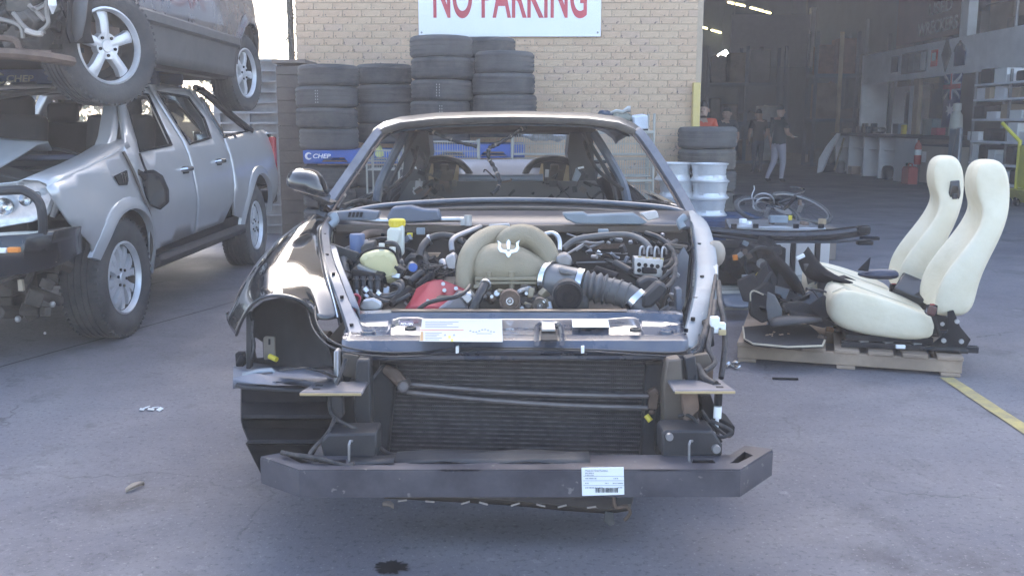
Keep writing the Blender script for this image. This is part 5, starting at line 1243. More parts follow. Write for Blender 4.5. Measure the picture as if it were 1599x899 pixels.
# sticker on the beam
bl = MB(); bl.prism([P(a, b, 2.744) for a, b in ((908, 730), (974, 729), (975, 772), (909, 774))], (0, .003, 0)); bl = bl.build('paper_label', M_white, bm_, smooth=0, bevel=.002)
mb = MB()
def lq(x0, x1, y, h=.9): mb.prism([P(a, b, 2.7425) for a, b in ((x0, y - h / 2), (x1, y - h / 2), (x1, y + h / 2), (x0, y + h / 2))], (0, .0008, 0))
lq(911, 975, 743, .4); lq(911, 975, 750, .4); lq(911, 975, 757.5, .4)
mb.build('ruled_line', M_ink, bl, smooth=0, kind='stuff')
def lt(body, x0, x1, y, h):
    a = P(x0, y, 2.7425); b = P(x1, y, 2.7425)
    text_obj('lettering', body, M_ink, bl, a, (math.pi / 2, 0, 0), (b - a).length, h, .0008)
lt('Maserati GranTurismo', 914, 949, 735.5, .005)
mb = MB(); r_ = random.Random(6)
for x0, x1, y in ((914, 927, 738.2), (914, 926, 741.3), (914, 931, 746.6), (958, 965, 746.6), (914, 920, 754), (945, 951, 754), (957, 974, 754), (914, 941, 761), (965, 972, 760.8)):
    x = x0
    while x < x1: lq(x, x + .8, y, r_.choice([1.1, 1.4, 1.7])); x += r_.choice([1.1, 1.3, 1.9])
mb.build('small_print', M_ink, bl, smooth=0, kind='stuff')
mb = MB(); x = 930.0; r_ = random.Random(2)
while x < 965: 
    w_ = r_.choice([.5, .8, 1.2]); mb.prism([P(a, b, 2.7425) for a, b in ((x, 761), (x + w_, 761), (x + w_, 768.5), (x, 768.5))], (0, .0008, 0)); x += w_ + r_.choice([.5, .7, 1.1])
mb.build('barcode', M_black_ink, bl, smooth=0, kind='stuff')
# undertray hanging behind the beam
MB().grid([[P(x, y, Y) for x, y in ((600, 770 + dy), (700, 775 + dy), (800, 781 + dy), (880, 789 + dy), (950, 794 + dy), (985, 789 + dy))] for dy, Y in ((-25, 3.15), (-6, 3.0), (0, 2.97), (6, 2.99))]).build('undertray', M_brown, car, smooth=50, solid=.008)
mb = MB(); mb.tube(spline(pp_([(958, 775, 2.98), (962, 792, 2.97), (978, 790, 2.97), (984, 800, 2.97), (975, 812, 2.97)]), 4), .006, 6); mb.build('hanging_strap', M_rust, car)
slab('hanging_rubber', [(945, 798), (958, 800), (960, 818), (952, 822), (943, 814)], 2.97, .01, M_rubber)
slab('undertray_bracket', [(962, 776), (990, 776), (986, 790), (978, 796), (958, 792)], 2.98, .06, M_plastic2)
for k in range(8):
    px = 640 + k * 40 + rnd.uniform(-12, 12); mb = MB(); mb.box(P(px, 780 + (px - 600) * .035, 2.96), (.03, .006, .004), (0, rnd.uniform(-.4, .4), 0)); mb.build('scuff', mat('pale_scuff', (.4, .34, .3), .7), car)
mb = MB(); mb.bz(-.5, .5, 3.3, 4.4, .16, .22); mb.bz(-.62, -.5, 3.2, 4.5, .22, .4); mb.bz(.5, .62, 3.2, 4.5, .22, .4); mb.bz(-.75, .75, 3.75, 4.4, .22, .5); mb.build('front_subframe', MATS['underbody_black'], car, bevel=.01)
for s_ in (-1, 1):
    mb = MB(); mb.lathe([(0, 0), (.165, 0), (.165, .03), (0, .03)], (s_ * .80, 4.1, .30), (s_, 0, 0), 28); mb.cyl((s_ * .83, 4.1, .3), (s_ * .87, 4.1, .3), .07); mb.cyl((s_ * .5, 4.1, .3), (s_ * .8, 4.1, .3), .03); mb.build('brake_disc', M_rust, car)
# --- left arch: liner, bracket, stepped duct
liner = trace([(388, 500), (396, 482), (412, 470), (440, 464), (470, 471), (488, 488), (500, 520), (512, 540), (520, 572), (480, 580), (430, 582), (392, 578)], lambda a, b: 3.62 + .28 * math.sin((a - 386) / 136 * math.pi) ** .7 - .0006 * (b - 464), 7, [[(394, 528), (400, 526), (411, 534), (412, 558), (400, 559)]])
liner.build('wheel_arch_liner', mat('dusty_arch_liner', (.055, .052, .058), .75, 0, .15, 7, dirt=(.10, .095, .09), damt=.5), car, smooth=60, solid=.006)
slab('liner_bracket', [(411, 527), (415, 525), (429, 526), (430, 560), (412, 562)], 3.52, .012, mat('tan_bracket', (.24, .2, .16), .6, .2, .15))
slab('bracket_slot', [(419, 529), (422, 529), (422, 538), (419, 538)], 3.517, .003, MATS['underbody_black'], bevel=0)
mb = MB(); mb.tube(pp_([(421, 556, 3.45), (432, 561, 3.43)]), .010, 8); mb.build('yellow_plug', M_yellow, car)
slab('arch_post', [(384, 490), (390, 486), (394, 520), (392, 575), (384, 576)], 3.45, .03, M_plastic2)
hose('arch_wire', [(396, 500, 3.43), (394, 520, 3.42), (397, 540, 3.41), (393, 560, 3.4)], .006, M_wire)
mb = MB(); mb.box(P(376, 560, 3.4), (.03, .04, .05)); mb.cyl(P(372, 570, 3.38), P(380, 556, 3.38), .012); mb.build('arch_clip', M_plastic, car, bevel=.005)
rows = [[P(x, y + dy, Y) for x, y in ((364, 588), (400, 586), (430, 587), (470, 588), (515, 592), (535, 600))] for dy, Y in ((-16, 3.65), (-8, 3.4), (-2, 3.2), (2, 3.08), (10, 3.05), (14, 3.055))]
for i, r__ in enumerate(rows):
    for j, p in enumerate(r__): p.z += .010 * math.sin(i * 2.1 + j * 1.7)
MB().grid(rows).build('duct_top', mat('dusty_duct_top', (.10, .11, .14), .6, 0, .25, 6, dirt=(.2, .2, .22), damt=.5), car, smooth=50, solid=.005)
MB().grid([[P(x, y + dy, 3.2 - dy * .004) for x, y in ((378, 582), (402, 576), (424, 574), (434, 582))] for dy in (0, 6)]).build('torn_liner_scrap', M_primer, car, smooth=50, solid=.003)
mb = MB(); mb.grid([[P(x + dx, y, 3.1 - i * .04) + V(0, .02 * math.sin(j * 2), 0) for j, (x, y) in enumerate(((436, 578), (470, 576), (500, 578), (520, 588)))] for i, (dx, y_) in enumerate(((0, 0), (4, 3), (8, 6)))]); mb.build('torn_liner_scrap', M_plastic2, car, smooth=50, solid=.004)
pf = [(3.10, 603), (3.07, 606), (3.075, 627), (3.07, 630), (3.00, 648), (2.995, 652), (3.06, 655), (3.07, 667), (3.065, 670), (2.985, 687), (2.98, 691), (3.05, 693), (3.08, 740)]
rows = []
for f, (xl) in enumerate((0, .012, .3, .62, .97, 1.0)):
    row = []
    for Y, y in pf:
        l_ = 377 if y < 660 else 377 + (y - 660) * .42
        if y > 690: l_ = 384 + (y - 690) * .5
        r_ = 528 if y < 640 else 528 - max(0, y - 640) * .55
        dy = -6 if f in (0, 5) else 0
        step_up = 14 if (f >= 4 and 630 <= y <= 652) else 0
        row.append(P(l_ + (r_ - l_) * xl, y - step_up * 0 , Y + (.05 if f in (0,) else 0)))
    rows.append(row)
MB().grid(rows).build('brake_duct', M_plastic, car, smooth=25, solid=.006)
slab('duct_rim', [(368, 598), (378, 602), (440, 606), (515, 611), (515, 616), (430, 611), (378, 608), (366, 604)], 3.04, .03, M_plastic2)
for pts in ([(515, 612, 3.0), (516, 640, 2.97), (528, 655, 2.95), (548, 666, 2.93), (557, 670, 2.93)], [(582, 682, 3.0), (592, 698, 2.95), (612, 710, 2.92), (630, 712, 2.9)], [(523, 652, 2.95), (512, 676, 2.9), (490, 700, 2.86), (484, 712, 2.83), (500, 720, 2.82), (530, 724, 2.82)], [(540, 560, 3.0), (530, 590, 2.97), (524, 600, 2.96)]):
    hose('loose_wire', pts, .007, M_wire)
hose('loose_wire', [(440, 706, 2.86), (470, 712, 2.82), (500, 716, 2.80), (540, 727, 2.79), (553, 724, 2.79)], .008, M_wire)
# --- right front: hanging looms, connectors, hoses
for pts, r_ in (([(1122, 440, 3.7), (1124, 470, 3.5), (1130, 500, 3.4), (1132, 540, 3.3), (1126, 590, 3.2)], .010), ([(1116, 470, 3.5), (1112, 510, 3.3), (1106, 545, 3.2), (1116, 566, 3.15), (1100, 580, 3.1)], .009), ([(1108, 500, 3.35), (1098, 530, 3.25), (1090, 560, 3.2)], .014), ([(1088, 570, 3.1), (1100, 590, 3.05), (1118, 600, 3.0)], .013), ([(1060, 650, 3.0), (1075, 648, 2.98), (1100, 668, 2.95), (1125, 682, 2.92), (1142, 675, 2.92), (1136, 668, 2.92), (1110, 656, 2.95)], .006),
             ([(1096, 640, 3.0), (1110, 660, 2.97), (1135, 680, 2.94), (1143, 678, 2.94)], .005), ([(1075, 546, 3.12), (1088, 590, 3.06), (1082, 616, 3.02)], .008), ([(1118, 430, 3.75), (1110, 480, 3.45), (1104, 530, 3.25), (1108, 560, 3.2)], .008)):
    hose('loose_wire', pts, r_, M_wire)
for px, py, d in ((1116, 502, (.03, .03, .035)), (1126, 510, (.028, .03, .03)), (1118, 514, (.036, .03, .022))):
    mb = MB(); mb.box(P(px, py, 3.3), d); mb.build('white_connector', M_white, car, bevel=.003)
mb = MB(); mb.box(P(1127, 518, 3.29), (.026, .03, .02)); mb.build('tan_connector', mat('tan_nylon', (.5, .38, .2), .5), car, bevel=.003)
mb = MB(); mb.cyl(P(1121, 634, 2.98), P(1120, 652, 2.98), .013, 12); mb.cyl(P(1120, 652, 2.98), P(1119, 668, 2.98), .006, 8)
mb.build('white_sensor', M_white, car)
mb = MB(); mb.cyl(P(1122, 614, 2.99), P(1121, 633, 2.98), .013, 12); mb.tube(spline(pp_([(1119, 668, 2.98), (1122, 682, 2.97), (1126, 690, 2.96)]), 4), .006, 6); mb.build('sensor_boot', M_plastic, car)
slab('right_hanger', [(1082, 556), (1106, 552), (1116, 575), (1108, 582), (1086, 578)], 3.15, .03, M_brown)
slab('right_hanger', [(1094, 620), (1110, 616), (1118, 640), (1112, 664), (1098, 655)], 3.05, .06, M_plastic)
slab('right_hanger', [(1100, 504), (1112, 500), (1116, 540), (1100, 545)], 3.35, .05, M_plastic)
slab('right_arch_remains', [(1095, 640), (1130, 655), (1148, 666), (1146, 680), (1120, 676), (1096, 662)], 3.4, .15, M_plastic)
for s_, wd in ((-1, 'left'), (1, 'right')):
    mb = MB(); mb.bz(s_ * .42 - .11, s_ * .42 + .11, 3.75, 4.05, 0, .158)
    tag(mb.build('timber_block', M_wood_old, None, bevel=.006), 'timber block propping up the front of the black coupe, %s one' % wd, 'block', 'blocks under the coupe')
# ================================================================ ENGINE BAY of the black coupe
YE = 3.92
def tube_part(name, pts, r, m, n=14, k=5, **kw):
    sp = spline(pp_(pts), k)
    rr_ = r if not isinstance(r, (list, tuple)) else [r[min(len(r) - 1, int(i / (len(sp) - 1) * (len(r) - 1)))] + (r[min(len(r) - 1, int(i / (len(sp) - 1) * (len(r) - 1)) + 1)] - r[min(len(r) - 1, int(i / (len(sp) - 1) * (len(r) - 1)))]) * ((i / (len(sp) - 1) * (len(r) - 1)) % 1) for i in range(len(sp))]
    return MB().tube(sp, rr_, n).build(name, m, kw.pop('parent', car), smooth=70, **kw)
# intake: plenum with two big curled runners
cen = [(728, 428), (738, 424), (755, 419), (778, 417), (805, 419), (830, 426), (848, 434), (864, 438)]
rv = [.035, .075, .098, .104, .100, .090, .078, .074]
rings = []
for (a, b), r_ in zip(cen, rv):
    c = P(a, b, YE - .06)
    rings.append([c + V(0, math.cos(t) * r_ * .9, math.sin(t) * r_) for t in [2 * math.pi * j / 20 for j in range(20)]])
plen = MB().loft(rings).build('intake_plenum', M_manifold, car, smooth=75, sub=1)
tube_part('intake_runner', [(727, 458, 3.78), (726, 430, 3.80), (732, 402, 3.84), (748, 381, 3.90), (770, 370, 3.96), (795, 371, 4.0), (806, 384, 4.0)], [.036, .038, .043, .046, .048, .046, .04], M_manifold)
tube_part('intake_runner', [(779, 402, 3.93), (786, 382, 3.92), (804, 370, 3.92), (826, 370, 3.92), (846, 384, 3.90), (858, 404, 3.88), (864, 424, 3.86)], [.036, .044, .05, .05, .048, .044, .036], M_manifold)
mb = MB(); a = P(742, 434, YE - .16); b = P(838, 436, YE - .16)
mb.box((a + b) / 2, ((b - a).length, .02, .012)); mb.box((a + b) / 2 - V(0, 0, .016), ((b - a).length, .022, .010))
for px in (763, 799, 846): mb.cyl(P(px, 424, YE - .155), P(px, 452, YE - .155), .011, 10)
mb.build('plenum_flange', M_manifold, plen, bevel=.002)
mb = MB(); mb.box(P(848, 455, YE - .1), (.035, .03, .08), (0, .1, 0)); mb.box(P(805, 450, YE - .02), (.26, .1, .08)); mb.build('plenum_foot', M_manifold, plen, bevel=.008)
# trident badge
bc_ = P(794, 391, YE - .168)
mb = MB(); 
def bp(a, b): return bc_ + V(a * 1.3, .35 * b, b * 1.2)
mb.prism([bp(-.006, .028), bp(0, .036), bp(.006, .028), bp(.004, .004), bp(-.004, .004)], (0, -.006, 0))
for s_ in (-1, 1):
    mb.prism([bp(s_ * .004, .002), bp(s_ * .018, .004), bp(s_ * .024, .012), bp(s_ * .022, .024), bp(s_ * .034, .033), bp(s_ * .030, .020), bp(s_ * .033, .008), bp(s_ * .026, -.004), bp(s_ * .010, -.008), bp(s_ * .004, -.006)], (0, -.006, 0))
mb.prism([bp(-.010, -.006), bp(0, -.002), bp(.010, -.006), bp(.006, -.016), bp(0, -.022), bp(-.006, -.016)], (0, -.007, 0))
mb.build('trident_badge', mat('bright_badge_chrome', (.85, .85, .86), .25, .6, .03), plen, smooth=0, bevel=.001, seg=1)
# throttle duct, clamps, bellows, intake hose
def ring_at(name, a, b, r, m, parent=car, w=.012):
    a = P(*a); b = P(*b); d = (b - a).normalized(); c = a
    MB().lathe([(r, -w), (r + .004, -w), (r + .004, w), (r, w)], c, d, 24, closed=True).build(name, m, parent, smooth=30)
axis = [(860, 438, 3.80), (905, 444, 3.72), (945, 452, 3.66), (985, 464, 3.58), (1012, 486, 3.5)]
tube_part('throttle_body', [(862, 438, 3.80), (882, 441, 3.77), (905, 444, 3.74)], [.072, .066, .062], mat('grey_throttle_casting', (.20, .20, .205), .45, .3, .12, dirt=(.14, .12, .11), damt=.5), n=22)
slab('throttle_rib', [(874, 418), (900, 424), (900, 432), (872, 427)], 3.70, .05, MATS['grey_throttle_casting'], bevel=.006)
ring_at('hose_clamp', (861, 438, 3.80), (882, 441, 3.76), .076, M_chrome); ring_at('hose_clamp', (906, 444.3, 3.74), (920, 447, 3.73), .063, M_chrome)
sp = spline(pp_([(908, 445, 3.74), (925, 448, 3.73), (946, 452, 3.72)]), 14); rr_ = [.050 + .013 * (.5 + .5 * math.cos(i * 2 * math.pi / 6.5)) for i in range(len(sp))]
M_bell = mat('grey_rubber_bellows', (.085, .083, .085), .5, 0, .15, 12, dirt=(.15, .135, .12), damt=.55)
MB().tube(sp, rr_, 22).build('rubber_bellows', M_bell, car, smooth=60)
tube_part('intake_hose', [(944, 452, 3.72), (962, 456, 3.71), (980, 463, 3.69), (998, 475, 3.67), (1012, 491, 3.65), (1022, 515, 3.63)], [.050, .050, .050, .049, .047, .044], M_bell, n=20)
for q in ((954, 454, 3.715), (966, 457, 3.705), (979, 462, 3.69)): ring_at('hose_rib', q, (q[0] + 16, q[1] + 5, q[2] - .015), .051, M_bell, w=.003)
ring_at('hose_clamp', (992, 470, 3.678), (1006, 483, 3.66), .053, M_chrome)
# pulleys and motor in front
def disc(name, px, py, Y, r, w, m, parent=car, hub=None):
    c = P(px, py, Y); o = MB().lathe([(0, 0), (r * .35, 0), (r * .4, .006), (r * .82, .006), (r * .86, 0), (r, 0), (r, w), (r * .6, w), (0, w)], c, (0, 1, 0), 28).build(name, m, parent, smooth=35)
    if hub:
        q = MB().lathe([(r * .24, -.004), (r * .36, -.004), (r * .36, .004), (r * .24, .004)], c, (0, 1, 0), 20, closed=True).build('hub_ring', M_chrome, o)
        MB().lathe([(0, -.004), (r * .13, -.004), (r * .15, .004), (0, .004)], c, (0, 1, 0), 14).build('hub_bolt', M_alloy2, o)
    return o
disc('belt_pulley', 796, 470, 3.56, .040, .05, M_rust, hub=1)
disc('idler_pulley', 843, 477, 3.58, .028, .04, M_brown, hub=1)
disc('motor_housing', 887, 464, 3.58, .052, .08, M_plastic)
mb = MB(); mb.lathe([(.05, 0), (.058, .0), (.058, .07), (.05, .07)], P(887, 462, 3.60), (0, 1, 0), 24, closed=True); mb.build('motor_band', M_plastic2, car, smooth=30)
r_ = random.Random(12)
for i in range(30):
    px, py = r_.uniform(748, 860), r_.uniform(446, 484); mb = MB()
    sz = [r_.uniform(.015, .05) for _ in range(3)]
    if r_.random() < .4: mb.cyl(P(px, py, r_.uniform(3.6, 3.72)), P(px + r_.uniform(-14, 14), py + r_.uniform(-10, 10), 3.6), r_.uniform(.006, .016), 9)
    else: mb.box(P(px, py, r_.uniform(3.62, 3.75)), sz, (r_.uniform(-.6, .6), r_.uniform(-.9, .9), r_.uniform(-.6, .6)))
    mb.build(r_.choice(['engine_bracket', 'casting', 'spacer']), r_.choice([M_alloy2, M_rust, M_brown, M_steel, M_manifold]), car, bevel=.003, seg=1)
# red cam cover, lavender grey timing cover
red = MB().prism(pp_([(626, 484, 3.62), (648, 455, 3.68), (664, 438, 3.76), (672, 432, 3.8), (690, 438, 3.8), (712, 444, 3.78), (728, 450, 3.72), (712, 468, 3.66), (700, 484, 3.62)]), (.02, .14, -.06)).build('cam_cover', M_red, car, bevel=.02, seg=3, smooth=50)
for px, py in ((692, 443), (694, 453), (668, 470), (712, 450), (645, 478)): MB().cyl(P(px, py, 3.72), P(px, py, 3.66), .008, 8).build('cover_bolt', M_alloy2, red)
slab('timing_cover', [(682, 484), (700, 472), (714, 459), (724, 464), (732, 484)], 3.6, .12, mat('lavender_grey_casting', (.27, .26, .29), .5, .3, .12, dirt=(.18, .16, .15), damt=.5), bevel=.01, seg=2)
slab('timing_cover', [(716, 462), (732, 455), (742, 466), (730, 478)], 3.58, .08, M_alloy2, bevel=.008)
hose('oil_hose', [(652, 484, 3.56), (668, 473, 3.55), (690, 467, 3.55), (712, 463, 3.55), (728, 454, 3.6), (733, 446, 3.65)], .0085)
hose('coolant_hose', [(738, 484, 3.55), (745, 468, 3.56), (754, 450, 3.60), (760, 440, 3.64)], .017)
ring_at('hose_clamp', (758, 444, 3.62), (760, 440, 3.64), .018, M_alloy2, w=.004)
# tanks
tk = []
for dy, s in ((0, .86), (.03, 1), (.12, 1), (.16, .85)):
    tk.append([P(590 + (a - 590) * s, 420 + (b - 420) * s, 3.86) + V(0, dy, 0) for a, b in ((558, 404), (566, 397), (585, 391), (604, 391), (616, 398), (621, 412), (622, 445), (606, 449), (590, 432), (574, 425), (558, 413))])
tank = MB().loft(tk).build('expansion_tank', M_tank, car, smooth=60, sub=1)
hose('tank_strap', [(556, 406, 3.84), (566, 395, 3.84), (585, 388, 3.84), (604, 388, 3.84), (617, 396, 3.84), (623, 412, 3.84)], .005, M_plastic, tank)
mb = MB(); mb.tube([P(618, 427, 3.85), P(606, 431, 3.85), P(596, 432, 3.85)], .003, 5); mb.build('tank_seam', M_tank, tank)
mb = MB(); mb.cyl(P(596, 393, 3.9), P(596, 380, 3.9), .012, 10); mb.cyl(P(613, 393, 3.9), P(613, 386, 3.9), .013, 10); mb.build('tank_neck', M_whitepl, tank)
slab('tank_shield', [(556, 414), (570, 420), (596, 430), (596, 436), (562, 428)], 3.8, .06, M_rail, bevel=.004)
res = MB()
for pts in ([(604, 360), (608, 356), (624, 356), (626, 360), (622, 380), (604, 378)], ):
    res.prism([P(a, b, 4.0) for a, b in pts], (0, .08, 0))
res.prism([P(a, b, 4.02) for a, b in ((618, 352), (630, 352), (630, 398), (624, 402), (620, 396))], (0, .05, 0)); res = res.build('brake_reservoir', M_whitepl, car, bevel=.008, seg=2)
c = P(620, 350, 4.05); mb = MB(); mb.lathe([(0, .022), (.03, .022), (.034, .018), (.034, -.006), (.030, -.012), (0, -.012)], c, (0, 0, 1), 20)
for k in range(14): mb.box(c + V(.034 * math.cos(k * .449), .034 * math.sin(k * .449), .006), (.004, .006, .02), (0, 0, k * .449))
mb.build('reservoir_cap', M_yellow, res, smooth=35)
hose('reservoir_hose', [(603, 380, 3.96), (615, 381, 3.95), (622, 390, 3.95), (624, 410, 3.95), (632, 418, 3.92)], .012)
mb = MB(); mb.lathe([(0, .03), (.03, .03), (.033, .024), (.033, -.05), (0, -.05)], P(558, 376, 4.1), (0, 0, 1), 18); mb.build('washer_cap', mat('dusty_blue_cap', (.10, .14, .25), .5), car, smooth=35)
mb = MB(); mb.lathe([(0, 0), (.016, 0), (.018, .006), (.018, .03), (0, .03)], P(646, 418, 3.9), (0, -1, .2), 16); mb.build('blue_cap', mat('blue_cap_plastic', (.03, .10, .36), .4), car, smooth=35)
mb = MB(); mb.box(P(640, 367, 4.3), (.025, .02, .02)); mb.build('yellow_tag', M_yellow, car, bevel=.003)
mb = MB(); mb.box(P(657, 361, 4.3), (.038, .02, .03)); mb.build('relay', M_primer, car, bevel=.003)
# left side clutter: fuse block, injector style connectors, hoses, red loop
slab('control_box', [(562, 388), (568, 380), (583, 378), (585, 392), (566, 398)], 3.95, .1, M_plastic2, bevel=.006)
slab('fuse_block', [(548, 420), (598, 430), (600, 448), (582, 452), (550, 446)], 3.78, .1, M_plastic, bevel=.006)
for k in range(4):
    px = 556 + k * 11; mb = MB(); mb.cyl(P(px, 432, 3.74), P(px + 1, 452, 3.72), .011, 10); mb.cyl(P(px, 435, 3.735), P(px, 438, 3.735), .014, 10); mb.build('hydraulic_union', M_plastic2, car)
    mb = MB(); mb.cyl(P(px + 1, 452, 3.72), P(px + 3, 462, 3.71), .006, 8); mb.build('union_pipe', M_alloy2, car)
hose('fluid_hose', [(566, 450, 3.7), (572, 456, 3.68), (590, 464, 3.66), (612, 464, 3.66), (624, 456, 3.66), (624, 446, 3.68), (614, 444, 3.7)], .010)
hose('fluid_hose', [(588, 458, 3.68), (602, 462, 3.67), (618, 458, 3.67), (628, 452, 3.67), (627, 440, 3.7), (620, 441, 3.72)], .010)
hose('fluid_hose', [(570, 448, 3.66), (582, 462, 3.64), (600, 470, 3.63), (620, 470, 3.63), (640, 460, 3.66)], .009)
for a, b in (((569, 450), (574, 456)), ((589, 457), (594, 461)), ((571, 460), (576, 464))):
    mb = MB(); mb.cyl(P(*a, 3.65), P(*b, 3.645), .0105, 8); mb.build('hose_ferrule', M_alloy2, car)
mb = MB(); ring = spline([P(555, 470, 3.6) + V(.018 * math.cos(t) * (.7 + .5 * (math.sin(t) > 0)), 0, .03 * math.sin(t) - .005) for t in [2 * math.pi * j / 10 for j in range(10)]], 3, True)
mb.tube(ring, .0055, 6, closed=True); mb.build('red_dipstick_ring', mat('red_handle_plastic', (.38, .03, .06), .4), car)
slab('oval_plate', [(560, 478), (568, 468), (582, 466), (594, 472), (598, 480), (590, 485), (566, 485)], 3.58, .03, M_alloy2, bevel=.006)
hose('side_hose', [(536, 405, 4.0), (538, 420, 3.95), (540, 436, 3.9), (536, 446, 3.85)], .02, M_bell)
hose('air_pipe', [(520, 398, 4.2), (540, 390, 4.15), (558, 382, 4.1), (575, 378, 4.1)], .012, M_steel)
hose('brown_pipe', [(565, 372, 4.25), (572, 366, 4.3), (590, 364, 4.34), (612, 368, 4.36)], .02, M_rust)
hose('heater_hose', [(655, 402, 4.0), (660, 385, 4.05), (672, 373, 4.1), (690, 368, 4.12), (712, 372, 4.1), (728, 382, 4.05)], .017)
hose('vacuum_pipe', [(706, 392, 3.95), (705, 378, 3.98), (712, 370, 4.02), (730, 362, 4.1), (750, 354, 4.2)], .012, M_steel)
ring_at('hose_clamp', (671, 374, 4.1), (676, 372, 4.1), .019, M_alloy2, w=.005)
slab('ignition_cover', [(694, 404), (708, 396), (714, 404), (712, 422), (698, 420)], 3.82, .08, M_steel, bevel=.006)
slab('strut_tower', [(628, 408), (640, 398), (662, 398), (672, 412), (668, 440), (630, 440)], 4.1, .15, M_trim, bevel=.012)
slab('tan_patch', [(668, 395), (688, 395), (684, 401), (676, 403), (671, 400)], 4.2, .02, mat('tan_tape', (.40, .28, .19), .7), bevel=0)
r_ = random.Random(31)
clut = [M_plastic, M_plastic2, M_hose, M_steel, M_brown, M_rail, M_alloy2]
for i in range(46):
    px, py = r_.uniform(545, 715), r_.uniform(400, 484); Y = 3.98 - (py - 400) / 84 * .28
    mb = MB(); q = r_.random()
    if q < .45: mb.box(P(px, py, Y), [r_.uniform(.012, .04) for _ in range(3)], (r_.uniform(-.6, .6), r_.uniform(-.8, .8), r_.uniform(-.6, .6)))
    elif q < .75: mb.cyl(P(px, py, Y), P(px + r_.uniform(-12, 12), py + r_.uniform(-9, 9), Y - .02), r_.uniform(.005, .013), 9)
    else: mb.tube(spline([P(px + r_.uniform(-22, 22), py + r_.uniform(-14, 14), Y + .02) for _ in range(4)], 5), r_.uniform(.003, .007), 6)
    mb.build(r_.choice(['connector', 'clip', 'sensor']) if q < .75 else 'wiring', r_.choice(clut), car, bevel=.002 if q < .45 else 0, seg=1)
mb = MB(); r2 = random.Random(8)
for i in range(22):
    mb.tube(spline([P(r2.uniform(655, 712), r2.uniform(412, 432), 3.84 + r2.uniform(-.04, .05)) for _ in range(4)], 4), .0035, 5)
mb.build('loom_bundle', M_wire, car, kind='stuff')
# right side: abs block, pipes, hoses, clutter
abs_ = MB().prism([P(a, b, 3.86) for a, b in ((991, 402), (1036, 406), (1034, 434), (990, 428))], (0, .07, 0)).build('abs_block', M_alloy2, car, bevel=.003)
for a, b in ((998, 413), (1008, 414), (1018, 415), (1027, 416), (998, 422)):
    MB().lathe([(0, -.002), (.0085, -.002), (.0085, .004), (0, .004)], P(a, b, 3.857), (0, 1, 0), 12).build('port_hole', M_plastic, abs_)
slab('abs_motor', [(1004, 418), (1026, 420), (1026, 428), (1003, 427)], 3.83, .03, M_plastic, abs_)
for k in range(4):
    px = 999 + k * 11.5
    hose('brake_pipe', [(px, 404 + k, 3.88), (px, 394, 3.88), (px + 2, 386, 3.89), (px + 6, 386 + k, 3.91), (px + 7, 396, 3.93)], .0045, M_steel)
    MB().cyl(P(px, 405 + k, 3.88), P(px, 400 + k, 3.88), .008, 6).build('pipe_nut', mat('brass_nut', (.45, .38, .18), .4, .7), car)
hose('top_hose', [(880, 388, 4.1), (900, 374, 4.12), (940, 368, 4.15), (980, 367, 4.12), (1004, 376, 4.05), (1016, 390, 4.0)], .014, M_bell)
hose('side_hose', [(1008, 364, 4.2), (1030, 372, 4.15), (1046, 386, 4.1), (1056, 402, 4.05)], .013, M_hose)
hose('vent_pipe', [(850, 366, 4.02), (862, 364, 4.02), (870, 368, 4.0), (874, 378, 3.98), (874, 392, 3.94)], .010, M_alloy2)
mb = MB(); mb.box(P(942, 363, 4.25), (.045, .02, .03)); mb.build('relay', M_primer, car, bevel=.003)
mb = MB(); mb.cyl(P(932, 393, 4.05), P(939, 398, 4.05), .010, 8); mb.build('white_connector', M_white, car)
slab('ignition_cover', [(868, 402), (884, 396), (894, 404), (892, 416), (870, 414)], 3.82, .08, M_steel, bevel=.006)
slab('fan_motor', [(995, 442), (1012, 432), (1030, 436), (1034, 452), (1016, 462), (998, 456)], 3.72, .08, M_plastic2, bevel=.012, seg=2)
slab('resonator', [(1006, 462), (1030, 440), (1044, 448), (1036, 464), (1018, 480), (1002, 482)], 3.6, .08, M_plastic2, bevel=.01)
slab('bracket_tower', [(1056, 452), (1064, 450), (1066, 484), (1056, 485)], 3.62, .06, M_rail)
r_ = random.Random(77)
for i in range(44):
    px, py = r_.uniform(885, 1060), r_.uniform(385, 484)
    if px < 1000 and py > 425 - (1000 - px) * .2: continue
    Y = 4.02 - (py - 385) / 99 * .3; mb = MB(); q = r_.random()
    if q < .4: mb.box(P(px, py, Y), [r_.uniform(.012, .042) for _ in range(3)], (r_.uniform(-.6, .6), r_.uniform(-.8, .8), r_.uniform(-.6, .6)))
    elif q < .7: mb.cyl(P(px, py, Y), P(px + r_.uniform(-12, 12), py + r_.uniform(-9, 9), Y - .02), r_.uniform(.005, .013), 9)
    else: mb.tube(spline([P(px + r_.uniform(-26, 26), py + r_.uniform(-14, 14), Y + .02) for _ in range(4)], 5), r_.uniform(.003, .007), 6)
    mb.build(r_.choice(['connector', 'clip', 'sensor']) if q < .7 else 'wiring', r_.choice(clut), car, bevel=.002 if q < .4 else 0, seg=1)
for pts in ([(1036, 420, 3.85), (1048, 410, 3.9), (1052, 395, 3.95), (1044, 384, 4.0), (1056, 376, 4.1)], [(1030, 440, 3.8), (1046, 425, 3.8), (1056, 412, 3.85), (1052, 398, 3.9)], [(1040, 450, 3.7), (1052, 436, 3.75), (1054, 418, 3.8)]):
    hose('wiring_loom', pts, .010, M_wire)
mb = MB(); mb.tube(spline([P(1060, 386, 4.1) + V(.05 * math.cos(t), 0, .022 * math.sin(t)) for t in [2 * math.pi * j / 10 for j in range(10)]], 3, True), .004, 6, closed=True); mb.build('cable_loop', M_plastic, car)
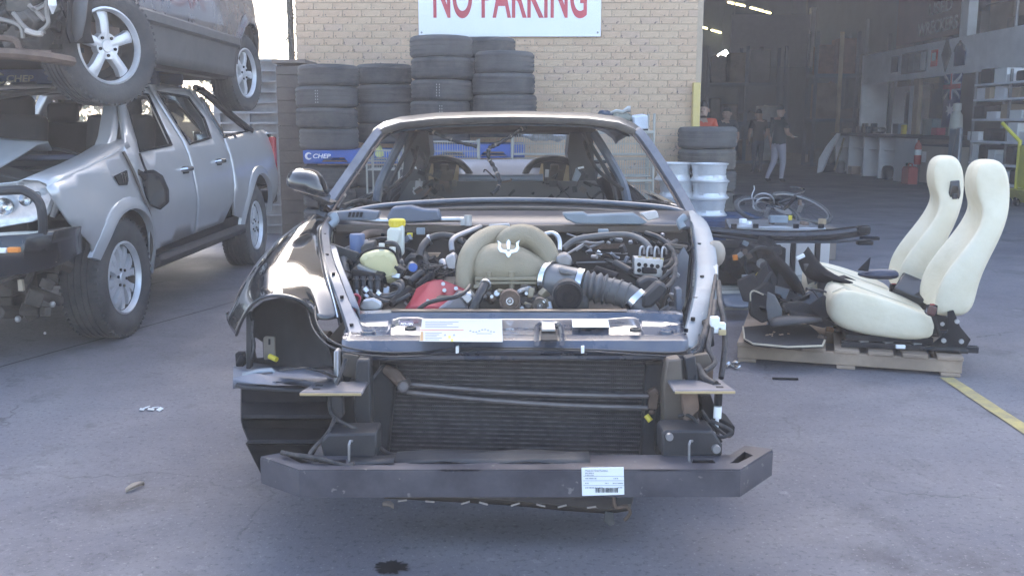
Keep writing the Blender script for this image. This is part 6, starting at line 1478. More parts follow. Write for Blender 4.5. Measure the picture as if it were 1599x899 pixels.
for a, b, c_ in (((900, 410), (985, 408), 4.3), ((930, 395), (980, 396), 4.35), ((560, 372), (545, 395), 4.3), ((885, 365), (905, 372), 4.3)):
    mb = MB(); mb.tube([P(*a, c_), P(*b, c_)], .004, 5); mb.build('brake_line', M_steel, car)
slab('brown_stain_panel', [(900, 382), (975, 380), (975, 388), (900, 390)], 4.40, .015, M_rust, bevel=0)
slab('fume_plate', [(763, 351), (795, 349), (797, 355), (764, 357)], 4.33, .03, M_alloy2)
mb = MB(); mb.bz(-.55, .55, 3.62, 4.35, .50, .60); mb.bz(-.3, .3, 3.66, 4.3, .6, .70); mb.build('engine_block', mat('dark_oily_casting', (.055, .05, .048), .55, .3, .4, 8, dirt=(.10, .085, .07), damt=.5), car, bevel=.02)
# loom hanging around the windscreen opening
for pts, r_ in (([(527, 326, 4.7), (540, 300, 4.82), (560, 268, 4.97), (582, 236, 5.12), (605, 210, 5.28), (640, 202, 5.35), (668, 203, 5.35), (690, 213, 5.32), (716, 222, 5.3), (745, 229, 5.3)], .010),
                ([(822, 198, 5.35), (812, 203, 5.33), (796, 214, 5.3), (775, 226, 5.3), (764, 232, 5.3), (763, 246, 5.28), (772, 262, 5.25), (780, 282, 5.2), (776, 296, 5.15), (767, 303, 5.12)], .011)):
    sp = spline(pp_(pts), 8)
    MB().tube(sp, [r_ * (1 + .25 * math.sin(i * 1.7)) for i in range(len(sp))], 7).build('wiring_loom', M_wire, car, smooth=60)
    mb = MB()
    for i in range(6, len(sp) - 4, 9): mb.tube([sp[i], sp[i + 1]], r_ * 1.12, 7)
    mb.build('loom_tape', mat('tan_loom_tape', (.30, .24, .19), .7, 0, .3, 30), car, smooth=60, kind='stuff')

r_ = random.Random(99)
for i in range(26):
    lft = i % 2 == 0
    x0, x1 = (540, 720) if lft else (872, 1062)
    px, py = r_.uniform(x0, x1), r_.uniform(372, 440)
    Y = 4.25 - (py - 372) / 70 * .3
    pts = [P(px, py, Y)]
    a = r_.uniform(-.5, .5)
    for k in range(4):
        px += r_.uniform(8, 24) * (1 if r_.random() < .7 else -1); py += r_.uniform(-9, 12); pts.append(P(min(max(px, x0), x1), py, Y + r_.uniform(-.04, .04)))
    MB().tube(spline(pts, 5), r_.uniform(.003, .008), 6).build('engine_wiring', r_.choice([M_hose, M_plastic, M_wire, M_steel]), car, smooth=60)
for i in range(40):
    lft = i % 2 == 0
    px = r_.uniform(540, 712) if lft else r_.uniform(900, 1060); py = r_.uniform(366, 420)
    mb = MB(); c = P(px, py, 4.28 - (py - 366) * .003); s = r_.uniform(.012, .03)
    mb.box(c, (s * r_.uniform(.6, 1.6), s, s * r_.uniform(.5, 1.3)), (r_.uniform(-.5, .5), r_.uniform(-.6, .6), r_.uniform(-.6, .6)))
    mb.build(r_.choice(['relay', 'connector', 'bracket']), r_.choice([M_plastic, M_plastic, M_plastic2, M_brown, M_steel, M_rail]), car, bevel=.002, seg=1)
for (a, b_, c_) in (((690, 408, 3.9), (700, 420, 3.85), M_steel), ((640, 440, 3.8), (660, 425, 3.84), M_plastic2), ((652, 448, 3.74), (676, 428, 3.8), M_plastic), ((610, 475, 3.62), (640, 450, 3.7), M_plastic), ((930, 420, 3.9), (965, 432, 3.84), M_plastic), ((960, 410, 3.95), (985, 424, 3.88), M_plastic2)):
    MB().cyl(P(*a), P(*b_), .016, 12).build('pump_body', c_, car, bevel=.003)
for px, py in ((752, 455), (768, 463), (822, 458), (850, 470)):
    MB().cyl(P(px, py, 3.62), P(px, py, 3.585), .007, 6).build('front_bolt', M_alloy2, car)
# ================================================================ WIRE RACK AND TROLLEYS behind the coupe
M_wirew = mat('white_wire', (.38, .37, .33), .45, .3, .1, dirt=(.3, .26, .2), damt=.4)
def zz(py, Y): return P(800, py, Y).z
def basket(root, x0, x1, y0, y1, z0, z1, step=.026, wr=.0022, rr_=.006):
    mb = MB()
    for z in (z0, z1): mb.tube([(x0, y0, z), (x1, y0, z), (x1, y1, z), (x0, y1, z)], rr_, 5, closed=True)
    mb.tube([(x0, y0, (z0 + z1) / 2), (x1, y0, (z0 + z1) / 2), (x1, y1, (z0 + z1) / 2), (x0, y1, (z0 + z1) / 2)], .003, 4, closed=True)
    for x in (x0, x1):
        for y in (y0, y1): mb.tube([(x, y, z0), (x, y, z1)], rr_, 5)
    mb.build('basket_frame', M_wirew, root)
    mb = MB(); n = int((x1 - x0) / step)
    for i in range(1, n):
        x = x0 + (x1 - x0) * i / n
        mb.tube([(x, y0, z1), (x, y0, z0), (x, y1, z0), (x, y1, z1)], wr, 4, cap=False)
    n = int((y1 - y0) / step / 2)
    for i in range(1, n):
        y = y0 + (y1 - y0) * i / n
        mb.tube([(x0, y, z1), (x0, y, z0), (x1, y, z0), (x1, y, z1)], wr, 4, cap=False)
    mb.build('basket_wires', M_wirew, root, kind='stuff')
rk = T('wire_rack', 'white wire basket rack with four tiers standing behind the coupe', 'rack', (.76, 10.5, 0))
for x, y in ((0.0, 10.28), (1.50, 10.28), (0.0, 10.74), (1.50, 10.74)):
    mb = MB(); mb.cyl((x, y, 0), (x, y, 1.46 if x > 1 else 1.30), .014, 8); mb.build('post', M_wirew, rk)
for z0, z1 in ((1.03, 1.25), (.80, .98), (.5, .72), (.2, .42)): basket(rk, .02, 1.48, 10.30, 10.72, z0, z1)
for k, z in enumerate((1.27, .76)):
    mb = MB(); mb.box((.75, 10.275, z), (1.5, .012, .028)); mb.build('cross_rail', M_wirew, rk)
def trolley(x0, x1, y, ztop, label):
    t = T('wire_trolley', label, 'trolley', ((x0 + x1) / 2, y + .25, 0), 'wire trolleys parked behind the coupe')
    basket(t, x0, x1, y, y + .45, ztop - .2, ztop)
    for x in (x0, x1):
        for yy in (y, y + .45):
            mb = MB(); mb.cyl((x, yy, .05), (x, yy, ztop + .03), .011, 8); mb.build('leg', M_wirew, t)
            mb = MB(); mb.cyl((x - .012, yy, .05), (x + .012, yy, .05), .05, 14); mb.build('castor', M_plastic, t)
    return t
trolley(-1.0, -.36, 10.2, zz(222, 10.2), 'wire basket trolley seen through the middle of the coupe windscreen opening')
trolley(-1.54, -1.20, 10.25, zz(236, 10.25), 'small wire basket trolley seen through the left door opening of the coupe')
mb = MB(); mb.loft([[Vector((-1.42 + a * s, 10.4 + .05 * math.sin(i * 2), z)) for i, a in enumerate((-.05, 0, .05, .06, 0, -.06))] for z, s in ((zz(246, 10.4), .8), (zz(240, 10.4), 1), (zz(232, 10.4), .6), (zz(226, 10.4), .3))])
tag(mb.build('yellow_bag', mat('pale_yellow_bag', (.6, .6, .25), .6, 0, .1), None, sub=1), 'crumpled pale yellow bag in the small left wire trolley', 'bag')
def lump(name, c, r, m, label, cat, seed=0, n=10, amp=.3):
    rr_ = random.Random(seed); mb = MB(); mb.sphere(c, r, 14, 9); c = Vector(c)
    for i, v in enumerate(mb.v):
        d = v - c; k = 1 + amp * (math.sin(d.x * 60 + seed) * .4 + math.sin(d.y * 47 + d.z * 71 + seed * 2) * .4) + rr_.uniform(-.1, .1)
        mb.v[i] = c + d * k
    return tag(mb.build(name, m, None, smooth=60), label, cat)
def px3(px, py, Y): return P(px, py, Y)
lump('navy_bag', px3(944, 180, 10.5), (.09, .10, .05), mat('navy_cloth', (.06, .08, .11), .8), 'dark navy cloth bundle on top of the wire rack, left end', 'bundle', 2)
lump('olive_bag', px3(968, 186, 10.5), (.17, .15, .065), mat('olive_cloth', (.20, .20, .16), .85), 'grey olive bag lying on top of the wire rack', 'bag', 4)
mb = MB(); mb.grid([[px3(x, y, 10.45 + d) + Vector((0, 0, .01 * math.sin(x))) for x, y in ((953, 174), (962, 172), (972, 171), (980, 166), (985, 165))] for d in (0, .05, .12)])
for i, v in enumerate(mb.v):
    if i >= 5: mb.v[i].z -= .03 * (i // 5)
tag(mb.build('white_cloth', M_paper, None, solid=.006), 'strip of white cloth draped over the bags on the wire rack', 'cloth')
mb = MB(); c = px3(998, 191, 10.42); mb.box(c, (.15, .15, .15), (.1, -.12, .2)); o = mb.build('white_box', mat('white_plastic_tub', (.66, .69, .75), .5, 0, .1), None, bevel=.012)
tag(o, 'crumpled white plastic tub at the right end of the wire rack', 'tub')
mb = MB(); c = px3(998, 203, 10.42); mb.box(c, (.17, .2, .022)); tag(mb.build('dark_tray', M_plastic, None, bevel=.005), 'thin dark tray under the white tub on the wire rack', 'tray')
lump('clear_bag', px3(856, 213, 10.5), (.24, .14, .05), mat('clear_bag_plastic', (.42, .44, .48), .25, 0, .35, 25), 'pale crinkled plastic bag lying in the top basket of the wire rack', 'bag', 9, amp=.5)

# ================================================================ PALLET WITH THE SEATS
u = Vector((.953, -.301, 0)); v_ = Vector((.301, .953, 0)); pc = Vector((1.872, 5.235, 0)) + v_ * .585
PZ = .112
pal = pallet('seat_pallet', pc.x, pc.y, 0, math.atan2(u.y, u.x) + math.pi / 2, M_wood, 'pale wooden pallet carrying two cream seats and black trim pieces', None, L=1.16, D=1.20, h=PZ, nb_=7)
def seat(name, org, fwd, label, guide):
    f = Vector((fwd[0], fwd[1], 0)).normalized(); n = Vector((-f.y, f.x, 0))       # n = the seat's left
    t = T(name, label, 'car seat', org, 'cream leather seats on the pallet')
    o = Vector(org)
    def W(ff, w, z): return o + f * ff + n * w + Vector((0, 0, z))
    # backrest
    SE = [(0.19, .115, .165, .15, .17), (.20, .05, .215, .15, .235), (.245, .012, .228, .13, .255), (.32, 0, .225, .10, .262), (.40, -.010, .205, .075, .264), (.51, -.045, .140, .045, .262), (.63, -.095, .055, .0, .255), (.72, -.122, .012, -.020, .236),
          (.785, -.136, .002, -.004, .208), (.835, -.140, .024, .026, .184), (.89, -.140, .040, .046, .170), (.95, -.132, .044, .052, .160), (1.01, -.112, .034, .044, .143), (1.04, -.085, .010, .018, .115), (1.05, -.055, -.02, -.015, .07)]
    rings = []
    for z, fb, ff, fc, hw in SE:
        d = ff - fb; hw *= .94
        half = [(0, fc), (.34, fc + .004), (.58, fc + (ff - fc) * .35), (.78, fc + (ff - fc) * .95), (.90, ff), (.985, ff - d * .18), (1.0, ff - d * .5), (.97, fb + d * .18), (.84, fb + .008), (.45, fb - .004), (0, fb - .008)]
        ring = [W(b, a * hw, z) for a, b in half] + [W(b, -a * hw, z) for a, b in reversed(half[1:-1])]
        rings.append(ring)
    bk = MB().loft(rings).build('backrest', M_cream, t, smooth=80, sub=2)
    # seams as thin piping
    for w_ in (.60, -.60):
        mb = MB(); mb.tube([W(fc + (ff - fc) * .32 + .003, w_ * hw, z) for z, fb, ff, fc, hw in SE[2:9]], .004, 5); mb.build('piping', mat('cream_piping', (.55, .50, .38), .5), bk)
    # cushion
    CS = [(.775, .13, .20, .19, .18), (.755, .09, .255, .245, .235), (.70, .055, .29, .275, .262), (.60, .03, .275, .225, .270), (.48, .015, .245, .175, .272), (.36, .005, .205, .135, .268), (.26, .01, .165, .11, .26), (.20, .04, .13, .095, .24)]
    rings = []
    for ff, zb, zt_, zc, hw in CS:
        half = [(0, zc), (.36, zc + .003), (.58, zc + (zt_ - zc) * .4), (.78, zc + (zt_ - zc) * .95), (.9, zt_), (.98, zt_ - (zt_ - zb) * .2), (1.0, zt_ - (zt_ - zb) * .55), (.96, zb + .01), (.7, zb), (0, zb)]
        rings.append([W(ff, a * hw, b + .045) for a, b in half] + [W(ff, -a * hw, b + .045) for a, b in reversed(half[1:-1])])
    cu = MB().loft(rings).build('cushion', M_cream, t, smooth=80, sub=2)
    for w_ in (.60, -.60):
        mb = MB(); mb.tube([W(ff, w_ * hw, zc + (zt_ - zc) * .42 + .049) for ff, zb, zt_, zc, hw in CS[1:]], .004, 5); mb.build('piping', MATS['cream_piping'], cu)
    mb = MB(); mb.loft([[W(ff, w_, z) for w_, z in ((-.235, .045), (.235, .045), (.235, .075), (-.235, .075))] for ff in (.22, .68)]); mb.build('seat_pan', M_plastic, t)
    for w_ in (-.2, .2):
        mb = MB(); mb.loft([[W(ff, w_ + a, z) for a, z in ((-.022, 0), (.022, 0), (.022, .035), (-.022, .035))] for ff in (-.02, .70)]); mb.build('rail', M_gloss, t, bevel=.003)
        mb = MB(); mb.prism([W(ff, w_ * 1.16, z) for ff, z in ((.24, .035), (.05, .035), (.03, .08), (.09, .15), (.13, .24), (.16, .23), (.15, .12))], n * .012); mb.build('recliner_bracket', M_plastic, t, bevel=.003)
        for ff, z in ((.08, .07), (.17, .07), (.11, .18)):
            c = W(ff, w_ * 1.16 + (.012 if w_ > 0 else 0), z); mb = MB(); mb.cyl(c - n * .012, c + n * .014, .013, 10); mb.build('bolt', M_alloy2, t)
        for ff in (.3, .45, .58):
            c = W(ff, w_, .05); mb = MB(); mb.box(c, (.05, .04, .04)); mb.build('slide_block', M_steel, t, bevel=.004)
    mb = MB(); mb.tube([W(.20, .285, .10), W(.23, .295, .18), W(.245, .295, .225)], [.012, .012, .014], 8); mb.box(W(.25, .295, .245), (.045, .035, .06)); mb.build('belt_buckle', M_plastic, t, bevel=.006)
    mb = MB(); mb.box(W(.252, .295, .276), (.022, .016, .006)); mb.build('red_button', M_redl, t)
    if guide:
        mb = MB(); c = W(-.075, .162, .83)
        mb.loft([[c + n * d + f * a * s + Vector((0, 0, b * s)) for a, b in ((-.03, -.075), (.03, -.075), (.034, .0), (.026, .07), (-.022, .075), (-.034, 0))] for d, s in ((-.02, 1), (.014, 1), (.024, .8))])
        g_ = mb.build('belt_guide', M_gloss, bk, bevel=.004); mb = MB(); mb.box(c + n * .03 + Vector((0, 0, -.02)), (.03, .012, .035)); mb.build('guide_latch', M_plastic2, g_, bevel=.003)
    return t
seat('cream_seat', (2.59, 5.36, PZ + .003), (-.97, .21), 'nearer cream leather car seat facing left on the pallet edge', False)
seat('cream_seat', (2.655, 6.03, PZ + .003), (-.96, .24), 'farther cream leather car seat with a black belt guide on its side', True)
HG = 'black interior trim heaped on the pallet'
def thing_slab(name, pts, off, m, label, cat, group=HG, bevel=.005, sm=35):
    return tag(MB().prism(pts, off).build(name, m, None, bevel=bevel, smooth=sm), label, cat, group)
def sheet(name, rows, m, label, cat, group=HG, th=.006, sub=1):
    o = MB().grid([[P(*q) for q in r__] for r__ in rows]).build(name, m, None, smooth=60, solid=th, sub=sub)
    return tag(o, label, cat, group)
# floor mat with pale edging
mt = T('floor_mat', 'black carpet floor mat with cream edging lying at the left end of the pallet', 'floor mat', G(1220, 525, PZ))
mp = [G(x, y, PZ + .012) for x, y in ((1160, 513), (1162, 532), (1176, 540), (1230, 545), (1284, 543), (1288, 534), (1276, 520), (1262, 508), (1200, 509))]
MB().prism(mp, (0, 0, .010)).build('carpet', mat('black_carpet', (.022, .022, .026), .95, 0, .3, 60, bump=.4, bscale=200), mt)
MB().tube([p + Vector((0, 0, .012)) for p in mp[:6]], .006, 6).build('edging', mat('cream_edging', (.50, .43, .32), .7), mt)
mb = MB(); r_ = random.Random(3)
for i in range(9): mb.box(G(1200 + r_.uniform(-4, 38), 521 + r_.uniform(-3, 3), PZ + .026), (.012, .008, .006), (0, 0, r_.uniform(0, 3)))
tag(mb.build('crumbs', M_wood, None), 'small tan crumbs scattered on the black floor mat', 'crumbs')
# black door card / console shapes
sheet('pillar_trim', [[(1212, 396, 5.95), (1226, 409, 5.85), (1240, 424, 5.78), (1252, 442, 5.72), (1258, 458, 5.68)], [(1208, 402, 5.93), (1222, 416, 5.83), (1236, 431, 5.75), (1248, 448, 5.7), (1255, 462, 5.66)], [(1196, 404, 6.05), (1208, 425, 5.98), (1220, 442, 5.92), (1234, 455, 5.86), (1250, 466, 5.8)]], M_plastic, 'tall curved black pillar trim leaning left of the pillar cover with the white tag', 'trim panel')
sheet('pillar_trim', [[(1262, 385, 5.95), (1272, 400, 5.85), (1284, 416, 5.75), (1302, 429, 5.65), (1332, 441, 5.55)], [(1258, 392, 5.93), (1268, 408, 5.83), (1281, 423, 5.72), (1300, 435, 5.62), (1330, 443, 5.54)], [(1246, 404, 6.0), (1252, 424, 5.92), (1264, 437, 5.82), (1284, 442, 5.74), (1312, 441, 5.66)]], M_plastic, 'pointed black pillar cover sweeping right onto the nearer cream seat', 'trim panel')
sheet('grey_trim_flap', [[(1255, 412, 5.9), (1262, 410, 5.86), (1284, 420, 5.8), (1290, 432, 5.76)], [(1258, 426, 5.88), (1266, 424, 5.84), (1280, 430, 5.78), (1280, 438, 5.76)], [(1262, 444, 5.86), (1268, 440, 5.82), (1274, 440, 5.78), (1272, 444, 5.78)]], M_clad, 'matt grey inside face of a broken trim panel behind the pointed pillar cover', 'trim panel')
mb = MB(); c = P(1250, 401, 5.84); mb.box(c, (.052, .02, .022), (0, -.45, 0)); tag(mb.build('white_tag', M_white, None, bevel=.003), 'small white block stuck on the black trim heap', 'tag')
thing_slab('console_trim', [P(*q) for q in ((1178, 456, 5.75), (1200, 440, 5.75), (1250, 462, 5.7), (1290, 486, 5.62), (1288, 500, 5.6), (1238, 490, 5.62), (1200, 476, 5.68))], (.03, .2, -.03), M_plastic, 'long black console trim lying across the middle of the heap', 'trim panel', bevel=.012)
thing_slab('console_trim', [P(*q) for q in ((1198, 456, 5.55), (1210, 462, 5.53), (1221, 484, 5.5), (1220, 508, 5.48), (1200, 508, 5.5), (1196, 480, 5.52))], (.01, .03, 0), M_clad, 'upright grey flap of trim standing at the left of the heap', 'trim panel')
sheet('door_card', [[(1200, 500, 5.46), (1216, 492, 5.46), (1245, 493, 5.45), (1282, 496, 5.44)], [(1200, 506, 5.42), (1218, 498, 5.41), (1248, 498, 5.4), (1284, 499, 5.4)], [(1204, 511, 5.4), (1226, 508, 5.38), (1250, 504, 5.38), (1284, 503, 5.4)]], M_plastic2, 'low black door card lying along the front of the heap above the floor mat', 'trim panel')
thing_slab('speaker_box', [P(*q) for q in ((1172, 462, 5.72), (1178, 455, 5.72), (1200, 462, 5.66), (1202, 500, 5.58), (1190, 505, 5.58), (1170, 492, 5.64))], (.02, .12, 0), M_plastic, 'dark boxy speaker housing at the left end of the heap', 'speaker box', bevel=.01)
MBq = MB(); MBq.tube(spline([P(1172, 470, 5.70), P(1172, 458, 5.71), P(1178, 454, 5.71), P(1192, 460, 5.67)], 4), .005, 6); tag(MBq.build('pale_trim_strip', MATS['cream_edging'], None), 'thin cream trim strip curling round the dark speaker housing', 'strip', None)
for k, pts in enumerate(([(1258, 450, 5.62), (1270, 455, 5.6), (1282, 470, 5.58), (1296, 478, 5.56)], [(1262, 452, 5.6), (1276, 452, 5.58), (1290, 456, 5.58), (1300, 464, 5.56)], [(1270, 476, 5.55), (1285, 482, 5.54), (1302, 474, 5.54)])):
    tag(MB().tube(spline([P(*q) for q in pts], 5), .006, 6).build('loose_cable', M_wire, None), ('dark loom strand under the cream cushion front', 'upper dark loom strand touching the seat cushion front', 'lowest dark loom strand near the floor mat')[k], 'cable', 'loose cables in the trim heap')
r_ = random.Random(14)
SC_L = ['black scrap of trim wedged low between the floor mat and the seat', ]
mb = MB()
for i in range(26):
    px, py = r_.uniform(1195, 1310), r_.uniform(455, 500); mb.box(P(px, py, 5.75 - (py - 455) * .004), (r_.uniform(.02, .12), r_.uniform(.02, .1), r_.uniform(.008, .03)), (r_.uniform(-.6, .6), r_.uniform(-.7, .7), r_.uniform(0, 3)))
tag(mb.build('trim_scraps', M_plastic, None, bevel=.003, seg=1), 'pile of small broken black trim scraps in the middle of the heap', 'scraps', None)['kind'] = 'stuff'
for i, (px, py, m, s, lab) in enumerate(((1296, 514, mat('orange_scrap', (.45, .25, .12), .6), .022, 'small orange plastic scrap on the pallet boards'), (1284, 527, M_rust, .03, 'rusty bracket lying beside the floor mat'), (1305, 508, M_steel, .02, 'grey metal clip lying on the pallet near the seat'), (1352, 520, M_rust, .02, 'tan plastic clip in front of the nearer seat rails'))):
    mb = MB(); mb.box(G(px, py, PZ + .02), (s * 2, s * 1.3, s), (.3, .2, i)); tag(mb.build('small_part', m, None, bevel=.004), lab, 'small part')
for k, (a, b, w_, lab) in enumerate((((1312, 505), (1352, 538), .03, 'diagonal black strap lying across the pallet slats'), ((1362, 537), (1512, 549), .03, 'long straight black rail lying along the front edge of the pallet'))):
    A = G(*a, PZ + .016); B = G(*b, PZ + .016); mb = MB(); d = (B - A); ang = math.atan2(d.y, d.x)
    mb.box((A + B) / 2, (d.length, w_, .02), (0, 0, ang)); tag(mb.build('black_rail', M_gloss, None, bevel=.004), lab, 'rail')
mb = MB(); mb.box(G(1406, 541, PZ + .035), (.05, .02, .02), (0, 0, -.1)); tag(mb.build('white_clip', M_white, None, bevel=.003), 'small white clip on the long black rail', 'clip')
HP = [([(1150, 440, 6.3), (1176, 428, 6.35), (1190, 452, 6.2), (1186, 476, 6.1), (1160, 470, 6.15)], (.03, .1, 0), M_plastic, 'black moulded cover behind the left end of the heap'),
 ([(1186, 414, 6.25), (1212, 404, 6.3), (1232, 428, 6.2), (1226, 452, 6.1), (1196, 446, 6.15)], (.03, .1, 0), M_plastic, 'upright black cover at the back of the heap by the fan'),
 ([(1276, 430, 5.85), (1300, 444, 5.8), (1316, 460, 5.75), (1300, 478, 5.7), (1278, 462, 5.75)], (.02, .08, 0), M_plastic, 'black folded cover just left of the farther seat cushion'),
 ([(1232, 486, 5.5), (1290, 498, 5.46), (1306, 508, 5.44), (1286, 512, 5.44), (1236, 500, 5.48)], (.01, .06, 0), M_plastic, 'low black strip trim under the console trim'),
 ([(1180, 430, 6.0), (1196, 412, 6.05), (1204, 440, 5.95), (1214, 470, 5.85), (1196, 470, 5.85), (1184, 452, 5.9)], (.02, .06, 0), M_plastic, 'jagged black panel at the upper left of the heap'),
 ([(1216, 420, 5.9), (1238, 436, 5.86), (1252, 458, 5.8), (1246, 478, 5.76), (1226, 474, 5.78), (1212, 450, 5.84)], (.02, .08, .0), M_plastic, 'wide black panel behind the tall curved pillar trim'),
 ([(1240, 462, 5.7), (1268, 452, 5.72), (1296, 462, 5.66), (1300, 484, 5.6), (1270, 486, 5.6), (1246, 478, 5.66)], (.02, .08, .0), M_gloss, 'glossy black tray shaped trim below the pointed pillar cover'),
 ([(1222, 474, 5.58), (1248, 470, 5.58), (1292, 484, 5.54), (1300, 496, 5.52), (1262, 494, 5.52), (1226, 488, 5.54)], (.01, .1, -.01), M_plastic, 'long black sill trim just above the door card'),
 ([(1296, 438, 5.75), (1322, 432, 5.8), (1340, 440, 5.8), (1326, 448, 5.74), (1304, 452, 5.7)], (.01, .08, 0), M_plastic, 'thin black fin resting on the front of the farther cushion'),
 ([(1186, 448, 5.9), (1202, 424, 5.95), (1206, 426, 5.95), (1194, 452, 5.88)], (.01, .02, 0), M_plastic2, 'narrow grey edged strip standing at the heap top left'),
 ([(1262, 478, 5.5), (1284, 462, 5.54), (1300, 468, 5.52), (1306, 490, 5.48), (1284, 500, 5.46)], (.02, .05, 0), M_plastic, 'dark folded trim in front of the cushion nose'),
 ([(1210, 446, 5.72), (1234, 452, 5.7), (1228, 468, 5.68), (1208, 466, 5.7)], (.02, .05, 0), M_gloss, 'small glossy black cover left of the console trim')]
for pts, off_, m_, lab in HP: thing_slab('broken_trim', [P(*q) for q in pts], off_, m_, lab, 'trim panel', bevel=.006)
# black box and lamp pod between the seats
mb = MB(); c = P(1424, 462, 5.7); mb.box(c, (.21, .17, .16), (.5, .35, -.5)); tag(mb.build('black_box', M_gloss, None, bevel=.01), 'tilted glossy black box lying between the two cream seats', 'box')
mb = MB(); mb.loft([[P(1338 + k, y + 426, 5.8 - i * .02) + Vector((0, d, 0)) for y, d in ((-10 * s, 0), (4, -.06 * s), (14 * s, 0), (4, .08 * s))] for i, (k, s) in enumerate(((0, .25), (14, .8), (34, 1.1), (56, 1), (66, .6)))]); tag(mb.build('mirror_pod', mat('blue_black_gloss', (.03, .035, .06), .25, 0, .2, coat=.4), None, sub=1, smooth=70), 'blue black rounded pod lying on the farther seat cushion', 'trim pod')
thing_slab('sharp_shard', [P(*q) for q in ((1360, 402, 5.75), (1356, 424, 5.73), (1340, 422, 5.75))], (0, .015, 0), M_plastic, 'pointed black plastic shard sticking up left of the farther seat back', 'shard', bevel=.002)
mb = MB(); mb.box(P(1455, 485, 5.0), (.04, .03, .05), (0, .3, 0)); tag(mb.build('belt_tongue', mat('dark_red_brown', (.10, .04, .035), .5), None, bevel=.008), 'dark red brown belt end beside the nearer seat hinge', 'belt end')

# ================================================================ SECOND PALLET, ENGINE PARTS, LONG BUMPER BEHIND
p2 = pallet('parts_pallet', 1.95, 7.55, 0, .05, mat('pale_grey_wood', (.30, .29, .25), .8, 0, .2, 5, bump=.3, dirt=(.2, .19, .17), damt=.5), 'pale weathered pallet between the coupe and the seats carrying engine parts', None, L=1.15, D=1.15, h=.13)
eng = T('spare_engine', 'black dismantled engine and cooling fan on the pale pallet right of the coupe', 'engine', (1.75, 7.4, .13))
r_ = random.Random(41)
mb = MB(); mb.bz(1.55, 2.1, 7.3, 7.8, .133, .42)
for i in range(40):
    px, py = r_.uniform(1140, 1215), r_.uniform(378, 432); mb.box(P(px, py, r_.uniform(7.1, 7.4)), [r_.uniform(.03, .13) for _ in range(3)], (r_.uniform(-.6, .6), r_.uniform(-.6, .6), r_.uniform(0, 3)))
mb.build('block', M_plastic, eng, bevel=.008, seg=1)
c = P(1190, 412, 7.05); mb = MB(); mb.lathe([(.115, 0), (.13, 0), (.13, .08), (.115, .08)], c, (0, 1, 0), 28, closed=True); mb.build('fan_ring', M_plastic2, eng, smooth=35)
for k in range(7):
    a = k * 2 * math.pi / 7; mb = MB(); mb.box(c + Vector((.065 * math.cos(a), .04, .065 * math.sin(a))), (.10, .012, .045), (.5, -a, 0)); mb.build('fan_blade', M_plastic, eng)
MB().lathe([(0, .02), (.035, .02), (.038, .06), (0, .06)], c, (0, 1, 0), 16).build('fan_hub', M_steel, eng, smooth=35)
for k, (px, py, m) in enumerate(((1163, 393, M_rust), (1170, 400, M_rust), (1164, 380, M_primer), (1148, 402, M_orange), (1156, 398, M_steel))):
    mb = MB(); mb.box(P(px, py, 7.0), (.035, .03, .04), (0, k, 0)); mb.build('sensor', m, eng, bevel=.004)
mb = MB(); mb.box(P(1185, 430, 7.0), (.04, .03, .03), (0, .7, 0)); mb.build('yellow_tag', M_yellow, eng, bevel=.003)
mb = MB(); mb.box(P(1166, 431, 7.0), (.07, .03, .02)); mb.build('silver_plug', M_alloy2, eng, bevel=.003)
sheet('grey_undertray', [[(1124, 460, 6.9), (1150, 458, 6.9), (1182, 458, 6.9)], [(1128, 470, 6.7), (1155, 474, 6.7), (1186, 470, 6.7)], [(1134, 478, 6.6), (1160, 482, 6.6), (1184, 476, 6.62)]], mat('blue_grey_panel', (.10, .125, .16), .35, 0, .15), 'smooth blue grey plastic panel on the ground below the pale pallet', 'panel', None)
# steel cabinet with silver doors
cab = T('steel_cabinet', 'low silver steel cabinet with dark uprights behind the trim heap', 'cabinet', (2.15, 7.9, 0))
cx0, cx1 = (1212 - 800) * 7.8 / 1500, (1301 - 800) * 7.8 / 1500; ztc = zz(378, 7.8)
mb = MB(); mb.bz(cx0 + .002, cx1 - .002, 7.83, 8.3, .03, ztc); mb.build('carcass', M_steel, cab, bevel=.004)
for a, b in ((1213, 1238), (1247, 1276), (1285, 1300)):
    mb = MB(); mb.bz((a - 800) * 7.8 / 1500, (b - 800) * 7.8 / 1500, 7.80, 7.828, .05, ztc - .01); mb.build('door', mat('brushed_silver_sheet', (.62, .64, .68), .28, .8, .18, 5, dirt=(.4, .4, .42), damt=.4), cab, bevel=.003)
for a in (1239, 1278):
    mb = MB(); mb.bz((a - 800) * 7.8 / 1500, (a + 7 - 800) * 7.8 / 1500, 7.79, 7.828, .0, ztc); mb.build('upright', M_plastic, cab, bevel=.003)
tray = T('silver_tray', 'long silver tray of parts lying on the bumper bar and cabinet', 'tray', P(1215, 352, 8.0))
mb = MB(); a, b = P(1140, 353, 7.9), P(1290, 356, 7.9)
mb.prism([a, b, b + Vector((-.02, .5, .01)), a + Vector((.08, .5, .01))], (0, 0, -.03)); mb.build('sheet', MATS['brushed_silver_sheet'], tray, bevel=.004)
for px in (1146, 1180, 1243, 1282):
    mb = MB(); mb.box(P(px, 353, 7.88), (.045, .02, .035)); mb.build('edge_clip', M_plastic, tray, bevel=.003)
